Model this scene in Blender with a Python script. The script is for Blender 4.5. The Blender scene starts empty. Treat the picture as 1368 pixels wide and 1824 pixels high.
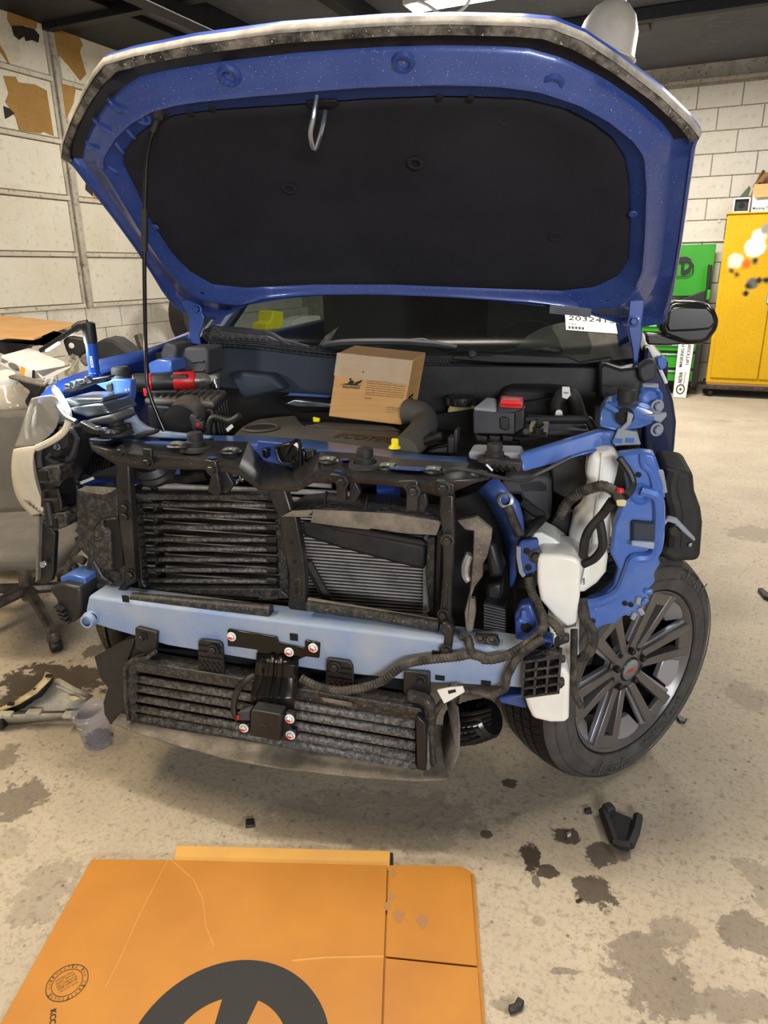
import bpy, bmesh, math, random
from mathutils import Vector, Matrix
random.seed(7)
sc = bpy.context.scene
col = sc.collection
V = Vector
# ---------------------------------------------------------------- camera
F, PITCH, ROLL, H = 1265.0, math.radians(18.86), math.radians(0.8), 1.5
cf = V((0, math.cos(PITCH), -math.sin(PITCH)))
r0 = V((1, 0, 0)); u0 = r0.cross(cf)
cu = math.cos(ROLL) * u0 + math.sin(ROLL) * r0
cr = math.cos(ROLL) * r0 - math.sin(ROLL) * u0
CAM = V((0, 0, H))
cam = bpy.data.cameras.new('camera'); camo = bpy.data.objects.new('camera', cam); col.objects.link(camo)
cam.sensor_fit = 'VERTICAL'; cam.sensor_height = 36.0; cam.lens = 36.0 * F / 1824.0
cam.clip_start = 0.05; cam.clip_end = 100
mw = Matrix((( cr.x, cu.x, -cf.x, CAM.x), (cr.y, cu.y, -cf.y, CAM.y), (cr.z, cu.z, -cf.z, CAM.z), (0, 0, 0, 1)))
camo.matrix_world = mw
sc.camera = camo
# ---------------------------------------------------------------- world, lamps, exposure
sc.view_settings.view_transform = 'Standard'; sc.view_settings.look = 'None'
sc.view_settings.exposure = 0.25; sc.view_settings.gamma = 1.0
sc.view_settings.use_curve_mapping = False
w = bpy.data.worlds.new('world'); sc.world = w; w.use_nodes = True
w.node_tree.nodes['Background'].inputs[0].default_value = (0.75, 0.8, 0.9, 1)
w.node_tree.nodes['Background'].inputs[1].default_value = 0.02
YAW = math.radians(-15); ORG = V((-0.1919, 1.6958, 0))
CARM = Matrix.Translation(ORG) @ Matrix.Rotation(YAW, 4, 'Z')
RYAW = math.radians(-24.4)
ROOMM = Matrix.Rotation(RYAW, 4, 'Z')
UL, VB, ZC, UR, VF = -5.83, 10.07, 3.69, 5.4, -4.6      # room: left, back, ceiling, right, front
def area(name, loc, size, power, colr, target=None, shape='RECTANGLE', sy=None, spread=math.pi):
    l = bpy.data.lights.new(name, 'AREA'); l.energy = power; l.color = colr; l.shape = shape
    l.size = size; l.size_y = sy if sy else size; l.spread = spread
    o = bpy.data.objects.new(name, l); col.objects.link(o); o.location = loc
    d = (V(target) - V(loc)) if target is not None else V((0, 0, -1))
    o.rotation_euler = d.to_track_quat('-Z', 'Y').to_euler()
    return o
warm = (1.0, 0.86, 0.68); neut = (1.0, 0.95, 0.88); cool = (0.93, 0.97, 1.0)
# strip lamps under the shop ceiling, apart from the low near one
area('strip_lamp_over_car', CARM @ V((-0.05, 0.2, 3.6)), 1.3, 108, (1.0, 0.9, 0.76), sy=0.3)
area('fill_lamp_near', (0.9, -3.3, 1.95), 2.2, 160, (0.97, 0.98, 1.0), target=(0.2, 1.9, 0.9), sy=0.5)  # low fill lamp added behind the camera to light the car's front
area('strip_lamp_left', (-2.1, 1.6, 3.5), 0.35, 76, (1.0, 0.82, 0.56), sy=2.0)
area('strip_lamp_right', (3.2, 3.0, 3.5), 0.35, 70, neut, sy=2.4)
area('strip_lamp_rear', (2.3, 7.0, 3.5), 1.8, 215, (1.0, 0.955, 0.87), sy=0.4)
area('strip_lamp_rear_left', (-1.6, 7.0, 3.5), 0.4, 46, (1.0, 0.92, 0.8), sy=2.0)

# ---------------------------------------------------------------- pixel -> place helpers
CROPS = {'A': (0, 740, 4.56), 'B': (200, 760, 3.8), 'C': (480, 760, 3.257), 'D': (820, 780, 3.109), 'E': (120, 1050, 3.42),
         'F': (400, 1080, 2.736), 'G': (880, 1000, 3.257), 'H': (0, 1100, 5.262), 'I': (0, 440, 2.974), 'J': (360, 500, 2.736),
         'K': (740, 500, 2.736), 'L': (1068, 360, 4.56), 'N': (140, 640, 4.275), 'Q': (0, 540, 4.56), 'R': (700, 660, 3.42),
         'X': (0, 0, 1.0)}
def ray(px, py): return cf + (px - 684) / F * cr - (py - 912) / F * cu
def px_of(c, x, y): o = CROPS[c]; return o[0] + x / o[2], o[1] + y / o[2]
CI = CARM.inverted(); CL = CI @ CAM; CR3 = CI.to_3x3()
def P(px, py, y=None, z=None, x=None):
    "photo pixel -> car coordinates on the plane y (or z, or x) = const"
    d = CR3 @ ray(px, py)
    i, v = (1, y) if y is not None else (2, z) if z is not None else (0, x)
    return CL + d * ((v - CL[i]) / d[i])
def PP(c, pts, y=None, z=None, x=None):
    out = []
    for p in pts:
        a, b = px_of(c, p[0], p[1])
        out.append(P(a, b, y=p[2]) if len(p) > 2 else P(a, b, y=y, z=z, x=x))
    return out
def PW(px, py, z=0.0):
    d = ray(px, py); return CAM + d * ((z - H) / d.z)
RI = ROOMM.inverted()
def PR(px, py, u=None, v=None):
    "photo pixel -> room coordinates on the plane u or v = const"
    c = RI @ CAM; d = RI.to_3x3() @ ray(px, py)
    t = (u - c.x) / d.x if u is not None else (v - c.y) / d.y
    return c + d * t
# ---------------------------------------------------------------- materials
def lin(h):
    h = h.lstrip('#'); out = []
    for i in (0, 2, 4):
        c = int(h[i:i + 2], 16) / 255; out.append(c / 12.92 if c <= 0.04045 else ((c + 0.055) / 1.055) ** 2.4)
    return (*out, 1)
MATS = {}
def mat(name, c, r=0.5, m=0.0, dust=None, ds=9.0, lo=0.45, hi=0.7, speck=None, ss=220, st=0.66, bump=0.0, bs=80, coat=0.0,
        trans=0.0, emis=0.0, alpha=1.0, spec=0.5, sss=0.0, stretch=None, dr=None):
    M = bpy.data.materials.new(name); M.use_nodes = True; nt = M.node_tree; N = nt.nodes; L = nt.links
    b = N['Principled BSDF']; cc = lin(c) if isinstance(c, str) else c
    b.inputs['Base Color'].default_value = cc; b.inputs['Roughness'].default_value = r; b.inputs['Metallic'].default_value = m
    b.inputs['Coat Weight'].default_value = coat; b.inputs['Coat Roughness'].default_value = 0.08
    b.inputs['Transmission Weight'].default_value = trans; b.inputs['Alpha'].default_value = alpha
    b.inputs['Specular IOR Level'].default_value = spec
    if sss: b.inputs['Subsurface Weight'].default_value = sss; b.inputs['Subsurface Radius'].default_value = (.03, .03, .025)
    if emis: b.inputs['Emission Color'].default_value = cc; b.inputs['Emission Strength'].default_value = emis
    tc = N.new('ShaderNodeTexCoord'); vec = tc.outputs['Object']
    if stretch:
        mp = N.new('ShaderNodeMapping'); mp.inputs['Scale'].default_value = stretch; L.new(vec, mp.inputs[0]); vec = mp.outputs[0]
    cur = None
    def noise(s, d=5):
        n = N.new('ShaderNodeTexNoise'); n.inputs['Scale'].default_value = s; n.inputs['Detail'].default_value = d
        n.inputs['Roughness'].default_value = 0.62; L.new(vec, n.inputs['Vector']); return n.outputs['Fac']
    def ramp(f, a, bb):
        q = N.new('ShaderNodeMapRange'); q.inputs['From Min'].default_value = a; q.inputs['From Max'].default_value = bb; L.new(f, q.inputs['Value']); return q.outputs['Result']
    def mix(fac, col_in, c2):
        x = N.new('ShaderNodeMix'); x.data_type = 'RGBA'; L.new(fac, x.inputs['Factor'])
        if col_in is None: x.inputs[6].default_value = cc
        else: L.new(col_in, x.inputs[6])
        x.inputs[7].default_value = lin(c2) if isinstance(c2, str) else c2
        return x.outputs[2]
    if dust:
        f1 = ramp(noise(ds), lo, hi); cur = mix(f1, cur, dust)
        if dr is not None:
            q = N.new('ShaderNodeMapRange'); q.inputs['To Min'].default_value = r; q.inputs['To Max'].default_value = dr; L.new(f1, q.inputs['Value']); L.new(q.outputs[0], b.inputs['Roughness'])
    if speck: cur = mix(ramp(noise(ss, 2), st, st + 0.04), cur, speck)
    if cur is not None: L.new(cur, b.inputs['Base Color'])
    if bump:
        bp = N.new('ShaderNodeBump'); bp.inputs['Strength'].default_value = bump; bp.inputs['Distance'].default_value = 0.004
        L.new(noise(bs, 4), bp.inputs['Height']); L.new(bp.outputs[0], b.inputs['Normal'])
    MATS[name] = M
    return M
mat('blue_paint', '#24439a', .32, .3, dust='#3c5590', ds=5, lo=.5, hi=.9, coat=.6)
mat('blue_inner', '#2f4a92', .42, .15, dust='#435c9a', ds=7, lo=.45, hi=.8, speck='#7d8fb8', ss=160, st=.7, coat=.2)
mat('blue_hood', '#344b92', .34, .15, dust='#475d9e', ds=4, lo=.4, hi=.8, speck='#a0abc6', ss=240, st=.67, coat=.4)
mat('blue_pale', '#7e97c2', .5, .0, dust='#a6aeb5', ds=4, lo=.38, hi=.7, speck='#b0b2b0', ss=190, st=.68, bump=.05)
mat('blue_mid', '#456bbb', .28, .1, dust='#6683ba', ds=7, lo=.48, hi=.8, speck='#93a0b4', ss=180, st=.7, coat=.3)
mat('navy_paint', '#131f45', .3, .3, coat=.5)
mat('plastic', '#1a1b1e', .45, 0, dust='#302f2e', ds=10, lo=.45, hi=.8, speck='#5e5a52', ss=240, st=.7, bump=.08, bs=300)
mat('plastic_gloss', '#0c0d10', .25, 0, dust='#24221f', ds=8, lo=.5, hi=.85, speck='#6b675f', ss=210, st=.72)
mat('slat_dusty', '#3b3b3a', .5, 0, dust='#7f7b75', ds=85, lo=.42, hi=.7, speck='#b5b0a6', ss=260, st=.64, bump=.1, bs=200)
mat('plastic_dusty', '#232324', .5, 0, dust='#56524d', ds=60, lo=.46, hi=.76, speck='#9c978e', ss=250, st=.655, bump=.12, bs=200)
mat('plastic_tan', '#565048', .75, 0, dust='#8a8275', ds=12, lo=.35, hi=.7, speck='#9b9282', ss=180, st=.65, bump=.15, bs=150)
mat('plastic_grey', '#33333a', .6, 0, dust='#45454a', ds=8, lo=.4, hi=.8)
mat('plastic_slate', '#26303f', .6, 0, dust='#1d2633', ds=5, lo=.4, hi=.8, speck='#6b6f75', ss=150, st=.73)
mat('engine_cover', '#4b4945', .6, 0, dust='#5e5a54', ds=6, lo=.4, hi=.8, speck='#7a756a', ss=240, st=.7, bump=.08, bs=400)
mat('bracket_steel', '#2b2b2c', .34, .4, dust='#484643', ds=6, lo=.42, hi=.75, speck='#8c8478', ss=230, st=.68, bump=.05)
mat('steel_gloss', '#191817', .2, .35, dust='#252321', ds=5, lo=.45, hi=.8)
mat('felt', '#2a2a30', .95, 0, dust='#33333a', ds=4, lo=.4, hi=.8, speck='#5b5b5e', ss=60, st=.79, bump=.2, bs=500, spec=.1)
mat('rubber', '#1c1c1e', .66, 0, dust='#302e2b', ds=12, lo=.45, hi=.8, bump=.06, bs=200)
mat('tire_side', '#3a3a3b', .75, 0, dust='#4f4e4c', ds=14, lo=.4, hi=.7, bump=.08, bs=250)
mat('tire_tread', '#121214', .4, 0, dust='#1c1b1a', ds=16, lo=.5, hi=.8)
mat('wheel_face', '#6c6a6a', .33, .5, dust='#575555', ds=9, lo=.45, hi=.8)
mat('wheel_dark', '#1d1d1f', .4, .5)
mat('wheel_bright', '#9a9ca3', .3, .6)
mat('chrome', '#c8cacc', .18, 1)
mat('nut_steel', '#b7c0b8', .35, .8)
mat('alu_core', '#c4c1bd', .42, .3, dust='#8a8682', ds=14, lo=.45, hi=.75)
mat('alu_dark', '#1f1d1c', .6, .3, dust='#3d3a37', ds=18, lo=.45, hi=.75)
mat('white_tank', '#edeeea', .4, 0, dust='#d8d4c4', ds=4, lo=.4, hi=.8, speck='#8c887e', ss=120, st=.75, sss=.15)
mat('tank_yellow', '#cfc795', .4, 0, dust='#b7ac6a', ds=6, sss=.1)
mat('white_paper', '#e6e6e4', .6)
mat('ink', '#1b1a1b', .7)
mat('ink_faint', '#6f6a64', .7)
mat('red_plastic', '#c4232b', .35, 0, dust='#8f1c22', ds=14, lo=.5, hi=.8)
mat('red_light', '#e5342f', .35)
mat('yellow_plastic', '#f2dd10', .4)
mat('wire_loom', '#1d1c1b', .7, 0, dust='#5d564c', ds=30, lo=.42, hi=.7, bump=.2, bs=300)
mat('cable', '#121213', .5, 0, dust='#2b2a28', ds=25)
mat('headlight_dust', '#b9b3a4', .55, 0, dust='#d8cfba', ds=7, lo=.35, hi=.7, speck='#8d8679', ss=150, st=.67)
mat('headlight_lens', '#54585b', .12, .1, dust='#8f8b82', ds=9, lo=.4, hi=.75, coat=.8)
mat('chrome_soft', '#aebccb', .25, .9, dust='#6f7c8c', ds=6, lo=.45, hi=.75)
mat('label_grey', '#8c939e', .5)
mat('seal_dirty', '#2b2926', .88, 0, dust='#8a8277', ds=22, lo=.4, hi=.68, speck='#b5ada0', ss=120, st=.66, bump=.3, bs=120)
mat('seal_white', '#6f6a63', .85, 0, dust='#b3ada2', ds=10, lo=.35, hi=.65, bump=.2, bs=90)
mat('seal_black', '#0e0e10', .5, 0, dust='#2a2927', ds=9, lo=.5, hi=.85)
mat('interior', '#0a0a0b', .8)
mat('seat_cloth', '#1a1b1d', .9)
# glass with real transmission for rays of every kind
def glass_mat(name, tint=(.85, .9, .9, 1), refl=.06, film=None, rough=.12):
    M = bpy.data.materials.new(name); M.use_nodes = True; N = M.node_tree.nodes; L = M.node_tree.links
    N.remove(N['Principled BSDF']); out = N['Material Output']
    t = N.new('ShaderNodeBsdfTransparent'); t.inputs[0].default_value = tint
    g = N.new('ShaderNodeBsdfGlossy'); g.inputs['Roughness'].default_value = rough
    lw = N.new('ShaderNodeLayerWeight'); lw.inputs[0].default_value = .5; pw = N.new('ShaderNodeMath'); pw.operation = 'POWER'; pw.inputs[1].default_value = 4.0; L.new(lw.outputs['Facing'], pw.inputs[0]); fr = N.new('ShaderNodeMath'); fr.operation = 'MULTIPLY_ADD'; fr.inputs[1].default_value = .22; fr.inputs[2].default_value = refl * .6; L.new(pw.outputs[0], fr.inputs[0])
    mx = N.new('ShaderNodeMixShader'); L.new(fr.outputs[0], mx.inputs[0]); L.new(t.outputs[0], mx.inputs[1]); L.new(g.outputs[0], mx.inputs[2])
    res = mx.outputs[0]
    if film:
        d = N.new('ShaderNodeBsdfDiffuse'); d.inputs[0].default_value = lin(film[0])
        n = N.new('ShaderNodeTexNoise'); n.inputs['Scale'].default_value = film[2]; n.inputs['Detail'].default_value = 6
        tc = N.new('ShaderNodeTexCoord'); L.new(tc.outputs['Object'], n.inputs['Vector'])
        q = N.new('ShaderNodeMapRange'); q.inputs['From Min'].default_value = .3; q.inputs['From Max'].default_value = .75
        q.inputs['To Min'].default_value = film[1] * .6; q.inputs['To Max'].default_value = film[1]; L.new(n.outputs[0], q.inputs[0])
        m2 = N.new('ShaderNodeMixShader'); L.new(q.outputs[0], m2.inputs[0]); L.new(res, m2.inputs[1]); L.new(d.outputs[0], m2.inputs[2]); res = m2.outputs[0]
    L.new(res, out.inputs['Surface']); MATS[name] = M
glass_mat('windscreen', (.62, .66, .66, 1), refl=.02, film=('#6d6c68', .012, 9), rough=.2)
glass_mat('side_glass', (.8, .84, .82, 1))
glass_mat('dust_film', (.5, .5, .5, 1), film=('#78756e', .5, 14))
glass_mat('cup_plastic', (.93, .93, .95, 1), film=('#d5d0da', .17, 20))
glass_mat('lens_clear', (.9, .9, .9, 1), refl=.15, film=('#a9a59b', .5, 16))
glass_mat('clear_tape', (.97, .95, .9, 1), film=('#efe4d2', .26, 30))  # film whitened to stand in for glints on the tape
glass_mat('plastic_bag', (.9, .88, .82, 1), film=('#cfc8ba', .4, 12))
# ---------------------------------------------------------------- mesh builder
class MB:
    def __init__(s): s.v = []; s.f = []
    def add(s, vs, fs):
        o = len(s.v); s.v += [V(p) for p in vs]; s.f += [tuple(i + o for i in f) for f in fs]; return s
    def box(s, c, d, R=None):
        hx, hy, hz = d[0] / 2, d[1] / 2, d[2] / 2; R = R or Matrix.Identity(3); c = V(c)
        vs = [c + R @ V((sx * hx, sy * hy, sz * hz)) for sz in (-1, 1) for sy in (-1, 1) for sx in (-1, 1)]
        return s.add(vs, [(0, 2, 3, 1), (4, 5, 7, 6), (0, 1, 5, 4), (2, 6, 7, 3), (0, 4, 6, 2), (1, 3, 7, 5)])
    def prism(s, pts, d):
        pts = [V(p) for p in pts]; n = len(pts); d = V(d)
        nm = V((0, 0, 0))
        for i in range(n): nm += pts[i].cross(pts[(i + 1) % n])
        if nm.dot(d) > 0: pts.reverse()
        return s.add(pts + [p + d for p in pts], [tuple(range(n)), tuple(range(2 * n - 1, n - 1, -1))] +
                     [(i, i + n, (i + 1) % n + n, (i + 1) % n) for i in range(n)])
    def tube(s, path, r, n=8, caps=True):
        path = [V(p) for p in path]; k = len(path); rs = r if isinstance(r, (list, tuple)) else [r] * k
        t0 = (path[1] - path[0]).normalized(); a = t0.orthogonal().normalized(); vs = []; fs = []
        for i in range(k):
            t = (path[min(i + 1, k - 1)] - path[max(i - 1, 0)]).normalized()
            a = (a - t * a.dot(t)); a = a.normalized() if a.length > 1e-6 else t.orthogonal().normalized(); b = t.cross(a)
            vs += [path[i] + rs[i] * (math.cos(q) * a + math.sin(q) * b) for q in [2 * math.pi * j / n for j in range(n)]]
        for i in range(k - 1):
            for j in range(n): fs.append((i * n + j, i * n + (j + 1) % n, (i + 1) * n + (j + 1) % n, (i + 1) * n + j))
        if caps: fs += [tuple(range(n - 1, -1, -1)), tuple(range((k - 1) * n, k * n))]
        return s.add(vs, fs)
    def lathe(s, prof, n=20, M=None, a0=0, a1=2 * math.pi):
        "profile of (r, h) turned about local z"
        M = M or Matrix.Identity(4); full = abs(a1 - a0 - 2 * math.pi) < 1e-5; m = n if full else n + 1; vs = []; fs = []
        for r, h in prof:
            for j in range(m):
                q = a0 + (a1 - a0) * j / n; vs.append(M @ V((r * math.cos(q), r * math.sin(q), h)))
        for i in range(len(prof) - 1):
            for j in range(n):
                j2 = (j + 1) % m; fs.append((i * m + j, i * m + j2, (i + 1) * m + j2, (i + 1) * m + j))
        return s.add(vs, fs)
    def grid(s, rows):
        m = len(rows[0]); vs = [p for r in rows for p in r]; fs = []
        for i in range(len(rows) - 1):
            for j in range(m - 1): fs.append((i * m + j, i * m + j + 1, (i + 1) * m + j + 1, (i + 1) * m + j))
        return s.add(vs, fs)
    def build(s, name, m, parent=None, bev=0.0, off=None, smooth=38, solid=0.0, seg=2, sub=0, M=None):
        me = bpy.data.meshes.new(name); vs = s.v
        if M is not None: vs = [M @ p for p in vs]
        if off is not None: vs = [p - V(off) for p in vs]
        me.from_pydata([tuple(p) for p in vs], [], s.f)
        bm = bmesh.new(); bm.from_mesh(me)
        bmesh.ops.recalc_face_normals(bm, faces=bm.faces); bm.to_mesh(me); bm.free()
        me.materials.append(MATS[m] if isinstance(m, str) else m)
        if smooth: me.shade_smooth(); me.set_sharp_from_angle(angle=math.radians(smooth))
        o = bpy.data.objects.new(name, me); col.objects.link(o)
        if parent is not None: o.parent = parent
        if solid:
            q = o.modifiers.new('solid', 'SOLIDIFY'); q.thickness = solid; q.offset = 0
        if sub:
            q = o.modifiers.new('sub', 'SUBSURF'); q.levels = sub; q.render_levels = sub
        if bev:
            q = o.modifiers.new('bevel', 'BEVEL'); q.width = bev; q.segments = seg; q.limit_method = 'ANGLE'; q.angle_limit = math.radians(35)
        return o
def tag(o, label=None, cat=None, group=None, kind=None):
    if label: o['label'] = label
    if cat: o['category'] = cat
    if group: o['group'] = group
    if kind: o['kind'] = kind
    return o
def empty(name, M=None, label=None, cat=None, group=None, parent=None):
    o = bpy.data.objects.new(name, None); col.objects.link(o); o.empty_display_size = .05
    if parent is not None: o.parent = parent
    if M is not None: o.matrix_local = M
    return tag(o, label, cat, group)
def arc(c, r, a0, a1, n): return [(c[0] + r * math.cos(a0 + (a1 - a0) * i / n), c[1] + r * math.sin(a0 + (a1 - a0) * i / n)) for i in range(n + 1)]
def catmull(pts, k=5):
    pts = [V(p) for p in pts]; out = []
    for i in range(len(pts) - 1):
        a = pts[max(i - 1, 0)]; b = pts[i]; c = pts[i + 1]; d = pts[min(i + 2, len(pts) - 1)]
        for j in range(k):
            t = j / k
            out.append(.5 * ((2 * b) + (c - a) * t + (2 * a - 5 * b + 4 * c - d) * t * t + (-a + 3 * b - 3 * c + d) * t ** 3))
    return out + [pts[-1]]
def axis_M(c, ax):
    "matrix whose local z runs along ax, at c"
    q = V(ax).to_track_quat('Z', 'Y').to_matrix().to_4x4(); return Matrix.Translation(c) @ q
def plate(name, c, pts, y, t, m, parent, bev=.002, d=None):
    return MB().prism(PP(c, pts, y=y), d or (0, t, 0)).build(name, m, parent, bev=bev)
def text(name, body, m, p0, p1, up, parent=None, ext=.0006, hs=None, off=None, bold=0.0, align=None, shear=0):
    "flat lettering from baseline point p0 to p1"
    cu_ = bpy.data.curves.new(name, 'FONT'); cu_.body = body; cu_.size = 1; cu_.extrude = 0.0; cu_.offset = bold; cu_.resolution_u = 2; cu_.shear = shear
    if align: cu_.align_x = align
    o = bpy.data.objects.new(name, cu_); col.objects.link(o)
    bpy.context.view_layer.update()
    me = bpy.data.meshes.new_from_object(o.evaluated_get(bpy.context.evaluated_depsgraph_get()))
    bpy.data.objects.remove(o); bpy.data.curves.remove(cu_)
    xs = [v.co.x for v in me.vertices]; ys = [v.co.y for v in me.vertices]; x0, x1 = min(xs), max(xs); y0 = min(ys)
    p0, p1 = V(p0), V(p1); X = p1 - p0; s = X.length / (x1 - x0); X.normalize(); up = V(up); up = (up - X * up.dot(X)).normalized()
    Z = X.cross(up); k = s * (hs or 1.0)
    for v in me.vertices: v.co = p0 + X * ((v.co.x - x0) * s) + up * ((v.co.y - y0) * k) + Z * ext - (V(off) if off is not None else V((0, 0, 0)))
    me.materials.append(MATS[m]); me.name = name
    q = bpy.data.objects.new(name, me); col.objects.link(q)
    if parent is not None: q.parent = parent
    return q
def copy_of(o, M, parent):
    c = o.copy(); col.objects.link(c); c.parent = parent; c.matrix_parent_inverse = Matrix.Identity(4); c.matrix_local = M; return c
# ---------------------------------------------------------------- room shell
def surface_mat(name, base, c2, c3, sc1, sc2, rough=.85, bump=.25, dark=None):
    M = bpy.data.materials.new(name); M.use_nodes = True; N = M.node_tree.nodes; L = M.node_tree.links; b = N['Principled BSDF']
    b.inputs['Roughness'].default_value = rough; b.inputs['Specular IOR Level'].default_value = .25
    tc = N.new('ShaderNodeTexCoord')
    def noise(s, d=6, rg=.6):
        n = N.new('ShaderNodeTexNoise'); n.inputs['Scale'].default_value = s; n.inputs['Detail'].default_value = d; n.inputs['Roughness'].default_value = rg
        L.new(tc.outputs['Object'], n.inputs['Vector']); return n.outputs['Fac']
    def rmp(f, a, c, t0=0, t1=1):
        q = N.new('ShaderNodeMapRange'); q.inputs['From Min'].default_value = a; q.inputs['From Max'].default_value = c
        q.inputs['To Min'].default_value = t0; q.inputs['To Max'].default_value = t1; L.new(f, q.inputs[0]); return q.outputs[0]
    def mix(f, a, c):
        x = N.new('ShaderNodeMix'); x.data_type = 'RGBA'; L.new(f, x.inputs[0])
        for i, q in ((6, a), (7, c)):
            if isinstance(q, str): x.inputs[i].default_value = lin(q)
            else: L.new(q, x.inputs[i])
        return x.outputs[2]
    n1 = noise(sc1); n2 = noise(sc2, 4)
    cur = mix(rmp(n1, .35, .68), base, c2); cur = mix(rmp(n2, .56, .7), cur, c3)
    if dark: cur = mix(rmp(noise(sc1 * .45, 8, .7), .6, .72), cur, dark)
    bp = N.new('ShaderNodeBump'); bp.inputs['Strength'].default_value = bump; bp.inputs['Distance'].default_value = .006
    L.new(n2, bp.inputs['Height']); L.new(bp.outputs[0], b.inputs['Normal'])
    MATS[name] = M; return M, N, L, b, cur, tc, noise, rmp, mix
def finish(t): t[2].new(t[4], t[3].inputs['Base Color'])
finish(surface_mat('block_paint', '#d6d1c6', '#cac4b7', '#b9b2a3', 2.5, 22, .75, .3))
finish(surface_mat('mortar_paint', '#b9b3a6', '#9c968a', '#6d675d', 5, 30))
finish(surface_mat('panel_paint', '#dad5c6', '#d0c8b5', '#c3b9a3', 1.6, 18, .6, .12, '#b5a98f'))
finish(surface_mat('rail_paint', '#cfc8b8', '#bdb5a4', '#8f8676', 3, 26, .65, .3))
finish(surface_mat('post_metal', '#b9b2a4', '#9d9587', '#6f675b', 4, 25, .55, .2))
finish(surface_mat('bare_board', '#a8834a', '#977440', '#8a6a3a', 3, 40, .85, .1))
finish(surface_mat('bare_orange', '#c98a2b', '#b97c24', '#a86c1e', 5, 40, .85, .1))
finish(surface_mat('soot', '#2d2823', '#3c352d', '#1d1a17', 9, 40))
finish(surface_mat('ceiling_dark', '#5c5f68', '#52555d', '#666972', 1.5, 12, .7, .1))
finish(surface_mat('beam_dark', '#202226', '#191b1e', '#2b2d30', 2, 20, .55, .1))
# concrete: mottled, pitted, with shade painted before the bumper, and oil and water stains lying where the photo has them
t = surface_mat('concrete', '#b3a793', '#a29684', '#8c8173', 2.2, 38, .82, .35, '#91836e')
M, N, L, b, cur, tc, noise, rmp, mix = t
vo = N.new('ShaderNodeTexVoronoi'); vo.inputs['Scale'].default_value = 26; L.new(tc.outputs['Object'], vo.inputs['Vector'])
pit = rmp(vo.outputs['Distance'], .17, .1); pn = rmp(noise(9), .5, .6)
mm = N.new('ShaderNodeMath'); mm.operation = 'MULTIPLY'; L.new(pit, mm.inputs[0]); L.new(pn, mm.inputs[1])
cur = mix(mm.outputs[0], cur, '#6f665b')
v2 = N.new('ShaderNodeTexVoronoi'); v2.inputs['Scale'].default_value = 75; L.new(tc.outputs['Object'], v2.inputs['Vector'])
m3 = N.new('ShaderNodeMath'); m3.operation = 'MULTIPLY'; L.new(rmp(v2.outputs['Distance'], .2, .12), m3.inputs[0]); L.new(rmp(noise(5), .46, .6), m3.inputs[1])
cur = mix(m3.outputs[0], cur, '#80766a')
cur = mix(rmp(noise(70, 5, .75), .5, .66, 0, .55), cur, '#857662')
STAINS_AND_SHADE = [  # centre pixel, half-width px, half-height px, strength
    (95, 1215, 110, 34, .9), (20, 1262, 80, 26, .85), (165, 1160, 22, 12, .7), (30, 1425, 50, 34, .6), (8, 1350, 30, 20, .5),
    (945, 1530, 18, 26, .95), (975, 1552, 24, 14, .9), (1070, 1524, 30, 22, .85), (1100, 1522, 26, 14, .7), (1058, 1588, 40, 32, .85), (1013, 1492, 32, 15, .9),
    (1048, 1446, 9, 7, .9), (868, 1486, 12, 8, .8), (906, 1395, 16, 9, .85), (955, 1570, 9, 12, .7), (1150, 1710, 75, 60, .5), (1180, 1770, 70, 50, .5),
    (1330, 1660, 60, 38, .55), (1195, 1660, 46, 30, .35), (1290, 1790, 90, 30, .4), (1360, 1570, 40, 40, .3), (1330, 1240, 40, 26, .25), (1345, 950, 60, 14, .3),
    (1000, 1730, 40, 8, .5), (80, 1590, 60, 60, .25), (20, 1500, 40, 30, .2), (900, 1790, 30, 16, .4), (960, 1640, 12, 10, .3), (120, 1010, 120, 40, .4), (660, 1460, 240, 60, .25)]  # last entry paints the car's shadow ahead of the bumper into the floor
geo = N.new('ShaderNodeNewGeometry')
nz = N.new('ShaderNodeTexNoise'); nz.inputs['Scale'].default_value = 16; nz.inputs['Detail'].default_value = 5; nz.inputs['Roughness'].default_value = .7; L.new(geo.outputs['Position'], nz.inputs['Vector'])
nsub = N.new('ShaderNodeMath'); nsub.operation = 'MULTIPLY_ADD'; nsub.inputs[1].default_value = 2.6; nsub.inputs[2].default_value = -1.3; L.new(nz.outputs['Fac'], nsub.inputs[0])
acc = None
for (x, y, hw, hh, s) in STAINS_AND_SHADE:
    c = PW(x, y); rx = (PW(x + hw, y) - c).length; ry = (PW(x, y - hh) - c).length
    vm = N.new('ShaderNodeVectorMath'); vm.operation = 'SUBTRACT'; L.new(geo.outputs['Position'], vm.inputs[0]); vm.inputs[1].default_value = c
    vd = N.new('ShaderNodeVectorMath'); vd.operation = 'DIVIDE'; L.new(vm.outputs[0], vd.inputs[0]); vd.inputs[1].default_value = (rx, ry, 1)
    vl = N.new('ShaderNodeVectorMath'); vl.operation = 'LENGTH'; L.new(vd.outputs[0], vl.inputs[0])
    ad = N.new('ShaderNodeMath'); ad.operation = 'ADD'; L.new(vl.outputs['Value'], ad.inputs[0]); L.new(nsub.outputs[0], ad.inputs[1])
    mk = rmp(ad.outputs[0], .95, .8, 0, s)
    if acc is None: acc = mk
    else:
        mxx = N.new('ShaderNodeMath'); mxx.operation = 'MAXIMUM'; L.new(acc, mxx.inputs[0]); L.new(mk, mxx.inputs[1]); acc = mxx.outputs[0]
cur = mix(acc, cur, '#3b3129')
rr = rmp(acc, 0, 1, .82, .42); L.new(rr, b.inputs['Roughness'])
L.new(cur, b.inputs['Base Color'])
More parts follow.
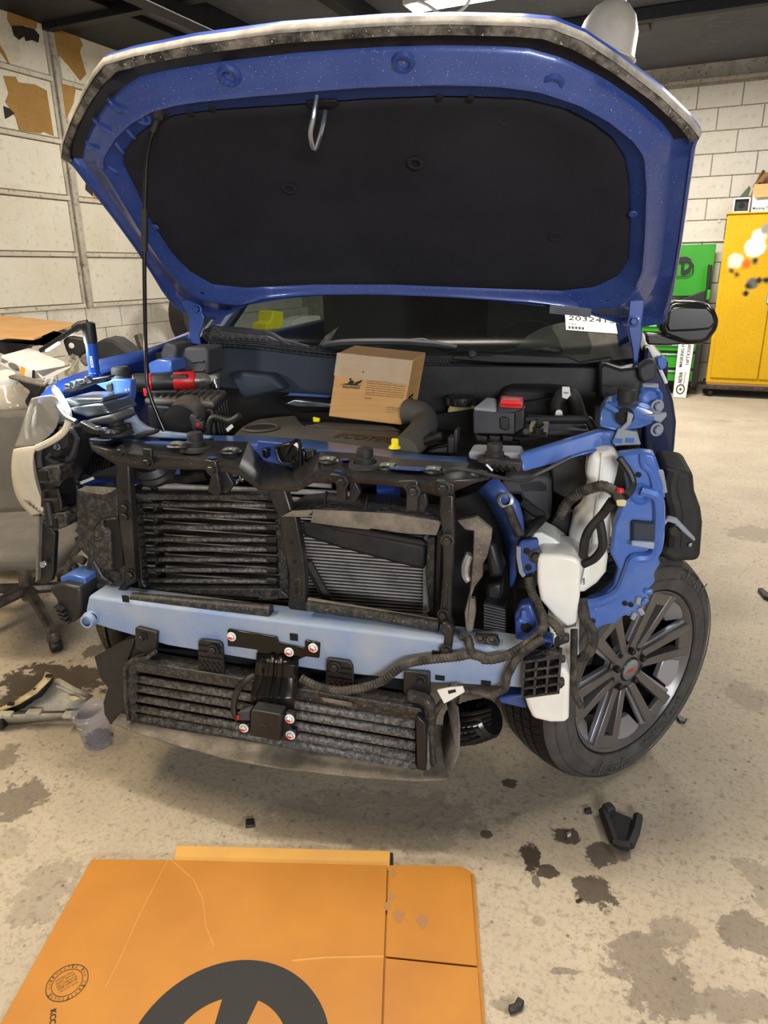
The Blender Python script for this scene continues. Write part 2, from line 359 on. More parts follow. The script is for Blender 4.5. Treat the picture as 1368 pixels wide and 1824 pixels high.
def room_obj(name, mb, m, parent=None, kind='structure', bev=0, smooth=0):
    o = mb.build(name, m, parent, bev=bev, smooth=smooth)
    if parent is None: o.matrix_world = ROOMM; o['kind'] = kind
    return o
du, dv = UR - UL, VB - VF; cu_m, cv_m = (UR + UL) / 2, (VB + VF) / 2
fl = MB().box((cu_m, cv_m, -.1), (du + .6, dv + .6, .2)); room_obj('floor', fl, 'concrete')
ce = MB().box((cu_m, cv_m, ZC + .1), (du + .6, dv + .6, .2)); ceil = room_obj('ceiling', ce, 'ceiling_dark')
wl = room_obj('wall_left', MB().box((UL - .14, cv_m, ZC / 2), (.2, dv + .5, ZC)), 'mortar_paint')
wb = room_obj('wall_back', MB().box((cu_m, VB + .13, ZC / 2), (du + .5, .22, ZC)), 'mortar_paint')
wr = room_obj('wall_right', MB().box((UR + .14, cv_m, ZC / 2), (.2, dv + .5, ZC)), 'block_paint')
wf = room_obj('wall_front', MB().box((cu_m, VF - .14, ZC / 2), (du + .5, .2, ZC)), 'block_paint')
# painted concrete blocks of the back wall: one object each
def block_mesh(du_, dv_, dz_, name='block'):
    o = MB().box((0, 0, 0), (du_, dv_, dz_)).build(name, 'block_paint', None, bev=.006, seg=1, smooth=0); return o
bw, bh = .48, .242
proto = block_mesh(bw - .009, .04, bh - .008); first = True
z0 = 3.221 - 13 * bh
for i in range(15):
    zz = z0 + (i + .5) * bh - .0
    if zz + bh / 2 > ZC or zz < .1: continue
    offs = .236 if i % 2 == 0 else -.004
    for k in range(-9, 5):
        u = offs + (k + .5) * bw - (0 if i % 2 else 0)
        jitter = random.uniform(-.003, .003)
        Mx = Matrix.Translation((u, VB + jitter + .012, zz))
        if first: proto.parent = wb; proto.matrix_parent_inverse = Matrix.Identity(4); proto.matrix_local = Mx; first = False
        else: copy_of(proto, Mx, wb)
MB().box((-.2, VB - .04, 3.505), (4.5, .07, .035)).build('ledge', 'post_metal', wb, bev=.004)
MB().box((-.2, VB - .02, 1.775), (4.5, .03, .02)).build('ledge', 'block_paint', wb, bev=.004)
for (x, y) in ((1221, 392), (1281, 394)):
    p = PR(x, y, v=VB - .01); MB().lathe([(0, .014), (.018, .012), (.02, 0)], 12, axis_M(p, (0, -1, 0))).build('bolt_head', 'block_paint', wb)
# left wall: painted boards in a frame above a block dado
proto2 = block_mesh(.04, .47, .228)
first = True
for i in range(5):
    for k in range(14):
        v = 3.2 + (k + .5) * .48 + (.24 if i % 2 else 0)
        Mx = Matrix.Translation((UL - .03 + random.uniform(0, .003), v, .03 + (i + .5) * .232))
        if first: proto2.parent = wl; proto2.matrix_parent_inverse = Matrix.Identity(4); proto2.matrix_local = Mx; first = False
        else: copy_of(proto2, Mx, wl)
RZ = [1.19, 1.677, 2.19, 2.68, 3.2, 3.66]; POSTS = [2.3, 3.97, 5.64, 7.31, 8.98, 10.0]
for k in range(len(POSTS) - 1):
    a, c = POSTS[k] + .05, POSTS[k + 1] - .05
    for i in range(5):
        MB().box((UL - .018, (a + c) / 2, (RZ[i] + RZ[i + 1]) / 2 + random.uniform(-.002, .002)), (.03, c - a - .05, RZ[i + 1] - RZ[i] - .055)).build('panel', 'panel_paint', wl, bev=.006, seg=1, smooth=0)
    for i in range(6):
        MB().box((UL - .012, (a + c) / 2, RZ[i]), (.05, c - a, .04)).build('rail', 'rail_paint', wl, bev=.005, seg=1, smooth=0)
for v in POSTS:
    mb = MB(); mb.box((UL - .01, v, 2.42), (.07, .05, 2.5)); mb.box((UL - .02, v + .05, 2.42), (.04, .04, 2.5)); mb.box((UL - .02, v - .05, 2.42), (.04, .04, 2.5))
    mb.build('post', 'post_metal', wl, bev=.004, seg=1, smooth=0)
def patch(pts, m, name='bare_patch', dx=0.0):
    q = [PR(a, b_, u=UL - .002 + dx) for a, b_ in pts]; return MB().prism(q, (.003, 0, 0)).build(name, m, wl, smooth=0)
s = 1 / 3.2577
def sc_(pts): return [(x * s, y * s) for x, y in pts]
patch(sc_([(45, 55), (215, 110), (212, 165), (190, 170), (150, 150), (60, 150), (40, 110)]), 'bare_board')
patch(sc_([(65, 150), (130, 150), (200, 170), (228, 205), (222, 248), (185, 232), (150, 240), (140, 210), (110, 232), (80, 205)]), 'soot', 'scorch_mark', .002)
patch(sc_([(18, 440), (90, 445), (105, 478), (200, 490), (270, 525), (312, 790), (250, 765), (235, 775), (110, 755), (90, 680), (30, 590), (50, 540)]), 'bare_board')
patch(sc_([(20, 615), (55, 630), (85, 658), (50, 680), (30, 690)]), 'soot', 'scorch_mark', .002)
patch(sc_([(305, 165), (390, 162), (455, 205), (480, 260), (462, 300), (500, 430), (465, 470), (400, 385), (335, 315)]), 'bare_board')
patch(sc_([(335, 482), (440, 510), (425, 600), (370, 720), (345, 600)]), 'bare_board')
patch(sc_([(535, 1060), (640, 1120), (700, 1170), (545, 1150)]), 'bare_orange')
patch(sc_([(500, 1020), (530, 1060), (540, 1140), (495, 1100)]), 'soot', 'scorch_mark', .001)
patch(sc_([(0, 262), (30, 310), (58, 378), (40, 360), (0, 300)]), 'bare_board')
# ceiling: dark beams, plate and conduit
for u, wdt, hh in ((UL + .32, .5, .32), (UL + 1.45, .16, .2), (UL + 2.7, .12, .16), (.6, .16, .2), (2.8, .16, .2)):
    MB().box((u, cv_m, ZC - hh / 2), (wdt, dv, hh)).build('beam', 'beam_dark', ceil, bev=.008, smooth=0) if u > UL + .4 else MB().box((u + .05, cv_m, ZC - .03), (.9, dv, .06)).build('soffit', 'beam_dark', ceil, bev=.008, smooth=0)
for v in (3.4, 5.6, 7.8):
    MB().box((cu_m, v, ZC - .06), (du, .1, .1)).build('joist', 'beam_dark', ceil, bev=.006, smooth=0)
p = PR(1136, 50, v=8.2); MB().box((p.x, p.y, ZC - .03), (.22, .26, .06)).build('junction_box', 'plastic_grey', ceil, bev=.01)
# lamps that hang in view
mat('lamp_white', '#d9d6cf', .4, 0, dust='#c9c2b2', ds=5); mat('lamp_glow', '#ffffff', .5, emis=14.0)
lp = PR(1085, 60, v=6.2); lz = lp.z
lamp = empty('dome_lamp', ROOMM @ Matrix.Translation((lp.x, lp.y, lz)), 'white dome reflector lamp hanging from the dark ceiling', 'lamp')
tilt = Matrix.Rotation(math.radians(14), 4, 'Y')
MB().lathe([(.05, .2), (.09, .19), (.15, .14), (.2, .04), (.225, -.1), (.235, -.125), (.245, -.13), (.245, -.14), (.23, -.14), (.218, -.1), (.19, .04), (.14, .13), (.05, .18)], 32, tilt).build('reflector', 'lamp_white', lamp)
MB().lathe([(0, .3), (.05, .3), (.055, .19), (.05, .18), (0, .18)], 20, tilt).build('lamp_holder', 'lamp_white', lamp)
MB().lathe([(0, -.02), (.05, -.01), (.06, .05), (.03, .14), (.02, .17)], 16, tilt).build('bulb', 'lamp_white', lamp)
MB().tube([tilt @ V((0, 0, .29)), (.07, 0, ZC - lz - .05), (.07, 0, ZC - lz)], .022, 10).build('stem', 'lamp_white', lamp)
MB().lathe([(0, 0), (.07, 0), (.06, -.03), (0, -.03)], 16, Matrix.Translation((.07, 0, ZC - lz))).build('canopy_plate', 'lamp_white', lamp)
tp = PR(850, -6, v=6.5)
tl = empty('strip_light', ROOMM @ Matrix.Translation((tp.x, tp.y, 3.55)), 'glowing white ceiling strip light above the raised hood', 'lamp')
MB().box((0, 0, .06), (1.25, .16, .06)).build('housing', 'lamp_white', tl, bev=.01)
MB().box((0, 0, .015), (1.15, .12, .035)).build('tube', 'lamp_glow', tl, bev=.012)
MB().box((0, 0, .115), (.05, .05, .05)).build('mount', 'lamp_white', tl)
MB().tube(catmull([PR(a, b_, v=6.1) - V((tp.x, tp.y, 3.55)) for a, b_ in ((745, 2), (760, 8), (775, 18), (790, 26), (815, 22), (832, 8), (838, -4))] ), .012, 6).build('power_cord', 'white_paper', tl)
# ---------------------------------------------------------------- the car: root and body
car = empty('car', CARM, 'blue SUV with hood raised and front bumper, grille and one fender stripped off', 'car')
TH = math.tan(math.radians(36)); HN = V((0, math.sin(math.radians(36)), math.cos(math.radians(36))))
def HP(px, py):
    d = CR3 @ ray(px, py); t = (1.42 + (.85 - CL.y) * TH - CL.z) / (d.z + d.y * TH); return CL + d * t
HO = HP(690, 340); HX = V((1, 0, 0)); HY = HN.cross(HX)
def to2(p): q = p - HO; return (q.dot(HX), q.dot(HY))
def from2(a, b, h=0.0): return HO + HX * a + HY * b - HN * h       # h > 0: towards the underside
outer_px = [(110, 275), (113, 250), (126, 212), (148, 165), (168, 130), (186, 108), (240, 92), (350, 70), (500, 50), (684, 37), (800, 34), (930, 37), (985, 42), (1040, 64), (1100, 104),
            (1180, 166), (1230, 215), (1247, 237), (1238, 262), (1228, 330), (1214, 430), (1200, 515), (1191, 548), (1182, 574), (1149, 580), (1118, 580), (1054, 560), (978, 545), (886, 535), (813, 528),
            (725, 525), (652, 522), (579, 524), (506, 531), (444, 541), (405, 560), (380, 568), (352, 562), (323, 553), (309, 544), (289, 517), (269, 484), (240, 440), (200, 385), (165, 340), (132, 296)]
pad_px = [(222, 290), (223, 268), (245, 238), (276, 215), (317, 199), (400, 190), (560, 180), (650, 172), (780, 167), (930, 170), (1000, 185), (1050, 210), (1090, 240), (1112, 275), (1120, 320),
          (1121, 400), (1118, 460), (1100, 488), (1060, 507), (1000, 514), (900, 511), (700, 503), (560, 503), (440, 509), (380, 503), (340, 480), (310, 450), (270, 390), (240, 325)]
O2 = [to2(HP(*p)) for p in outer_px]; D2 = [to2(HP(*p)) for p in pad_px]
def polar(poly, th):
    dx, dy = math.cos(th), math.sin(th); best = 0
    for i in range(len(poly)):
        x1, y1 = poly[i]; x2, y2 = poly[(i + 1) % len(poly)]; ex, ey = x2 - x1, y2 - y1
        den = dx * ey - dy * ex
        if abs(den) < 1e-9: continue
        t = (x1 * ey - y1 * ex) / den; u = (x1 * dy - y1 * dx) / den
        if t > 0 and -1e-6 <= u <= 1 + 1e-6: best = max(best, t)
    return best
NA = 220
angs = sorted(set([2 * math.pi * i / NA for i in range(NA)] + [math.atan2(y, x) % (2 * math.pi) for x, y in O2]))
RO = [polar(O2, a) for a in angs]; RP = [polar(D2, a) for a in angs]; NA = len(angs)
def hpt(i, s, h):
    r = RO[i] * (1 - s) + RP[i] * s; return from2(r * math.cos(angs[i]), r * math.sin(angs[i]), h)
def bow(a, b): return 0.03 * (1 - (a / .85) ** 2)            # the hood arches up in the middle
def ring_loft(prof, sel=None):
    mb = MB(); idx = list(range(NA)); vs = []; fs = []
    for s, h in prof: vs += [hpt(i, s, h) for i in idx]
    for k in range(len(prof) - 1):
        for i in range(NA):
            if sel and not sel(i): continue
            j = (i + 1) % NA; fs.append((k * NA + i, k * NA + j, (k + 1) * NA + j, (k + 1) * NA + i))
    used = sorted({q for f in fs for q in f}); mp = {q: n for n, q in enumerate(used)}
    return MB().add([vs[q] for q in used], [tuple(mp[q] for q in f) for f in fs])
def is_front(i):
    p = hpt(i, 0, 0); q = hpt((i + 1) % NA, 0, 0); lim = .325 if p.x < 0 else .36
    return p.y < lim and q.y < lim
# outer skin with a closed rim; upper face arched
mb = MB(); rows = []
vs = []; fs = []
prof_top = [(0, 0, .0), (0, -.012, 1), (-.012, -.022, 1)]
rings = [[hpt(i, 0, .004) for i in range(NA)], [hpt(i, -.015, -.006) for i in range(NA)], [hpt(i, 0, -.02) for i in range(NA)]]
for k in (.25, .5, .75, .93): rings.append([from2(RO[i] * (1 - k) * math.cos(angs[i]), RO[i] * (1 - k) * math.sin(angs[i]), -.02 - .05 * math.sin(k * 1.5)) for i in range(NA)])
for r in rings: vs += r
for k in range(len(rings) - 1):
    for i in range(NA): j = (i + 1) % NA; fs.append((k * NA + i, k * NA + j, (k + 1) * NA + j, (k + 1) * NA + i))
fs.append(tuple((len(rings) - 1) * NA + i for i in range(NA)))
hood = MB().add(vs, fs).build('hood', 'blue_paint', car)
inner_prof = [(.0, .004), (.05, .006), (.07, .0), (.33, -.002), (.37, .012), (.55, .015), (.62, .03), (.70, .034), (.76, .022), (.93, .018), (1.0, .006)]
front_prof = [(.33, -.002), (.37, .012), (.55, .015), (.62, .03), (.70, .034), (.76, .022), (.93, .018), (1.0, .006)]
ring_loft(inner_prof, lambda i: not is_front(i)).build('inner_panel', 'blue_hood', hood, smooth=60)
ring_loft(front_prof, is_front).build('inner_panel', 'blue_hood', hood, smooth=60)
ring_loft([(-.018, -.006), (-.014, .004), (.0, .011), (.01, .012), (.014, .006)], is_front).build('edge_trim', 'seal_white', hood, smooth=60)
ring_loft([(.014, .006), (.04, .014), (.12, .016), (.14, .008)], is_front).build('front_seal', 'seal_dirty', hood, smooth=60)
ring_loft([(.14, .008), (.16, .0), (.33, -.002)], is_front).build('seal_channel', 'seal_black', hood, smooth=60)
vs = []; fs = []; ks = [1.0, .97, .9, .6, .3, .08]
for k in ks: vs += [from2(RP[i] * k * math.cos(angs[i]), RP[i] * k * math.sin(angs[i]), (.008 if k == 1 else .013 if k > .95 else .008 - .02 * (1 - k))) for i in range(NA)]
for k in range(len(ks) - 1):
    for i in range(NA): j = (i + 1) % NA; fs.append((k * NA + i, k * NA + j, (k + 1) * NA + j, (k + 1) * NA + i))
fs.append(tuple((len(ks) - 1) * NA + i for i in range(NA)))
MB().add(vs, fs).build('insulation_pad', 'felt', hood, smooth=60)
def hood_disc(px, py, r, m, name, h0=.02, hh=.004, ring=False):
    c = HP(px, py) - HN * h0
    prof = [(0, hh), (r * .75, hh), (r, 0)] if not ring else [(r * .5, 0), (r * .62, hh), (r * .85, hh), (r, 0)]
    return MB().lathe(prof, 18, axis_M(c, -HN)).build(name, m, hood)
for px, py, r in ((411, 125, .028), (720, 100, .026), (258, 198, .024), (985, 140, .026)): hood_disc(px, py, r, 'blue_hood', 'stamped_ring', .016, .008, True)
for px, py in ((381, 180), (343, 189), (785, 160), (840, 162), (1085, 526), (362, 513)): hood_disc(px, py, .009, 'interior', 'hole', .022, .0015)
for px, py in ((247, 380), (280, 395), (1128, 370)): hood_disc(px, py, .012, 'blue_hood', 'stamped_ring', .02, .003)
for px, py in ((480, 200), (315, 215), (515, 335), (740, 290), (990, 420), (1105, 385), (280, 395), (430, 470), (700, 470), (900, 210)): hood_disc(px, py, .022, 'felt', 'pad_dimple', .003, .0015, True)
# stamped ribs near the left corner of the inner panel
for a, b in (((192, 172), (222, 186)), ((165, 208), (205, 224)), ((152, 248), (188, 258)), ((205, 192), (246, 236)), ((190, 222), (226, 262)), ((183, 278), (215, 296))):
    MB().tube(catmull([HP(*a) - HN * .004, (HP(*a) + HP(*b)) / 2 - HN * .02, HP(*b) - HN * .024], 4), [.001] + [.0045] * 7 + [.001], 6).build('stamped_rib', 'blue_hood', hood)
# warning label, striker, prop-rod socket
q = [HP(*p) - HN * .033 for p in ((981, 526), (1055, 534), (1053, 549), (980, 542))]; MB().prism(q, -HN * .001).build('warning_label', 'label_grey', hood)
for k in range(3):
    y = 531 + 3.6 * k; text('label_print', 'CAUTION ENGINE HOOD LATCH SERVICE', 'ink', HP(990, y + 2) - HN * .0345, HP(1032, y + 6) - HN * .0345, HY * -1 if HY.z < 0 else HY, hood, hs=1.2)
def HQ(px, py, h): return HP(px, py) - HN * h
MB().tube(catmull([HQ(567, 158, .02), HQ(566, 172, .06), HQ(563, 192, .08), HQ(571, 216, .085), HQ(582, 188, .07), HQ(583, 180, .03)], 4), .006, 8).build('striker', 'chrome_soft', hood)
MB().prism([HQ(548, 166, .018), HQ(600, 164, .018), HQ(607, 172, .018), HQ(596, 178, .018), HQ(552, 178, .018)], -HN * .006).build('striker_slot', 'seal_black', hood, bev=.002)
MB().lathe([(0, .02), (.012, .018), (.016, .004), (.024, 0)], 16, axis_M(HQ(288, 186, .02), -HN)).build('rod_socket', 'plastic', hood)
# hinges
plate('hinge', 'L', [(245, 760), (270, 712), (330, 700), (375, 740), (362, 860), (342, 1000), (348, 1080), (322, 1220), (302, 1400), (282, 1400), (266, 1200), (236, 1050), (230, 960)], .86, .012, 'blue_inner', car, .004)
plate('hinge', 'I', [(930, 205), (980, 195), (1010, 260), (1060, 330), (1082, 370), (1072, 430), (1052, 470), (1062, 520), (1010, 512), (1000, 440), (1000, 370), (960, 300)], .88, .012, 'blue_inner', car, .004)
def bolt(c, ax=(0, -1, 0), r=.012, m='blue_inner', parent=None, washer=1.6, h=.012, name='bolt'):
    mb = MB(); Mx = axis_M(c, ax); mb.lathe([(r * washer, 0), (r * washer, .002), (r * 1.1, .003)], 16, Mx); mb.lathe([(r, .002), (r, h), (r * .8, h + .002), (0, h + .002)], 6, Mx)
    return mb.build(name, m, parent or car)
for c, x, y, yy in (('L', 297, 750, .858), ('L', 278, 968, .858), ('I', 960, 210, .878), ('I', 1045, 330, .878)): a = px_of(c, x, y); bolt(P(*a, y=yy))
# prop rod
pr = [P(293, 768, y=.2), P(266, 700, y=.2), P(260, 640, y=.21), P(257, 455, y=.21), P(258, 370, y=.21), P(262, 280, y=.205), P(272, 235, y=.2), P(285, 200, y=.2), HQ(288, 188, .03)]
rod = MB().tube(catmull(pr, 4), .0055, 10).build('prop_rod', 'plastic_gloss', car)
MB().tube([P(257, 448, y=.21), P(258, 372, y=.21)], .0095, 10).build('grip', 'rubber', rod)
MB().tube([P(272, 235, y=.2), P(284, 204, y=.2)], .008, 10).build('rod_tip', 'rubber', rod)

# cabin shell, screen and doors
def yz_prism(pts, x0, x1): return MB().prism([(x0, y, z) for y, z in pts], (x1 - x0, 0, 0))
side_low = [(.98, .28), (2.75, .24), (2.8, .55), (2.95, .75), (3.2, .82), (3.45, .75), (3.58, .5), (3.6, .3), (3.95, .45), (4.02, .9), (3.9, 1.22), (1.0, 1.2), (.92, 1.05), (.9, .7)]
for sx, nm in ((-.93, 'door_side'), (.86, 'door_side')):
    yz_prism(side_low, sx, sx + .07).build('body_side', 'navy_paint' if sx > 0 else 'blue_paint', car, bev=.012)
roof_rows = []
for i in range(9):
    y = 1.78 + i * .25; roof_rows.append([V((x, y, 1.77 - .05 * (x / .62) ** 2 - .03 * ((y - 2.7) / 1.0) ** 2)) for x in [-.64 + .16 * j for j in range(9)]])
MB().grid(roof_rows).build('roof', 'blue_paint', car, solid=.03)
for s in (-1, 1):
    MB().tube([V((s * .80, 1.02, 1.22)), V((s * .74, 1.4, 1.47)), V((s * .66, 1.8, 1.72))], [.045, .04, .04], 8).build('a_pillar', 'navy_paint', car)
    MB().tube([V((s * .86, 2.78, 1.18)), V((s * .68, 2.8, 1.74))], .05, 8).build('b_pillar', 'interior', car)
    MB().tube([V((s * .86, 3.3, 1.18)), V((s * .68, 3.35, 1.7))], .06, 8).build('c_pillar', 'interior', car)
    MB().tube([V((s * .86, 3.85, 1.2)), V((s * .68, 3.7, 1.68))], .09, 8).build('d_pillar', 'interior', car)
    MB().tube([V((s * .66, 1.78, 1.73)), V((s * .67, 2.6, 1.76)), V((s * .66, 3.75, 1.7))], .045, 8).build('roof_rail', 'navy_paint', car)
    MB().prism([V((s * .87, 1.1, 1.2)), V((s * .87, 2.74, 1.2)), V((s * .69, 2.76, 1.72)), V((s * .68, 1.85, 1.72))], (s * .006, 0, 0)).build('side_window', 'side_glass', car)
    MB().prism([V((s * .87, 2.8, 1.2)), V((s * .87, 3.75, 1.2)), V((s * .69, 3.7, 1.68)), V((s * .69, 2.82, 1.72))], (s * .006, 0, 0)).build('privacy_window', 'interior', car)
MB().prism([V((-.8, 3.95, .5)), V((.8, 3.95, .5)), V((.84, 3.96, 1.2)), V((.66, 3.75, 1.72)), V((-.66, 3.75, 1.72)), V((-.84, 3.96, 1.2))], (0, .05, 0)).build('tailgate', 'navy_paint', car)
MB().box((0, 2.35, .34), (1.2, 3.1, .12)).build('underbody', 'plastic', car)
rows = []
for i in range(9):
    k = i / 8; row = []
    for j in range(15):
        x = (-1 + 2 * j / 14); hw = .80 - .13 * k; y = .98 + .82 * k - (.10 - .03 * k) * (1 - x * x); z = 1.215 + .53 * k
        row.append(V((x * hw, y, z)))
    rows.append(row)
MB().grid(rows).build('windshield', 'windscreen', car, solid=.004)
for c, rx in ((V((-.42, 1.9, 0)), .24), (V((.42, 1.9, 0)), .24)):
    mb = MB(); mb.box(c + V((0, .12, 1.2)), (.44, .14, .6)); mb.box(c + V((0, .13, 1.56)), (.26, .1, .17)); mb.box(c + V((0, -.18, .86)), (.46, .5, .16)); mb.build('front_seat', 'seat_cloth', car, bev=.04, seg=3)
MB().box((0, 2.9, 1.15), (1.3, .16, .7)).build('rear_seat', 'seat_cloth', car, bev=.05, seg=3)
rows = [[V((x, y, z + .02 * math.sin(x * 4))) for x in [-.78 + .13 * j for j in range(13)]] for y, z in ((.98, 1.17), (1.15, 1.2), (1.3, 1.21), (1.42, 1.17), (1.48, 1.0), (1.45, .8))]
MB().grid(rows).build('dashboard', 'interior', car, solid=.02)
MB().lathe([(.175, -.012), (.19, 0), (.175, .012), (.16, 0), (.175, -.012)], 24, axis_M(V((.42, 1.62, 1.12)), (0, .8, -.5))).build('steering_wheel', 'interior', car)
MB().box((0, 1.62, 1.62), (.22, .03, .06)).build('interior_mirror', 'interior', car, bev=.015)
# barcode sheet behind the glass, upper right
def ws(px, py, lift=.01):
    d = CR3 @ ray(px, py); sl = .53 / .82; x_ = 0
    t = (1.215 + (CL.y - .98) * sl * 1.0 - CL.z) / (d.z - d.y * sl); p = CL + d * t
    k = (p.z - 1.215) / .53; hw = .80 - .13 * k; yo = -(.10 - .03 * k) * (1 - min(1, (p.x / hw)) ** 2)
    t2 = t + yo / d.y * .55; p = CL + d * t2; return p - V((0, .54, -.84)) * -lift * -1
st = [ws(*p) for p in ((1006, 559), (1102, 566), (1100, 599), (1008, 592))]
up = (st[0] - st[3]).normalized(); rt = (st[1] - st[0]).normalized(); nn = rt.cross(up).normalized()
if nn.y > 0: nn = -nn
sheet = MB().prism(st, nn * .0015).build('stock_sheet', 'white_paper', car)
def sp(a, b): return st[3].lerp(st[2], a).lerp(st[0].lerp(st[1], a), b) + nn * .002
text('stock_number', '2032415', 'ink', sp(.05, .52), sp(.93, .52), up, sheet, hs=.8)
text('code_text', 'TRA', 'ink', sp(.05, .26), sp(.21, .26), up, sheet)
text('small_print', 'BIN 0217 000', 'ink_faint', sp(.05, .4), sp(.33, .4), up, sheet)
text('small_print', '2032415 000', 'ink_faint', sp(.66, .12), sp(.86, .12), up, sheet)
text('small_print', '01/24 000', 'ink_faint', sp(.66, .28), sp(.82, .28), up, sheet)
for k in range(14):
    a = .05 + k * .022; MB().prism([sp(a, .06), sp(a + .012 * (1 + (k % 3 == 0)), .06), sp(a + .012 * (1 + (k % 3 == 0)), .2), sp(a, .2)], nn * .0003).build('bar', 'ink', sheet)
# dust left outside the wiper sweep
dp = [(908, 640), (920, 622), (940, 600), (968, 585), (1000, 577), (1040, 575), (1080, 580), (1110, 592), (1122, 610), (1128, 640), (1060, 646), (980, 645)]
MB().prism([ws(a, b, .0) + V((0, -.006, .004)) for a, b in dp], V((0, -.0008, .0012))).build('dust_film', 'dust_film', car, smooth=0)

# door mirror
mr = [(485, 1000), (500, 950), (560, 850), (600, 838), (830, 838), (900, 850), (950, 900), (975, 980), (950, 1040), (900, 1070), (560, 1060), (490, 1060)]
shell = MB().prism(PP('L', [(490, 1030), (500, 960), (545, 870), (575, 815), (620, 805), (800, 810), (890, 825), (945, 880), (980, 975), (950, 1050), (890, 1130), (830, 1158), (700, 1160), (520, 1095)], y=1.1), (0, .14, 0)).build('door_mirror', 'plastic_gloss', car, bev=.03, seg=4)
MB().prism(PP('L', [(540, 1010), (560, 900), (600, 850), (700, 843), (880, 850), (930, 905), (950, 980), (900, 1035), (760, 1048), (560, 1055)], y=1.092), (0, .02, 0)).build('mirror_cap', 'plastic_gloss', shell, bev=.008)
MB().prism(PP('L', [(380, 1070), (520, 1080), (700, 1095), (725, 1120), (715, 1150), (560, 1165), (390, 1160)], y=1.12), (0, .08, 0)).build('mirror_arm', 'plastic', shell, bev=.008)
# driver's door edge seen past the missing fender, and body corner
plate('door_edge', 'K', [(1120, 330), (1150, 325), (1185, 420), (1230, 500), (1258, 590), (1272, 690), (1262, 820), (1248, 905), (1195, 912), (1120, 900), (1100, 560)], .9, .12, 'navy_paint', car, .012)
MB().tube([P(*px_of('K', a, b), y=.895) for a, b in ((1140, 325), (1162, 370), (1195, 440), (1222, 500))], .006, 8).build('door_seal', 'white_paper', car)
plate('fender_bracket', 'K', [(1175, 372), (1205, 366), (1228, 385), (1225, 420), (1195, 440), (1180, 410)], .86, .03, 'blue_mid', car, .004)

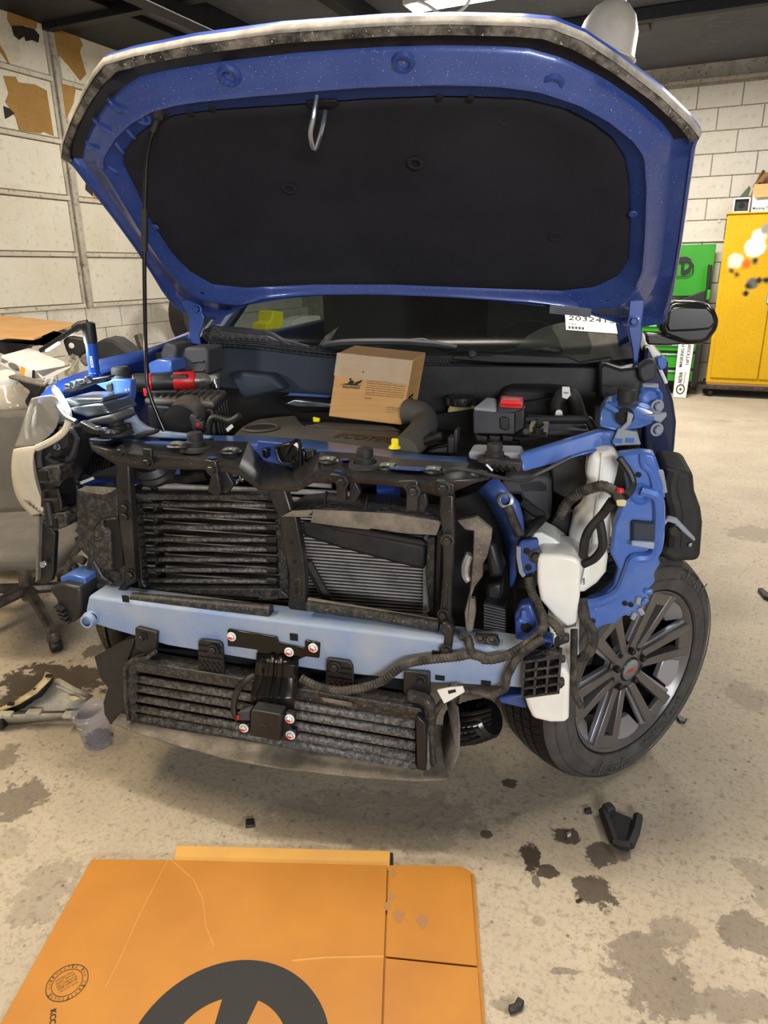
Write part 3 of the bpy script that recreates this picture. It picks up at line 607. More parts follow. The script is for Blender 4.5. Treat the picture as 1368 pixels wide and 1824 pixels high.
# ---------------------------------------------------------------- wheels
def make_wheel(c, nrm, name='wheel'):
    "c: centre of the outer face; nrm: outward axle direction"
    z = V(nrm).normalized(); up_ = V((0, 0, 1)); x = up_.cross(z).normalized(); y = z.cross(x)
    Mx = Matrix(((x.x, y.x, z.x, c[0]), (x.y, y.y, z.y, c[1]), (x.z, y.z, z.z, c[2]), (0, 0, 0, 1)))
    barrel = MB().lathe([(.262, .0), (.268, -.006), (.262, -.014), (.248, -.02), (.243, -.06), (.236, -.12), (.24, -.2), (.262, -.215)], 48)
    wl_ = barrel.build(name, 'wheel_dark', car); wl_.matrix_local = Mx
    prof = [(.262, -.012), (.268, .004), (.29, .012), (.32, .010), (.342, -.002), (.352, -.014), (.3585, -.026), (.3615, -.035), (.363, -.06), (.3645, -.11), (.363, -.16), (.359, -.19), (.345, -.215), (.31, -.228), (.262, -.215)]
    MB().lathe(prof[:7], 72).build('tire_sidewall', 'tire_side', wl_)
    MB().lathe(prof[6:], 72).build('tire_tread', 'tire_tread', wl_)
    MB().lathe([(.30, .0125), (.302, .0145), (.304, .0122)], 72).build('sidewall_ring', 'tire_side', wl_)
    MB().lathe([(.337, .003), (.339, .006), (.341, .0005)], 72).build('sidewall_ring', 'tire_side', wl_)
    # tread: raised ribs cut by sipes
    mb = MB()
    for (h0, h1) in ((-.036, -.066), (-.072, -.1), (-.106, -.134), (-.14, -.168), (-.174, -.2)):
        for i in range(72):
            a0 = 2 * math.pi * i / 72; a1 = a0 + 2 * math.pi / 72 * .93; sh = .02 if h0 < -.05 else .05
            pts = []
            for (a, h) in ((a0, h0), (a1, h0), (a1 + sh, h1), (a0 + sh, h1)):
                for r in (.358, .3695 - 10 * (h + .11) ** 2 * .12): pts.append((r * math.cos(a), r * math.sin(a), h))
            mb.add(pts, [(1, 3, 5, 7), (0, 1, 7, 6), (2, 3, 1, 0), (4, 5, 3, 2), (6, 7, 5, 4)])
    tb = mb.build('tread_block', 'tire_tread', wl_, smooth=0); tb['kind'] = 'stuff'
    # rim lip, disc and six twin spokes
    MB().lathe([(.238, -.028), (.25, -.01), (.258, -.002), (.264, -.004)], 60).build('rim_lip', 'wheel_face', wl_)
    MB().lathe([(0, -.045), (.085, -.045), (.095, -.055), (.095, -.09), (0, -.1)], 30).build('hub', 'wheel_dark', wl_)
    MB().lathe([(0, -.095), (.19, -.1), (.2, -.13), (0, -.14)], 40).build('brake_disc', 'bracket_steel', wl_)
    for k in range(6):
        a = 2 * math.pi * k / 6 + math.radians(8)
        def pt(r, t, h):
            return V((r * math.cos(a) - t * math.sin(a), r * math.sin(a) + t * math.cos(a), h))
        for sgn in (-1, 1):
            def bar(w0, w1, h0, h1, r_in, r_out, t_in, t_out, dpt):
                top = [pt(r_in, t_in - w0, h0), pt(r_out, t_out - w1, h1), pt(r_out, t_out + w1, h1), pt(r_in, t_in + w0, h0)]
                return MB().add(top + [p - V((0, 0, dpt)) for p in top], [(0, 3, 2, 1), (4, 5, 6, 7), (0, 1, 5, 4), (1, 2, 6, 5), (2, 3, 7, 6), (3, 0, 4, 7)])
            bar(.0125, .0165, -.034, -.006, .066, .25, sgn * .018, sgn * .044, .034).build('spoke', 'wheel_face', wl_, bev=.003)
            bar(.004, .007, -.046, -.016, .08, .248, sgn * .034, sgn * .068, .016).build('spoke_flank', 'wheel_bright', wl_, bev=.002)
        MB().add([pt(.212, -.042, -.014), pt(.25, -.05, -.007), pt(.25, .05, -.007), pt(.212, .042, -.014), pt(.212, -.042, -.03), pt(.25, -.05, -.03), pt(.25, .05, -.03), pt(.212, .042, -.03)],
                 [(0, 3, 2, 1), (4, 5, 6, 7), (0, 1, 5, 4), (1, 2, 6, 5), (2, 3, 7, 6), (3, 0, 4, 7)]).build('spoke_bridge', 'wheel_face', wl_, bev=.003)
        a += math.pi / 6
        MB().add([pt(.2, -.03, -.05), pt(.246, -.052, -.016), pt(.246, .052, -.016), pt(.2, .03, -.05), pt(.2, -.03, -.066), pt(.246, -.052, -.05), pt(.246, .052, -.05), pt(.2, .03, -.066)],
                 [(0, 3, 2, 1), (4, 5, 6, 7), (0, 1, 5, 4), (1, 2, 6, 5), (2, 3, 7, 6), (3, 0, 4, 7)]).build('spoke_web', 'wheel_bright', wl_, bev=.002)
    MB().lathe([(.036, -.05), (.04, -.03), (.06, -.036), (.078, -.044)], 30).build('hub_face', 'wheel_face', wl_)
    for k in range(5):
        a = 2 * math.pi * k / 5 + .3; c2 = V((.06 * math.cos(a), .06 * math.sin(a), -.046))
        MB().lathe([(.0, .026), (.007, .026), (.0105, .022), (.011, 0)], 6, Matrix.Translation(c2)).build('lug_nut', 'wheel_dark', wl_)
        a += math.pi / 5; c2 = V((.066 * math.cos(a), .066 * math.sin(a), -.038))
        MB().lathe([(.0, .003), (.008, .003), (.009, 0)], 10, Matrix.Translation(c2)).build('lug_hole', 'interior', wl_)
    MB().lathe([(0, -.022), (.026, -.022), (.033, -.025), (.035, -.034)], 26).build('center_cap', 'chrome_soft', wl_)
    text('cap_letters', 'GMC', 'red_light', (-.02, -.008, -.0215), (.02, -.008, -.0215), (0, 1, 0), wl_, bold=.01)
    return wl_, Mx
st_a = math.radians(42)
wc = V((.868, .365, .362)); wn = V((math.cos(st_a), -math.sin(st_a), -.03))
whl, WM = make_wheel(wc, wn)
# raised lettering on the sidewall, set letter by letter round the rim
def ring_text(body, r, a_start, da, size, m='tire_side', flip=False):
    for i, ch in enumerate(body):
        if ch == ' ': continue
        a = a_start + i * da; d = -1 if not flip else 1
        base = V((r * math.cos(a), r * math.sin(a), .0125)); radial = V((math.cos(a), math.sin(a), 0)); tang = V((-math.sin(a), math.cos(a), 0))
        if flip: tang = -tang; 
        up_ = radial if flip is True else -radial
        wdt = size * (.35 if ch == 'I' else .85)
        text('sidewall_letter', ch, m, base - tang * d * -wdt / 2 * -1 if False else base - tang * wdt / 2, base + tang * wdt / 2, up_, whl, ext=.0015, bold=.01)
mat('tire_letter', '#4a4a4a', .7)
ring_text('MICHELIN', .325, math.radians(240), math.radians(4.0), .02, 'tire_letter')
ring_text('MICHELIN', .305, math.radians(66), math.radians(-4.0), .02, 'tire_letter', True)
ring_text('CROSSCLIMATE', .285, math.radians(282), math.radians(3.8), .014, 'tire_letter')
make_wheel(V((-.74, .62, .362)), V((-math.cos(st_a), math.sin(st_a), 0)))
make_wheel(V((.90, 3.17, .362)), V((1, 0, 0)))
make_wheel(V((-.90, 3.17, .362)), V((-1, 0, 0)))
# ---------------------------------------------------------------- front end
def PX(c, x, y, yy): a = px_of(c, x, y); return P(*a, y=yy)
def cable(name, c, pts, yy, r, m='wire_loom', parent=None, n=8, rings=False):
    path = catmull([PX(c, p[0], p[1], p[2] if len(p) > 2 else yy) if not isinstance(p[0], str) else PX(p[0], p[1], p[2], p[3] if len(p) > 3 else yy) for p in pts], 6)
    if rings:                                   # split convoluted loom: alternating radius
        L_ = [0]
        for a, b in zip(path, path[1:]): L_.append(L_[-1] + (b - a).length)
        N_ = max(6, int(L_[-1] / .0045)); out = []; k = 0
        for i in range(N_ + 1):
            t = L_[-1] * i / N_
            while k < len(path) - 2 and L_[k + 1] < t: k += 1
            out.append(path[k].lerp(path[k + 1], (t - L_[k]) / max(1e-6, L_[k + 1] - L_[k])))
        return MB().tube(out, [r if i % 2 else r * .86 for i in range(len(out))], n).build(name, m, parent or car)
    return MB().tube(path, r, n).build(name, m, parent or car)
# bumper beam: bowed face, box section
top = [('X', 158, 1064), ('X', 200, 1070), ('X', 300, 1083), ('X', 442, 1101), ('X', 575, 1117), ('X', 765, 1140), ('X', 900, 1159), ('X', 940, 1166)]
bot = [('X', 152, 1106), ('X', 192, 1119), ('X', 300, 1150), ('X', 442, 1174), ('X', 575, 1195), ('X', 765, 1216), ('X', 900, 1223), ('X', 936, 1226)]
T_ = [PX(*p, .0) for p in top]; B_ = [PX(*p, .0) for p in bot]
mid = [a.lerp(b, .5) + V((0, -.004, 0)) for a, b in zip(T_, B_)]
rows = [[p + V((0, .085, .004)) for p in T_], [p + V((0, .008, .004)) for p in T_], T_, mid, B_, [p + V((0, .085, 0)) for p in B_], [p + V((0, .085, .004)) for p in T_]]
mb = MB().grid(rows)
n_ = len(T_); mb.f += [tuple(i * n_ for i in range(6)), tuple(i * n_ + n_ - 1 for i in range(5, -1, -1))]
beam = mb.build('bumper_beam', 'blue_pale', car, bev=.004, smooth=30)
MB().lathe([(.014, .0), (.022, .0), (.024, -.012), (.02, -.03), (.014, -.03)], 20, axis_M(PX('A', 752, 1640, -.002), (0, 1, 0))).build('tow_socket', 'blue_pale', beam)
MB().lathe([(0, .0), (.0145, .0)], 16, axis_M(PX('A', 752, 1640, -.016), (0, -1, 0))).build('tow_hole', 'interior', beam)
for c, x, y, w_, h_ in (('F', 338, 150, .022, .02), ('F', 1032, 229, .022, .014), ('F', 1050, 349, .024, .013), ('F', 1275, 376, .024, .014), ('B', 90, 1165, .02, .02)):
    MB().box(PX(c, x, y, -.004), (w_, .004, h_)).build('slot', 'interior', beam)
for c, x, y in (('B', 970, 1290),):
    MB().box(PX(c, x, y - 6, .03), (.065, .05, .014)).build('pad', 'plastic_dusty', beam, bev=.004)
plate('rubber_stop', 'F', [(1215, 155), (1325, 160), (1338, 195), (1228, 190)], .01, .03, 'plastic_dusty', beam)
for x, y in ((1245, 162), (1303, 166)): bolt(PX('F', x, y, .006), (0, -.5, .8), .008, 'plastic_dusty', beam, h=.004)
# rail ends left and right
plate('rail_collar', 'A', [(485, 1315), (560, 1290), (690, 1320), (695, 1420), (660, 1440), (640, 1370), (560, 1350), (500, 1385)], .03, .07, 'blue_mid', car, .004)
plate('crash_box', 'A', [(385, 1405), (500, 1370), (650, 1400), (660, 1600), (580, 1700), (480, 1620), (450, 1500)], .0, .09, 'plastic', car, .01)
for k in range(4): MB().box(PX('A', 490 + k * 16, 1560 + k * 34, -.006), (.028, .02, .006), Matrix.Rotation(.4, 3, 'Y')).build('rib', 'plastic', car)
plate('rail_plate', 'D', [(300, 985), (330, 935), (390, 920), (430, 1035), (425, 1100), (520, 1130), (500, 1170), (305, 1118)], .06, .05, 'blue_inner', car, .006)
MB().lathe([(.012, 0), (.014, .004), (.008, .008), (.006, .03), (0, .032)], 12, axis_M(PX('D', 350, 1012, .05), (0, -.2, 1))).build('stud', 'blue_mid', car)
MB().lathe([(0, .001), (.013, .001), (.014, 0)], 16, axis_M(PX('D', 365, 1052, .058), (0, -1, 0))).build('hole', 'interior', car)
# ---- lower shutter assembly
LS = -.035
lsh = plate('lower_shutter', 'X', [(222, 1181), (236, 1176), (400, 1204), (560, 1232), (748, 1262), (760, 1282), (758, 1374), (742, 1371), (742, 1284), (560, 1252), (400, 1224), (243, 1197), (240, 1279), (560, 1346), (742, 1366), (742, 1374), (560, 1353), (228, 1284)], LS, .06, 'plastic_dusty', car, .004)
plate('back_plate', 'X', [(240, 1196), (742, 1284), (742, 1368), (240, 1280)], .03, .005, 'interior', lsh, 0)
for yl, yr in ((1207, 1288), (1223, 1307), (1241, 1328), (1259, 1347), (1274, 1362)):
    a, b = P(245, yl, y=LS + .012), P(741, yr, y=LS + .012); d = (b - a); R = d.to_track_quat('X', 'Z').to_matrix()
    rows = []
    for p in (a, b): rows.append([p + R @ V((0, q[0], q[1])) for q in ((.002, .011), (-.006, .008), (-.012, -.006), (-.008, -.011), (.004, -.009))])
    MB().grid(rows).build('slat', 'slat_dusty', lsh, solid=.003)
for i in range(5):
    yl = 1206 + 17.5 * i; MB().lathe([(0, .006), (.009, .005), (.011, 0)], 12, axis_M(P(243, yl, y=LS), (0, -1, 0))).build('pivot', 'plastic', lsh)
MB().tube([P(*q, y=LS - .004) for q in ((229, 1282), (224, 1240), (223, 1192), (228, 1181), (240, 1176), (262, 1172), (278, 1160))], .006, 8).build('edge_bead', 'plastic_dusty', lsh)
plate('shelf', 'E', [(370, 478), (545, 500), (760, 555), (790, 500), (590, 465), (430, 450)], .02, .02, 'plastic_tan', lsh)
for a, b in (((500, 490), (590, 465)), ((590, 465), (615, 505)), ((650, 515), (780, 490)), ((700, 525), (760, 500))): MB().tube([PX('E', *a, .0), PX('E', *b, .0)], .003, 6).build('wire_rib', 'plastic_gloss', lsh)
for a, b in (((640, 470), (700, 440)), ((700, 440), (740, 480)), ((740, 480), (800, 455)), ((800, 460), (860, 510)), ((860, 470), (900, 510))): MB().tube([PX('F', *a, .0), PX('F', *b, .0)], .003, 6).build('wire_rib', 'plastic_gloss', lsh)
plate('torn_flap', 'F', [(470, 445), (620, 470), (615, 492), (480, 465)], -.045, .004, 'plastic_tan', lsh)
# dark baffles behind the beam
plate('baffle', 'X', [(278, 1155), (350, 1160), (460, 1176), (532, 1190), (625, 1200), (720, 1212), (720, 1262), (560, 1236), (400, 1208), (278, 1184)], .05, .006, 'plastic', car, 0)
# tabs up to the beam
tabs = [[('E', 410, 240), ('E', 425, 232), ('E', 545, 264), ('E', 540, 385), ('E', 500, 420), ('E', 410, 355)], [('F', 872, 330), ('F', 880, 318), ('F', 1000, 326), ('F', 1000, 440), ('F', 960, 460), ('F', 868, 420)]]
for tp_ in tabs: MB().prism([PX(*q, -.02) for q in tp_], (0, .016, 0)).build('mount_tab', 'plastic', lsh, bev=.004)
for c, x, y in (('E', 460, 290), ('F', 957, 358)): bolt(PX(c, x, y, -.022), r=.008, m='plastic', parent=lsh)
for c, q in (('E', [(795, 318), (812, 308), (925, 322), (945, 340), (960, 545), (795, 520)]), ('F', [(495, 265), (510, 258), (612, 272), (625, 295), (632, 440), (490, 392)])):
    tb = plate('ribbed_tab', c, q, -.024, .01, 'plastic', lsh, .003)
    x0, x1 = q[0][0], q[3][0]; yt, yb = q[2][1], q[4][1]
    n_ = 6
    ymid = yt + (yb - yt) * .48
    for k in range(6):
        xa = x0 + (x1 - x0) * k / 5; h = (yb - ymid) * .9
        for sgn in (-1, 1):
            xb = xa + sgn * h * .75; xb2 = min(max(xb, x0 + 4), x1); f = (xb2 - xa) / (xb - xa) if xb != xa else 1
            if f <= 0.05: continue
            yo = ymid + (xa - x0) * .15; MB().tube([PX(c, xa, yo, -.026), PX(c, xb2, yo + h * f, -.026)], .0022, 4).build('rib', 'plastic_gloss', lsh)
    for k in range(3): yo = yt + 18 + k * (ymid - yt) * .32; MB().tube([PX(c, x0 + 4, yo, -.026), PX(c, x1 - 4, yo + (x1 - x0) * .14, -.026)], .0022, 4).build('rib', 'plastic_gloss', lsh)
for c, x, y in (('E', 888, 370), ('F', 537, 298)): bolt(PX(c, x, y, -.03), r=.011, m='plastic', parent=lsh, h=.008)
MB().tube(catmull([PX('F', *q) for q in ((900, 432, -.03), (960, 445, -.035), (995, 470, -.04), (1003, 520, -.03), (995, 600, -.02))], 4), .017, 8).build('bent_arm', 'plastic_dusty', lsh)
plate('end_plate', 'F', [(932, 545), (948, 540), (980, 575), (978, 800), (935, 795)], -.06, .03, 'plastic', lsh, .004)
plate('end_post', 'F', [(985, 600), (998, 640), (1000, 800), (980, 800)], -.03, .03, 'plastic_tan', lsh, .003)
# ---- splitter and side flaps
zf = .215
spl = [PW(*q, 0) for q in ()]
sp_px = [(200, 1290), (240, 1306), (300, 1325), (400, 1353), (500, 1371), (640, 1387), (740, 1393), (797, 1390)]
fr = [P(*q, z=zf) for q in sp_px]; bk = [V((p.x, .16, zf + .015)) for p in reversed(fr)]
spl = MB().prism(fr + bk, (0, 0, .006)).build('splitter', 'plastic_tan', car, bev=.002)
rows = []
for q in ((1, .0), (.62, .02), (.25, .012), (0, .0)):
    rows.append([P(797, 1390, z=zf).lerp(PX('F', 1135, 490, .06), 1 - q[0]) + V((q[1], 0, 0)), PX('F', 1050, 690, .05).lerp(PX('F', 1060, 470, .1), 1 - q[0]) + V((q[1], .04, 0)), V((.36, .16, .25)).lerp(V((.38, .2, .45)), 1 - q[0])])
MB().grid(rows).build('splitter_flap', 'plastic_tan', spl, solid=.006)
plate('air_flap', 'X', [(168, 1170), (218, 1142), (241, 1136), (226, 1180), (228, 1276), (197, 1291), (186, 1272), (184, 1252), (192, 1225), (178, 1208)], .0, .006, 'plastic', car, .001)
plate('air_flap_fold', 'X', [(218, 1142), (241, 1134), (262, 1140), (262, 1175), (240, 1178), (226, 1182), (214, 1200)], .012, .03, 'plastic', car, .004)
# ---- radar bracket and module
rb = MB().prism([PX('F', *q, -.014) for q in ((12, 118), (22, 114), (255, 152), (262, 178), (390, 206), (390, 172), (400, 168), (465, 182), (460, 255), (395, 246), (360, 262), (160, 238), (158, 214), (60, 200), (14, 196))], (0, .008, 0)).build('sensor_bracket', 'steel_gloss', car, bev=.003)
prof = [(228, -.014), (272, -.03), (280, -.031), (335, -.033), (428, -.064), (436, -.066), (520, -.068)]
def edge_x(y, side):
    l = [(228, 158), (330, 150), (345, 138), (430, 128), (520, 132)]; r = [(228, 360), (330, 360), (345, 358), (430, 345), (520, 333)]
    t_ = l if side == 0 else r
    for a, b in zip(t_, t_[1:]):
        if a[0] <= y <= b[0]: return a[1] + (b[1] - a[1]) * (y - a[0]) / (b[0] - a[0])
    return t_[-1][1]
rows = []
cols = [(0, 0), (.3, 0), (.32, .006), (.4, .006), (.42, 0), (.5, 0), (.52, .006), (.6, .006), (.62, 0), (1, 0)]
for y, dy in prof:
    a, b = edge_x(y, 0), edge_x(y, 1); rows.append([PX('F', a + (b - a) * k, y + 18 * k, dy - dd) for k, dd in cols])
MB().grid(rows).build('stepped_plate', 'steel_gloss', rb, solid=.004, bev=0, smooth=25)
rad = plate('radar_sensor', 'F', [(128, 505), (275, 530), (268, 660), (122, 632)], -.115, .045, 'plastic', rb, .004)
plate('sensor_ear', 'F', [(275, 535), (300, 518), (340, 530), (338, 570), (318, 575), (320, 600), (345, 605), (350, 645), (322, 660), (270, 655)], -.09, .02, 'plastic', rb, .003)
plate('sensor_ear', 'F', [(70, 575), (120, 570), (120, 620), (80, 618)], -.09, .02, 'plastic', rb, .003)
MB().lathe([(.006, 0), (.007, .0015), (.008, 0)], 16, axis_M(PX('F', 192, 590, -.116), (0, -1, 0))).build('sensor_mark', 'plastic_grey', rb)
plate('connector', 'F', [(68, 515), (122, 508), (122, 560), (66, 553)], -.1, .03, 'plastic_grey', rb, .003)
MB().box(PX('F', 66, 542, -.105), (.006, .006, .01)).build('lock_tab', 'red_plastic', rb)
cable('sensor_cable', 'F', [(142, 338, -.05), (100, 365, -.07), (60, 420, -.08), (45, 480, -.09), (50, 530, -.095), (68, 545, -.09)], -.08, .009, 'cable', rb)
for x, y, yy in ((35, 147, -.016), (315, 222, -.016), (432, 202, -.016), (95, 592, -.092), (318, 548, -.092), (322, 627, -.092)):
    c = PX('F', x, y, yy); s_ = bolt(c, r=.0085, m='white_paper', parent=rb, washer=1.6, h=.008, name='screw')
    MB().box(c + V((0, -.0112, 0)), (.012, .001, .006), Matrix.Rotation(random.random(), 3, 'Y')).build('paint_mark', 'red_light', rb)
# ---- upper shutter (left opening)
US = .11
ush = MB().prism([PX('B', *q, US) for q in ((112, 452), (1095, 462), (1095, 500), (160, 498), (200, 1030), (225, 1092), (1130, 1095), (1090, 500), (1094, 462), (1150, 560), (1180, 700), (1195, 1165), (990, 1168), (200, 1125), (180, 1122))], (0, .035, 0)).build('upper_shutter', 'plastic_dusty', car, bev=.004)
ys = [530, 604, 680, 764, 828, 900, 971, 1044]
for i, y in enumerate(ys):
    a, b = PX('B', 185 + i * 6, y, US + .012), PX('B', 1105, y + 3, US + .012); R = (b - a).to_track_quat('X', 'Z').to_matrix()
    rows = [[p + R @ V((0, q[0], q[1])) for q in ((.006, .0055), (-.002, .005), (-.006, .001), (-.004, -.0045))] for p in (a, b)]
    MB().grid(rows).build('slat', 'slat_dusty', ush, solid=.003)
    MB().lathe([(0, .008), (.008, .008), (.0095, 0)], 12, axis_M(PX('B', 180 + i * 6, y + 4, US), (1, 0, 0))).build('pivot', 'plastic', ush)
    MB().lathe([(0, .03), (.009, .03), (.0105, 0)], 12, axis_M(PX('B', 1118, y, US - .004), (-1, 0, 0))).build('pivot', 'plastic', ush)
plate('bottom_lip', 'B', [(205, 1098), (1130, 1098), (1195, 1150), (1195, 1168), (985, 1160), (210, 1122)], US - .012, .03, 'plastic_dusty', ush, .004)
plate('clip_foot', 'B', [(985, 1128), (1000, 1150), (1095, 1155), (1110, 1130), (1118, 1170), (985, 1176)], US - .025, .02, 'plastic_dusty', ush, .002)
# condenser and radiator core behind both openings
core = plate('condenser', 'X', [(240, 865), (790, 905), (765, 1100), (545, 1085), (260, 1055)], .235, .03, 'alu_dark', car, 0)
mb = MB()
for i in range(34):
    k = i / 33
    for xa, xb, th in ((255, 520, .0034), (530, 762, .0042)):
        if xa < 300 and i % 2: continue
        a = PX('X', xa, 868 + 37 * (xa - 255) / 507 + 190 * k, .23); b = PX('X', xb, 868 + 37 * (xb - 255) / 507 + 190 * k, .23); R = (b - a).to_track_quat('X', 'Z').to_matrix()
        mb.box((a + b) / 2, ((b - a).length, .006, th), R)
cf_ = mb.build('core_tubes', 'alu_core', core, smooth=0); cf_['kind'] = 'stuff'
for i, (q0, q1) in enumerate((((270, 865), (640, 880)), ((255, 872), (560, 892)))): MB().tube([P(*q0, y=.2), P(*q1, y=.2)], .008, 8).build('top_tube', 'alu_core', core)
plate('end_tank', 'B', [(255, 410), (290, 405), (325, 1100), (290, 1100), (270, 560)], .18, .04, 'alu_dark', core, .006)
plate('end_tank', 'C', [(890, 640), (930, 640), (925, 1080), (885, 1092)], .2, .03, 'alu_core', core, .006)
# foam strips and seals in the right opening
plate('foam_strip', 'C', [(182, 560), (420, 585), (905, 690), (900, 838), (700, 790), (420, 715), (190, 640)], .17, .03, 'rubber', car, .012)
plate('foam_edge', 'C', [(350, 575), (560, 600), (905, 670), (905, 700), (560, 640), (350, 600)], .155, .02, 'rubber', car, .006)
MB().tube([PX('C', 220, 785, .16), PX('C', 290, 915, .16), PX('C', 345, 1015, .16)], .014, 6).build('diagonal_strip', 'rubber', car)
plate('side_seal', 'C', [(915, 640), (960, 640), (955, 1080), (930, 1090), (905, 850)], .15, .04, 'plastic_dusty', car, .004)
plate('side_seal', 'C', [(970, 600), (1000, 600), (985, 1090), (955, 1095)], .14, .05, 'plastic', car, .004)
MB().tube([P(237, 1066, y=.03), P(483, 1088, y=.03)], .019, 10).build('seal_bar', 'plastic_dusty', car)
MB().tube([P(549, 1078, y=.05), P(660, 1094, y=.05), P(782, 1116, y=.04)], .017, 10).build('seal_bar', 'plastic_dusty', car)
MB().tube([P(549, 1068, y=.055), P(780, 1106, y=.05)], .007, 8).build('seal_lip', 'plastic_tan', car)
# ---- vertical braces
plate('left_brace', 'B', [(22, 225), (110, 222), (118, 430), (128, 560), (140, 800), (160, 1055), (90, 1090), (95, 1180), (105, 1245), (75, 1250), (40, 1180), (22, 1115), (80, 1060), (75, 900), (45, 680), (22, 420)], .06, .03, 'bracket_steel', car, .005)
for x, y in ((93, 545), (95, 605), (128, 1000), (70, 1215)): bolt(PX('B', x, y, .058), r=.011, m='bracket_steel')
MB().lathe([(0, .001), (.005, 0)], 10, axis_M(PX('B', 75, 443, .0585), (0, -1, 0))).build('hole', 'interior', car)
plate('center_brace', 'B', [(1045, 415), (1165, 410), (1212, 560), (1245, 610), (1290, 860), (1305, 990), (1310, 1150), (1325, 1230), (1368, 1240), (1430, 1250), (1432, 1318), (1380, 1330), (1260, 1310), (1185, 1220), (1190, 1140), (1195, 1000), (1150, 780), (1130, 620), (1085, 540)], .07, .03, 'bracket_steel', car, .005)
plate('slot_boss', 'C', [(115, 892), (182, 880), (186, 980), (135, 1000)], .066, .006, 'bracket_steel', car, .004)
for q in ([(142, 905), (160, 900), (160, 920), (142, 925)], [(143, 938), (164, 932), (164, 972), (148, 976)]): plate('slot', 'C', q, .064, .002, 'interior', car, 0)
for x, y in ((1212, 782), (1232, 914)): MB().lathe([(0, .001), (.006, 0)], 10, axis_M(PX('B', x, y, .0685), (0, -1, 0))).build('hole', 'interior', car)
bolt(PX('C', 265, 1115, .066), r=.011, m='bracket_steel')
plate('right_brace', 'C', [(985, 385), (1070, 395), (1072, 640), (1060, 860), (1052, 1110), (1070, 1185), (1062, 1275), (1010, 1275), (1008, 1190), (985, 1130), (985, 1080), (1005, 860), (1003, 620), (985, 520)], .03, .03, 'bracket_steel', car, .006)
plate('brace_rib', 'C', [(1012, 915), (1035, 905), (1032, 1040), (1018, 1060), (1002, 1050)], .026, .006, 'bracket_steel', car, .003)
for x, y in ((1032, 660), (1008, 1090), (1035, 1250)): bolt(PX('C', x, y, .026), r=.01, m='bracket_steel')
plate('beam_bracket', 'F', [(1062, 80), (1100, 90), (1115, 120), (1105, 240), (1060, 240), (1070, 150), (1050, 120)], -.012, .02, 'bracket_steel', car, .005)
bolt(PX('F', 1080, 215, -.014), r=.011, m='bracket_steel')
# ---- upper radiator support: pressed steel strip with a dip at the latch
st_f = [(162, 795), (205, 806), (260, 812), (370, 822), (425, 834), (465, 866), (528, 868), (556, 846), (633, 846), (726, 855), (787, 858), (872, 853)]
st_b = [(156, 780), (225, 782), (290, 790), (365, 785), (442, 788), (470, 822), (520, 834), (572, 806), (633, 808), (713, 818), (787, 822), (885, 828)]
fl_b = [(164, 802), (208, 828), (262, 836), (372, 836), (425, 846), (463, 874), (529, 876), (558, 860), (633, 860), (726, 868), (787, 885), (840, 862)]
A_ = [P(*q, y=.03) for q in st_f]; Bk = [P(*q, y=.15) for q in st_b]; C_ = [P(*q, y=.028) for q in fl_b]
for k in range(len(A_)): Bk[k].y = .15
rows = [Bk, [a.lerp(b, .04) for a, b in zip(A_, Bk)], A_, C_]
sup = MB().grid(rows).build('radiator_support', 'bracket_steel', car, solid=.004, smooth=25)
for q in ([(165, 160), (250, 150), (262, 215), (262, 262), (220, 250), (205, 200)],): pass
for q, yy in (([(480, 680), (552, 685), (560, 810), (520, 840), (495, 800)], .022), ):
    plate('hanger', 'N', q, yy, .012, 'bracket_steel', sup, .003)
legs = [('B', [(620, 225), (700, 232), (735, 450), (700, 470), (640, 440), (665, 340)], .022), ('B', [(700, 235), (745, 250), (822, 390), (770, 460), (735, 440)], .05),
        ('C', [(345, 272), (445, 290), (440, 445), (388, 440), (385, 340)], .022), ('C', [(460, 300), (490, 300), (530, 380), (495, 452), (465, 440)], .05), ('C', [(740, 315), (862, 310), (858, 495), (790, 490), (795, 380)], .022), ('C', [(862, 390), (905, 380), (918, 450), (895, 505), (862, 490)], .05),
        ('C', [(960, 310), (1075, 330), (1070, 400), (985, 390)], .02)]
for c, q, yy in legs: plate('hanger', c, q, yy, .02, 'bracket_steel' if yy < .04 else 'plastic', sup, .004)
for c, x, y in (('N', 330, 705), ('N', 530, 785), ('N', 1018, 838), ('C', 420, 322), ('C', 835, 375), ('C', 1010, 357), ('C', 1033, 660)): bolt(PX(c, x, y, .016), r=.011, m='bracket_steel', parent=sup)
def rubber_bump(c, x, y, yy, s=1.0, base=True, m='rubber'):
    p = PX(c, x, y, yy); Mx = Matrix.Translation(p) @ Matrix.Scale(s, 4)
    mb = MB()
    if base: mb.lathe([(.045, -.012), (.042, -.004), (.03, .0)], 20, Mx)
    mb.lathe([(.026, -.004), (.026, .012), (.021, .014), (.022, .03), (.019, .036), (0, .037)], 14, Mx)
    return mb.build('rubber_bumper', m, sup)
rubber_bump('N', 893, 655, .1); rubber_bump('C', 555, 205, .09); rubber_bump('K', 385, 855, .1, .9); rubber_bump('N', 290, 535, .13, 1.05); rubber_bump('N', 380, 530, .16, .45, False)
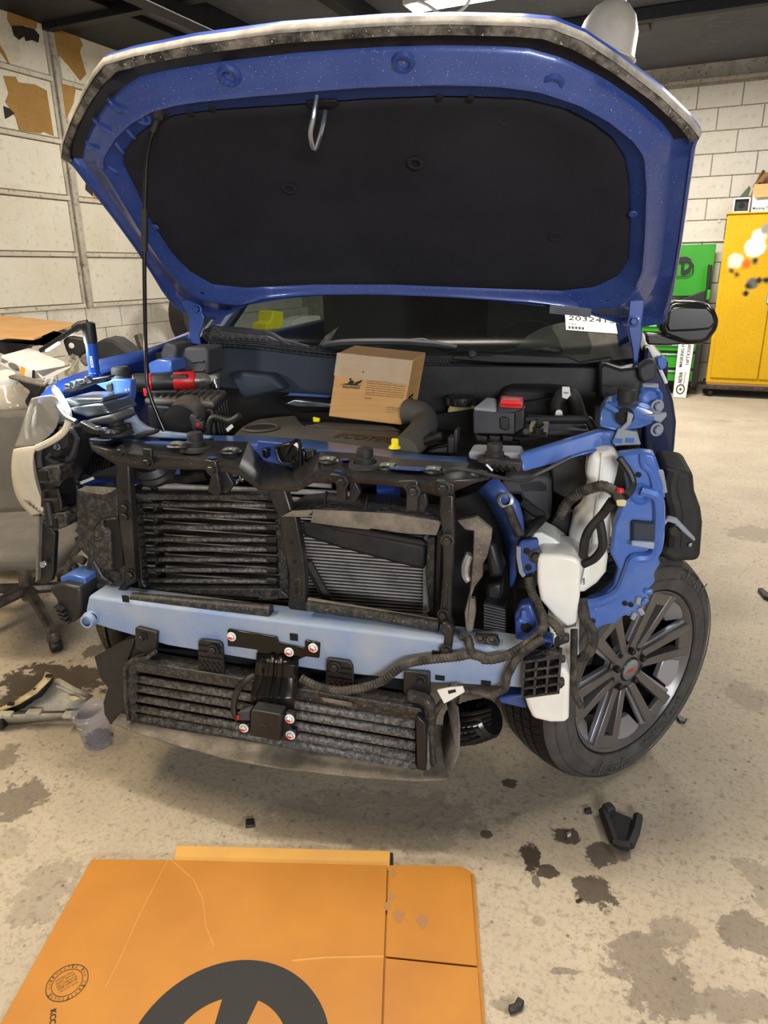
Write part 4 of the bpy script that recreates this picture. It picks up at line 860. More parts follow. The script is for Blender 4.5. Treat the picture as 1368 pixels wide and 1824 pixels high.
for c, x, y, yy in (('N', 755, 650, .07), ('N', 1160, 695, .09), ('C', 340, 192, .1), ('C', 685, 230, .09), ('C', 952, 250, .08), ('C', 1217, 275, .07)):
    p = PX(c, x, y, yy); mb = MB(); mb.lathe([(.03, -.002), (.024, .002), (.022, 0)], 16, Matrix.Translation(p)); mb.build('nut_seat', 'bracket_steel', sup)
    mb = MB(); mb.box(p + V((0, 0, .005)), (.024, .014, .006)); mb.box(p + V((-.014, 0, .004)), (.008, .02, .005)); mb.box(p + V((.014, 0, .004)), (.008, .02, .005)); mb.lathe([(.004, .009), (.008, .009), (.009, .006)], 10, Matrix.Translation(p)); mb.build('weld_nut', 'nut_steel', sup)
def oval(c, x, y, yy, hw, hh, ang, m, name):
    p = PX(c, x, y, yy); n_ = 24; pts = []
    for i in range(n_):
        a = 2 * math.pi * i / n_; ex = math.copysign(abs(math.cos(a)) ** .6, math.cos(a)) * hw; ey = math.copysign(abs(math.sin(a)) ** .7, math.sin(a)) * hh
        pts.append(p + V((ex, ey, -ey * .12)))
    return MB().prism(pts, (0, 0, .0025)).build(name, m, sup)
oval('C', 805, 243, .085, .048, .03, 0, 'blue_inner', 'slot'); oval('N', 628, 640, .1, .045, .026, 0, 'blue_inner', 'slot'); oval('N', 170, 612, .08, .03, .016, 0, 'blue_pale', 'slot')
for c, x, y, yy in (('N', 1018, 750, .035), ('C', 405, 258, .05), ('C', 437, 193, .1)): oval(c, x, y, yy, .011, .011, 0, 'blue_inner', 'hole')
plate('grommet', 'N', [(415, 590), (440, 570), (570, 542), (580, 560), (565, 575), (450, 608), (420, 606)], .14, .03, 'rubber', sup, .006)
# right end carrier of the support
plate('end_carrier', 'K', [(325, 885), (350, 868), (520, 885), (515, 935), (480, 938), (340, 905)], .06, .03, 'plastic', sup, .004)
for k in range(5): MB().tube([PX('K', 345 + k * 32, 895 + k * 4, .055), PX('K', 375 + k * 28, 925 + k * 2, .055)], .004, 5).build('web', 'plastic_gloss', sup)
plate('end_cap', 'K', [(258, 840), (270, 832), (505, 840), (520, 875), (330, 885), (262, 868)], .14, .08, 'label_grey', sup, .006)
# ---- blue tie bar behind
tie_t = [(205, 765), (260, 772), (330, 776), (470, 779), (543, 784), (634, 795), (689, 804), (762, 812), (832, 816)]
tie_f = [(215, 790), (265, 796), (330, 800), (470, 795), (543, 800), (634, 810), (689, 818), (762, 824), (832, 826)]
tie_b = [(215, 800), (265, 810), (330, 815), (450, 835), (543, 838), (634, 830), (689, 830), (762, 832), (832, 832)]
rows = [[P(*q, y=.27) for q in tie_t], [P(*q, y=.19) for q in tie_f], [P(*q, y=.185) for q in tie_b]]
tie = MB().grid(rows).build('tie_bar', 'blue_mid', car, solid=.006, smooth=25)
plate('latch_plate', 'J', [(270, 780), (490, 800), (560, 830), (560, 900), (330, 915), (255, 870)], .175, .01, 'blue_inner', tie, .003)
mb = MB()
for q in ([(350, 810), (430, 790), (480, 830), (440, 890), (370, 880)], [(430, 850), (500, 830), (500, 920), (440, 925)], [(290, 822), (315, 820), (315, 870), (295, 860)]): mb.prism(PP('J', q, y=.14), (0, .03, 0))
latch = mb.build('hood_latch', 'plastic_gloss', car, bev=.003)
MB().tube(catmull([PX('J', *q, .13) for q in ((405, 850), (425, 810), (455, 780), (475, 790), (480, 850), (478, 905))], 4), .005, 8).build('latch_wire', 'plastic_gloss', latch)
MB().tube(catmull([PX('J', *q, .13) for q in ((360, 820), (375, 870), (410, 900), (450, 880))], 4), .004, 8).build('latch_spring', 'bracket_steel', latch)
plate('latch_side', 'J', [(500, 830), (540, 825), (545, 880), (510, 895)], .15, .03, 'plastic', latch, .003)
MB().lathe([(0, .02), (.007, .02), (.009, .01), (.016, .004), (.018, 0)], 10, Matrix.Translation(PX('J', 938, 815, .24))).build('clip', 'yellow_plastic', car)
MB().box(PX('J', 940, 795, .24), (.02, .012, .03)).build('clip_head', 'yellow_plastic', car, bev=.004)
# ---- dusty air deflector over the right opening
mb = MB()
up_l = [PX('C', *q) for q in ((125, 465, .12), (215, 395, .2), (345, 342, .26), (500, 385, .27), (720, 400, .27), (985, 480, .25))]
lo_l = [PX('C', *q) for q in ((130, 485, .07), (260, 478, .07), (330, 478, .06), (500, 490, .06), (740, 505, .05), (1000, 545, .05))]
mb.grid([up_l, lo_l])
mb.build('air_deflector', 'plastic_dusty', car, solid=.004)
plate('deflector_lip', 'C', [(255, 480), (500, 492), (740, 505), (1000, 545), (968, 632), (720, 608), (590, 592), (575, 598), (420, 582), (238, 556)], .05, .004, 'plastic_tan', car, .001)
plate('deflector_tongue', 'C', [(66, 522), (130, 488), (258, 482), (215, 525)], .05, .004, 'plastic_tan', car, .001)
for x in (330, 570, 700): MB().tube([PX('C', x, 380 + (x - 330) * .12, .19), PX('C', x - 12, 470 + (x - 330) * .06, .075)], .004, 5).build('deflector_rib', 'plastic', car)
# ---------------------------------------------------------------- left side: fender, headlight, duct
fen_in = [(64, 716), (72, 700), (95, 682), (125, 668), (180, 652), (260, 622), (340, 592)]
rows = []
t_edge = [P(66, 718, x=-.90), P(72, 706, x=-.915), P(88, 690, x=-.92), (P(112, 676, x=-.92)), P(150, 662, x=-.915), P(185, 652, x=-.91), P(240, 632, x=-.905), P(335, 592, x=-.9)]
inn = [p + V((.035, .01, -.012)) for p in t_edge]
lip = [p + V((.04, .01, -.06)) for p in t_edge]
out1 = [p + V((-.03, .02, -.06)) for p in t_edge]; out2 = [p + V((-.035, .05, -.35)) for p in t_edge]
MB().grid([lip, inn, t_edge, out1, out2]).build('left_fender', 'blue_paint', car, solid=.004, smooth=50)
# blue inner rail ridge seen behind the lamp
MB().grid([[P(176, 668, x=-.86), P(260, 640, x=-.86), P(330, 612, x=-.86)], [P(176, 640, x=-.87), P(260, 622, x=-.87), P(334, 596, x=-.87)]]).build('fender_ledge', 'blue_inner', car, solid=.01)
# headlight lens: loft from the outer silhouette to the inner edge
oc = [(66, 714), (50, 738), (38, 768), (33, 800), (32, 840), (36, 875), (46, 900), (62, 914), (80, 918)]
ic = [(100, 700), (108, 728), (108, 762), (70, 792), (59, 806), (60, 840), (66, 866), (73, 884), (82, 914)]
def lens_rows(i0, i1):
    rows = []
    for o_, n_ in zip(oc[i0:i1], ic[i0:i1]):
        a = P(*o_, y=.26); c = P(*n_, y=.10); row = []
        for k in range(7):
            t_ = k / 6; p = a.lerp(c, t_); p += V((-.3, -.8, .1)) * .05 * math.sin(math.pi * t_); row.append(p)
        rows.append(row)
    return rows
hl = MB().grid(lens_rows(3, 9)).build('headlight', 'headlight_dust', car, solid=.004, sub=1, smooth=180)
MB().grid(lens_rows(0, 4)).build('clear_lens', 'lens_clear', hl, solid=.004, sub=1, smooth=180)
MB().tube(catmull([P(a, b, y=yy) for a, b, yy in ((98, 694, .14), (112, 716, .12), (122, 738, .1), (118, 762, .085), (98, 782, .085), (66, 798, .095))], 5), .01, 8).build('lens_bezel', 'headlight_dust', hl)
MB().tube(catmull([P(a, b, y=yy) for a, b, yy in ((96, 690, .2), (100, 716, .12), (116, 740, .08), (136, 752, .07))], 5), .008, 8).build('lens_gasket', 'chrome_soft', hl)
mb = MB(); mb.prism(PP('Q', [(300, 800), (440, 745), (480, 860), (560, 960), (470, 1000), (380, 900)], y=.17), (0, .03, 0)); mb.build('reflector_bowl', 'chrome_soft', hl, bev=.01)
for k in range(4): MB().tube(catmull([P(58 + 8 * k, 722 + 4 * k, y=.24), P(48 + 12 * k, 755 + 2 * k, y=.19), P(50 + 14 * k, 785 - 6 * k, y=.15)], 4), .008, 6).build('light_guide', 'chrome_soft', hl)
plate('lens_back', 'X', [(64, 716), (100, 704), (108, 760), (70, 790), (40, 790), (44, 745)], .27, .02, 'interior', hl, .004)
# top of the lamp housing, stepped
for q, yy, dpt, m in (([(500, 780), (830, 770), (840, 800), (560, 850), (520, 830)], .13, .14, 'chrome_soft'), ([(540, 855), (820, 812), (850, 850), (900, 900), (700, 935), (660, 915), (600, 900)], .11, .14, 'chrome_soft'), ([(690, 955), (900, 905), (960, 950), (900, 985), (740, 990)], .09, .1, 'plastic_grey')):
    plate('housing_step', 'Q', q, yy, dpt, m, hl, .008)
plate('lamp_housing', 'A', [(290, 250), (350, 210), (440, 180), (520, 90), (600, 110), (640, 190), (610, 330), (560, 430), (520, 520), (460, 590), (500, 790), (380, 780), (330, 640), (290, 500), (262, 320)], .12, .12, 'plastic', hl, .01)
for q in ([(490, 110), (600, 130), (630, 190), (600, 290), (540, 400)], [(500, 130), (470, 240), (430, 300), (385, 340), (450, 380), (550, 410)], [(330, 260), (320, 340), (330, 420)], [(560, 330), (520, 480), (470, 560)]):
    MB().tube([PX('A', *p, .112) for p in q], .008, 6).build('housing_rib', 'plastic_grey', hl)
MB().lathe([(0, .03), (.022, .028), (.028, .01), (.03, 0)], 14, axis_M(PX('A', 500, 270, .12), (0, -1, .2))).build('adjuster_motor', 'plastic', hl)
MB().lathe([(0, .03), (.024, .028), (.028, 0)], 14, axis_M(PX('A', 555, 200, .12), (0, -1, .2))).build('bulb_cap', 'rubber', hl)
bolt(PX('A', 470, 252, .085), r=.006, m='chrome_soft', parent=hl)
def socket_box(c, q, yy, name):
    o = plate(name, c, q, yy, .07, 'plastic_dusty', hl, .004); xs = [p[0] for p in q]; ys_ = [p[1] for p in q]
    cx, cy = min(xs) + (max(xs) - min(xs)) * .25, (min(ys_) + max(ys_)) / 2 + 10
    MB().box(PX(c, cx + 8, cy, yy - .001), (.03, .006, .03)).build('socket_hole', 'interior', hl)
socket_box('A', [(298, 455), (340, 425), (470, 408), (490, 470), (480, 540), (400, 555), (320, 550)], .05, 'mount_block')
socket_box('A', [(382, 840), (400, 800), (520, 790), (540, 830), (540, 905), (440, 940), (400, 910)], .05, 'mount_block')
MB().tube([PX('A', *p, .06) for p in ((350, 740), (355, 625), (380, 608), (470, 605), (490, 690), (495, 760))], .006, 6).build('wire_bracket', 'plastic', hl)
MB().tube([PX('A', *p, .06) for p in ((360, 690), (480, 690))], .008, 6).build('wire_bracket', 'plastic', hl)
MB().lathe([(0, .02), (.012, .02), (.016, -.05), (0, -.06)], 12, Matrix.Translation(PX('A', 395, 750, .055))).build('ball_stud', 'plastic', hl)
for k in range(5): MB().tube([PX('A', 205 + k * 30, 690 + k * 24, .12), PX('A', 240 + k * 28, 715 + k * 22, .1)], .004, 5).build('broken_tab', 'plastic_tan', hl)
# upper lamp bracket and its screws
plate('lamp_bracket', 'Q', [(505, 710), (620, 650), (760, 610), (890, 590), (880, 612), (760, 655), (600, 715), (510, 740)], .16, .03, 'plastic', hl, .004)
for k in range(5): MB().box(PX('Q', 560 + k * 40, 672 - k * 13, .15), (.018, .02, .012), Matrix.Rotation(k, 3, 'Y')).build('bracket_web', 'chrome_soft', hl, bev=.002)
plate('lower_arm', 'Q', [(640, 960), (760, 1020), (930, 1050), (940, 1075), (880, 1082), (720, 1060), (650, 1010)], .06, .03, 'plastic', hl, .004)
for x, y in ((850, 1030), (880, 1052), (800, 1018)): MB().lathe([(0, .008), (.008, .006), (.01, 0)], 10, Matrix.Translation(PX('Q', x, y, .055))).build('arm_pin', 'chrome_soft', hl)
# hanging filler panel below the lamp
fp = plate('filler_panel', 'A', [(312, 800), (330, 840), (400, 905), (448, 960), (432, 1280), (415, 1350), (350, 1372), (285, 1358), (292, 1100)], .12, .02, 'plastic', car, .004)
plate('filler_rim', 'A', [(300, 830), (318, 830), (305, 1340), (285, 1355), (292, 1100)], .105, .03, 'plastic_tan', fp, .002)
plate('spring_clip', 'A', [(318, 1190), (358, 1186), (378, 1215), (350, 1240), (325, 1240)], .1, .01, 'chrome_soft', fp, .002)
# air duct wall beside the shutter
duct = plate('air_duct', 'A', [(618, 612), (720, 640), (950, 595), (955, 850), (1012, 985), (1012, 1250), (1100, 1355), (950, 1400), (880, 1450), (790, 1462), (690, 1530), (688, 1330), (712, 1150), (640, 1075), (630, 960), (600, 940), (635, 900), (620, 800)], .08, .02, 'plastic_dusty', car, .003)
plate('duct_flap', 'A', [(620, 608), (700, 575), (950, 590), (900, 625), (840, 645), (740, 632)], .07, .004, 'plastic_tan', duct, .001)
plate('pocket', 'A', [(750, 920), (800, 850), (950, 830), (1000, 990), (1000, 1230), (905, 1265), (790, 1240), (760, 1180)], .065, .02, 'plastic', duct, .006)
plate('pocket_mouth', 'A', [(830, 880), (955, 840), (995, 990), (998, 1225), (910, 1240), (890, 925)], .06, .006, 'interior', duct, 0)
plate('pocket_side', 'A', [(760, 925), (830, 850), (835, 905), (895, 930), (910, 1265), (800, 1250), (765, 1170)], .05, .02, 'plastic_dusty', duct, .006)
MB().lathe([(0, .004), (.016, .003), (.018, 0)], 16, axis_M(PX('A', 938, 1300, .075), (0, -1, 0))).build('boss', 'plastic_dusty', duct)
MB().tube([PX('A', *p, .07) for p in ((760, 1180), (830, 1310), (910, 1370))], .006, 6).build('crease', 'plastic_dusty', duct)
plate('inner_wall', 'A', [(520, 570), (620, 560), (640, 610), (620, 740), (555, 770)], .2, .02, 'plastic', car, .004)
plate('bay_shadow_sheet', 'A', [(560, 250), (950, 250), (950, 590), (640, 570), (520, 540)], .34, .02, 'interior', car, 0)  # black sheet standing in for shade in the left of the bay
plate('blue_shelf', 'A', [(640, 545), (760, 515), (950, 545), (950, 590), (700, 580)], .24, .03, 'blue_paint', car, .004)
plate('blue_web', 'A', [(1060, 360), (1150, 370), (1140, 560), (1050, 570), (1035, 480)], .16, .02, 'blue_paint', car, .004)
plate('sticker', 'A', [(645, 540), (755, 498), (765, 518), (650, 565)], .225, .002, 'white_paper', car, 0)
# finned control box, wet-black
fin = plate('finned_module', 'A', [(675, 280), (760, 250), (900, 265), (935, 330), (935, 400), (720, 495), (690, 480)], .24, .05, 'plastic_gloss', car, .004)
for k in range(11): MB().box(PX('A', 700 + 22 * k, 375 - 4 * k, .225), (.0045, .03, .085 - .002 * k), Matrix.Rotation(.35, 3, 'Y')).build('fin', 'plastic_gloss', fin)
# coiled cord
MB().tube(catmull([PX('A', *p, .12) for p in ((690, 1190), (640, 1165), (570, 1190), (550, 1250), (600, 1295), (640, 1300))], 5), .012, 8).build('looped_cord', 'wire_loom', car)
MB().tube(catmull([PX('A', *p, .13) for p in ((630, 990), (640, 1060), (590, 1160), (620, 1240))], 5), .009, 8).build('looped_cord', 'wire_loom', car)
# horn / hose under the support
MB().lathe([(0, .03), (.05, .028), (.06, .01), (.055, 0), (.06, -.012), (.05, -.03), (0, -.03)], 20, axis_M(PX('N', 580, 830, .13), (0, -.5, 1))).build('horn', 'plastic', car)
MB().tube([PX('B', 330, 360, .2), PX('B', 520, 350, .2), PX('B', 640, 330, .2)], .014, 8).build('hose', 'cable', car)
MB().tube([PX('B', 820, 310, .2), PX('B', 900, 300, .2)], .014, 10).build('sensor_can', 'chrome_soft', car)
for q in ((840, 370), (880, 350)): MB().box(PX('B', *q, .19), (.016, .02, .012), Matrix.Rotation(.6, 3, 'Y')).build('fitting', 'chrome_soft', car, bev=.003)
MB().tube([PX('C', 180, 330, .22), PX('C', 360, 345, .22)], .007, 8).build('line', 'alu_core', car)
MB().tube([PX('C', 640, 370, .3), PX('C', 740, 360, .3)], .03, 12).build('filter', 'blue_paint', car)

# ---------------------------------------------------------------- engine bay
# light-blue apron top at left with upright box
plate('apron_top', 'N', [(268, 345), (385, 340), (400, 400), (440, 470), (500, 515), (580, 545), (800, 570), (1000, 590), (990, 612), (620, 600), (400, 580), (300, 500), (262, 420)], .22, .02, 'blue_pale', car, .006)
ub = plate('strut_box', 'N', [(222, 170), (262, 150), (395, 158), (398, 260), (385, 338), (265, 342), (250, 262), (150, 200), (130, 190)], .26, .03, 'blue_mid', car, .006)
plate('strut_box_slot', 'N', [(205, 195), (250, 180), (258, 230), (240, 265), (212, 250)], .255, .01, 'interior', ub, .003)
text('stamp', 'X F', 'white_paper', PX('N', 355, 245, .258), PX('N', 390, 240, .258), (0, 0, 1), ub)
p = PX('N', 330, 158, .3); MB().lathe([(.03, -.01), (.03, .012), (.027, .016), (.029, .02), (.028, .034), (.022, .04), (0, .041)], 14, Matrix.Translation(p)).build('rubber_bumper', 'rubber', ub)
plate('paper_tag', 'N', [(290, 402), (380, 405), (370, 445), (300, 430)], .215, .002, 'white_paper', car, 0)
# firewall cover, cowl grille, wipers
fw = plate('firewall_cover', 'X', [(372, 612), (470, 618), (560, 630), (640, 638), (740, 645), (900, 652), (1070, 655), (1070, 720), (900, 735), (640, 725), (500, 700), (372, 690)], .88, .02, 'plastic_slate', car, .006)
plate('firewall_panel', 'X', [(735, 650), (900, 652), (1072, 655), (1072, 780), (735, 760)], .865, .012, 'plastic', car, .004)
plate('firewall_base', 'X', [(372, 685), (1072, 700), (1072, 900), (372, 900)], .9, .02, 'interior', car, 0)
plate('cover_bulge', 'J', [(125, 450), (200, 448), (330, 460), (400, 530), (215, 580), (190, 570)], .80, .08, 'plastic_slate', car, .012)
plate('cover_bulge', 'K', [(380, 600), (430, 530), (470, 515), (640, 515), (760, 525), (840, 600), (840, 680), (400, 680)], .79, .08, 'plastic', car, .02)
for a, b in (((1105, 300 + 257), (0, 0)),): pass
cow_t = [(372, 604), (460, 607), (550, 620), (640, 628), (760, 636), (800, 642)]
cow_b = [(372, 616), (460, 622), (550, 633), (640, 641), (740, 650), (800, 652)]
cg = MB().grid([[P(*q, y=.93) for q in cow_t], [P(*q, y=.875) for q in cow_b]]).build('cowl_grille', 'plastic', car, solid=.006)
for i in range(46):
    k = i / 45; j = min(int(k * 5), 4); f = k * 5 - j
    a = P(*cow_t[j], y=.928).lerp(P(*cow_t[j + 1], y=.928), f); b = P(*cow_b[j], y=.873).lerp(P(*cow_b[j + 1], y=.873), f)
    MB().box((a + b) / 2 + V((0, 0, .006)), (.0035, (a - b).length, .006), (a - b).to_track_quat('Y', 'Z').to_matrix()).build('bar', 'plastic_grey', cg, smooth=0)
for f in (.25, .5, .75):
    MB().tube([P(*a, y=.93).lerp(P(*b, y=.875), f) + V((0, 0, .008)) for a, b in zip(cow_t, cow_b)], .0025, 4).build('cross_bar', 'plastic_grey', cg)
plate('cowl_panel', 'K', [(175, 385), (190, 352), (270, 350), (600, 365), (740, 370), (800, 395), (960, 375), (950, 395), (800, 408), (400, 402)], .9, .05, 'plastic', car, .004)
plate('cowl_panel', 'K', [(360, 350), (480, 335), (640, 325), (690, 335), (740, 365), (600, 362)], .95, .03, 'plastic_dusty', car, .004)
plate('cowl_side', 'J', [(0, 240), (60, 215), (100, 225), (260, 245), (420, 310), (400, 320), (60, 285), (20, 300), (0, 280)], .95, .03, 'plastic_dusty', car, .004)
for nm, q, r in (('wiper_arm', [(100, 232), (260, 250), (340, 262), (420, 310), (510, 340)], .01), ('wiper_blade', [(110, 228), (300, 248), (400, 290), (520, 322)], .006), ('wiper_arm', [(840, 325), (950, 330), (1100, 375), (1140, 395)], .009), ('wiper_arm', [(960, 298), (1080, 288), (1130, 320), (1225, 358)], .006), ('wiper_blade', [(590, 318), (700, 300), (960, 298), (1140, 310), (1240, 330)], .012)):
    MB().tube(catmull([PX('J', *p, .93) for p in q], 4), r, 6).build(nm, 'plastic_grey', car)
plate('wiper_hook', 'J', [(562, 320), (600, 270), (665, 225), (620, 300), (600, 318)], .93, .004, 'plastic_dusty', car, .001)
MB().lathe([(0, .012), (.012, .01), (.014, 0)], 12, axis_M(PX('K', 278, 360, .895), (0, -1, .5))).build('cap', 'plastic_grey', car)
# covers at both cowl ends
cc_ = plate('cowl_cover', 'K', [(895, 420), (920, 402), (1000, 430), (1090, 420), (1110, 480), (1090, 590), (1050, 605), (930, 620), (895, 560)], .78, .1, 'plastic', car, .012)
for y in (512, 552): MB().tube([PX('K', *p, .776) for p in ((910, y), (930, y - 6), (945, y + 2), (965, y - 2))], .003, 5).build('moulded_mark', 'plastic_grey', cc_)
plate('cowl_cover_end', 'K', [(1085, 425), (1120, 400), (1165, 388), (1180, 410), (1172, 480), (1110, 500), (1090, 470)], .74, .08, 'plastic_grey', car, .008)
lc = plate('left_cowl_cover', 'I', [(925, 555), (990, 530), (1100, 530), (1105, 680), (920, 660)], .66, .12, 'plastic_grey', car, .012)
plate('left_cowl_box', 'I', [(845, 560), (870, 505), (935, 520), (930, 600), (850, 600)], .62, .12, 'plastic_grey', car, .01)
for y in (612, 660): MB().tube([PX('I', *p, .655) for p in ((1018, y), (1040, y - 4), (1080, y - 6))], .004, 5).build('moulded_mark', 'plastic', lc)
plate('left_blue_box', 'I', [(782, 615), (830, 595), (905, 600), (910, 665), (790, 675)], .56, .1, 'blue_mid', car, .006)
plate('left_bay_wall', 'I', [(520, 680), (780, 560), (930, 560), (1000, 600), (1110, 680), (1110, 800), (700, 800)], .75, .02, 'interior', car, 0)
# air box, lid ribs, snout, bellows
abq = [P(*px_of('N', *q), z=1.116) for q in ((508, 292), (1022, 322), (1118, 234), (622, 224))]
ab = MB().prism([q + V((0, 0, -.02)) for q in abq], (0, 0, -.2)).build('air_box', 'plastic', car, bev=.012, seg=3)
abc = sum(abq, V((0, 0, 0))) / 4
MB().prism([abc + (q - abc) * 1.04 for q in abq], (0, 0, -.022)).build('air_box_lid', 'engine_cover', ab, bev=.01, seg=3)
for k in range(9):
    f = .12 + .1 * k; a, b = abq[0].lerp(abq[1], f), abq[3].lerp(abq[2], f); MB().tube([a.lerp(b, .08), a.lerp(b, .92)], .006, 6).build('lid_rib', 'engine_cover', ab)
for k in range(5): MB().tube([abq[1].lerp(abq[2], .1 + .2 * k) + V((.002, 0, -.03)), abq[1].lerp(abq[2], .1 + .2 * k) + V((.012, 0, -.17))], .006, 6).build('box_rib', 'plastic', ab)
MB().tube([PX('N', 850, 400, .44), PX('N', 825, 430, .36), PX('N', 800, 460, .33)], [.056, .054, .052], 18).build('snout', 'engine_cover', ab)
path = [PX('N', 800, 455, .33).lerp(PX('N', 720, 560, .27), i / 24) for i in range(25)]
MB().tube(path, [.055 if i % 2 else .048 for i in range(25)], 22).build('bellows_hose', 'rubber', ab)
MB().tube(catmull([PX('N', *p, .3) for p in ((880, 520), (930, 580), (985, 560), (1000, 480), (1040, 440), (1150, 470), (1230, 430))], 5), .011, 8).build('harness', 'cable', ab)
for x, y in ((880, 450), (905, 480), (880, 505), (930, 500)): MB().box(PX('N', x, y, .3), (.022, .02, .024), Matrix.Rotation(x, 3, 'Y')).build('connector', 'plastic_grey', ab, bev=.004)
MB().lathe([(0, .004), (.006, .003), (.007, 0)], 10, axis_M(PX('N', 910, 500, .285), (0, -1, 0))).build('connector_lock', 'red_plastic', ab)
plate('code_label', 'N', [(1120, 530), (1165, 492), (1180, 515), (1135, 555)], .33, .002, 'white_paper', ab, 0)
# engine cover with filler recess
top_px = [(414, 774), (424, 764), (440, 753), (458, 746), (490, 742), (528, 739), (536, 750), (545, 757), (575, 750), (640, 753), (700, 758), (714, 764), (717, 778), (700, 800), (640, 796), (560, 788), (470, 783), (420, 782)]
ec = MB().prism([P(*q, z=1.02) for q in top_px], (0, 0, -.06)).build('engine_cover', 'engine_cover', car, bev=.012, seg=3)
rp = P(464, 762, z=1.023); MB().lathe([(.048, .0), (.055, .005), (.062, .0)], 24, Matrix.Translation(rp)).build('filler_rim', 'engine_cover', ec)
MB().lathe([(0, .0015), (.049, .0015)], 24, Matrix.Translation(rp)).build('filler_well', 'interior', ec)
text('cover_lettering', 'ECOTEC', 'plastic', P(592, 778, z=1.0215), P(697, 788, z=1.0215), (0, 1, 0), ec, hs=1.5, bold=.02)
MB().tube([P(*q, z=1.021) for q in ((545, 758), (620, 764), (712, 768))], .003, 5).build('seam', 'plastic', ec)
plate('cover_front', 'X', [(420, 778), (470, 785), (560, 792), (640, 800), (700, 806), (700, 850), (430, 830)], .36, .03, 'plastic', car, .006)
plate('heat_shield', 'J', [(368, 560), (430, 552), (640, 575), (640, 640), (470, 645), (400, 610)], .74, .03, 'steel_gloss', car, .006)
plate('heat_shield_fold', 'J', [(400, 600), (450, 580), (630, 600), (625, 620), (470, 615)], .725, .015, 'chrome_soft', car, .004)
plate('blue_crossmember', 'J', [(420, 548), (620, 560), (620, 572), (425, 562)], .73, .02, 'blue_inner', car, .003)
plate('dipstick', 'J', [(538, 665), (572, 672), (570, 690), (540, 690)], .6, .012, 'yellow_plastic', car, .003)
MB().tube(catmull([PX('J', *p) for p in ((1000, 640, .62), (1060, 650, .6), (1085, 700, .56), (1050, 760, .46), (985, 830, .34))], 6), .042, 16).build('intake_pipe', 'engine_cover', car)
for k in range(9): # dark engine block pieces filling the bay
    pass
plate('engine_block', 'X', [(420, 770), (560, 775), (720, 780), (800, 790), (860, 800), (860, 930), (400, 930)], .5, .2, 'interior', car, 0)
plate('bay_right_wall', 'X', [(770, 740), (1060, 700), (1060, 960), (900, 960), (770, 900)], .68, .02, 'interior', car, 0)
MB().tube(catmull([PX('R', *p, .4) for p in ((150, 500), (155, 460), (200, 430), (300, 395))], 5), .012, 8).build('bay_hose', 'cable', car)
# brake fluid reservoir
br = MB().prism(PP('R', [(328, 270), (335, 225), (360, 205), (500, 215), (500, 300), (455, 340), (380, 345), (345, 320)], y=.7), (0, .09, 0)).build('brake_reservoir', 'tank_yellow', car, bev=.012, seg=3)
MB().lathe([(.05, 0), (.052, .012), (.05, .026), (.02, .03), (0, .03)], 20, Matrix.Translation(PX('R', 425, 208, .74))).build('reservoir_cap', 'plastic', br)
for k in range(10):
    a = k * .628; MB().box(PX('R', 425, 208, .74) + V((.052 * math.cos(a), .052 * math.sin(a), .013)), (.008, .008, .02)).build('cap_grip', 'plastic', br)
# fuse box, red terminal cover, battery
fb = MB().prism(PP('R', [(488, 252), (500, 238), (740, 262), (740, 390), (488, 386)], y=.42), (0, .13, 0)).build('fuse_box', 'plastic_grey', car, bev=.008)
MB().prism([PX('R', *q) for q in ((490, 250, .42), (630, 262, .42), (630, 192, .56), (565, 186, .56))], (0, 0, .012)).build('fuse_lid', 'label_grey', fb, bev=.006)
MB().prism([PX('R', *q) for q in ((640, 262, .42), (800, 262, .45), (800, 225, .55), (640, 215, .55))], (0, 0, .012)).build('fuse_lid', 'plastic_grey', fb, bev=.006)
MB().prism([PX('R', *q) for q in ((648, 240, .46), (792, 246, .46), (796, 192, .56), (655, 182, .56))], (0, 0, .016)).build('terminal_cover', 'red_plastic', fb, bev=.005)
MB().prism([PX('R', *q) for q in ((655, 225, .47), (775, 230, .47), (775, 215, .5), (660, 210, .5))], (0, 0, .022)).build('terminal_ridge', 'red_light', fb, bev=.003)
plate('fuse_latch', 'R', [(648, 290), (665, 282), (705, 288), (708, 360), (690, 368), (650, 355)], .412, .012, 'plastic', fb, .004)
plate('fuse_side', 'R', [(740, 262), (800, 232), (800, 350), (738, 390)], .425, .06, 'plastic', fb, .004)
bt = plate('battery_tray', 'R', [(490, 390), (780, 395), (1190, 330), (1190, 520), (1170, 690), (900, 640), (600, 500), (490, 490)], .45, .2, 'plastic', car, .01)
MB().prism([PX('R', *q) for q in ((785, 400, .42), (1195, 415, .42), (1190, 330, .56), (815, 300, .56))], (0, 0, .02)).build('battery_top', 'plastic_grey', bt, bev=.008)
MB().tube(catmull([PX('R', *p, .44) for p in ((812, 300), (1000, 300), (1170, 300), (1195, 310), (1225, 360))], 5), .012, 8).build('battery_strap', 'plastic', bt)
plate('hold_down', 'R', [(828, 345), (840, 310), (950, 316), (940, 408), (830, 400)], .41, .02, 'plastic_tan', bt, .004)
bolt(PX('R', 885, 385, .405), (0, -.3, 1), .014, 'plastic', bt, h=.02); bolt(PX('R', 893, 330, .405), (0, -.3, 1), .008, 'bracket_steel', bt)
plate('battery_side', 'R', [(650, 700), (720, 640), (900, 640), (965, 690), (960, 760), (680, 760)], .3, .15, 'plastic_grey', car, .012)
plate('relay_row', 'R', [(500, 400), (770, 430), (770, 480), (510, 470)], .43, .04, 'plastic_gloss', bt, .004)
for k in range(3): plate('relay', 'R', [(505 + 80 * k, 395), (575 + 80 * k, 402), (570 + 80 * k, 440), (505 + 80 * k, 432)], .415, .03, 'plastic', bt, .004)
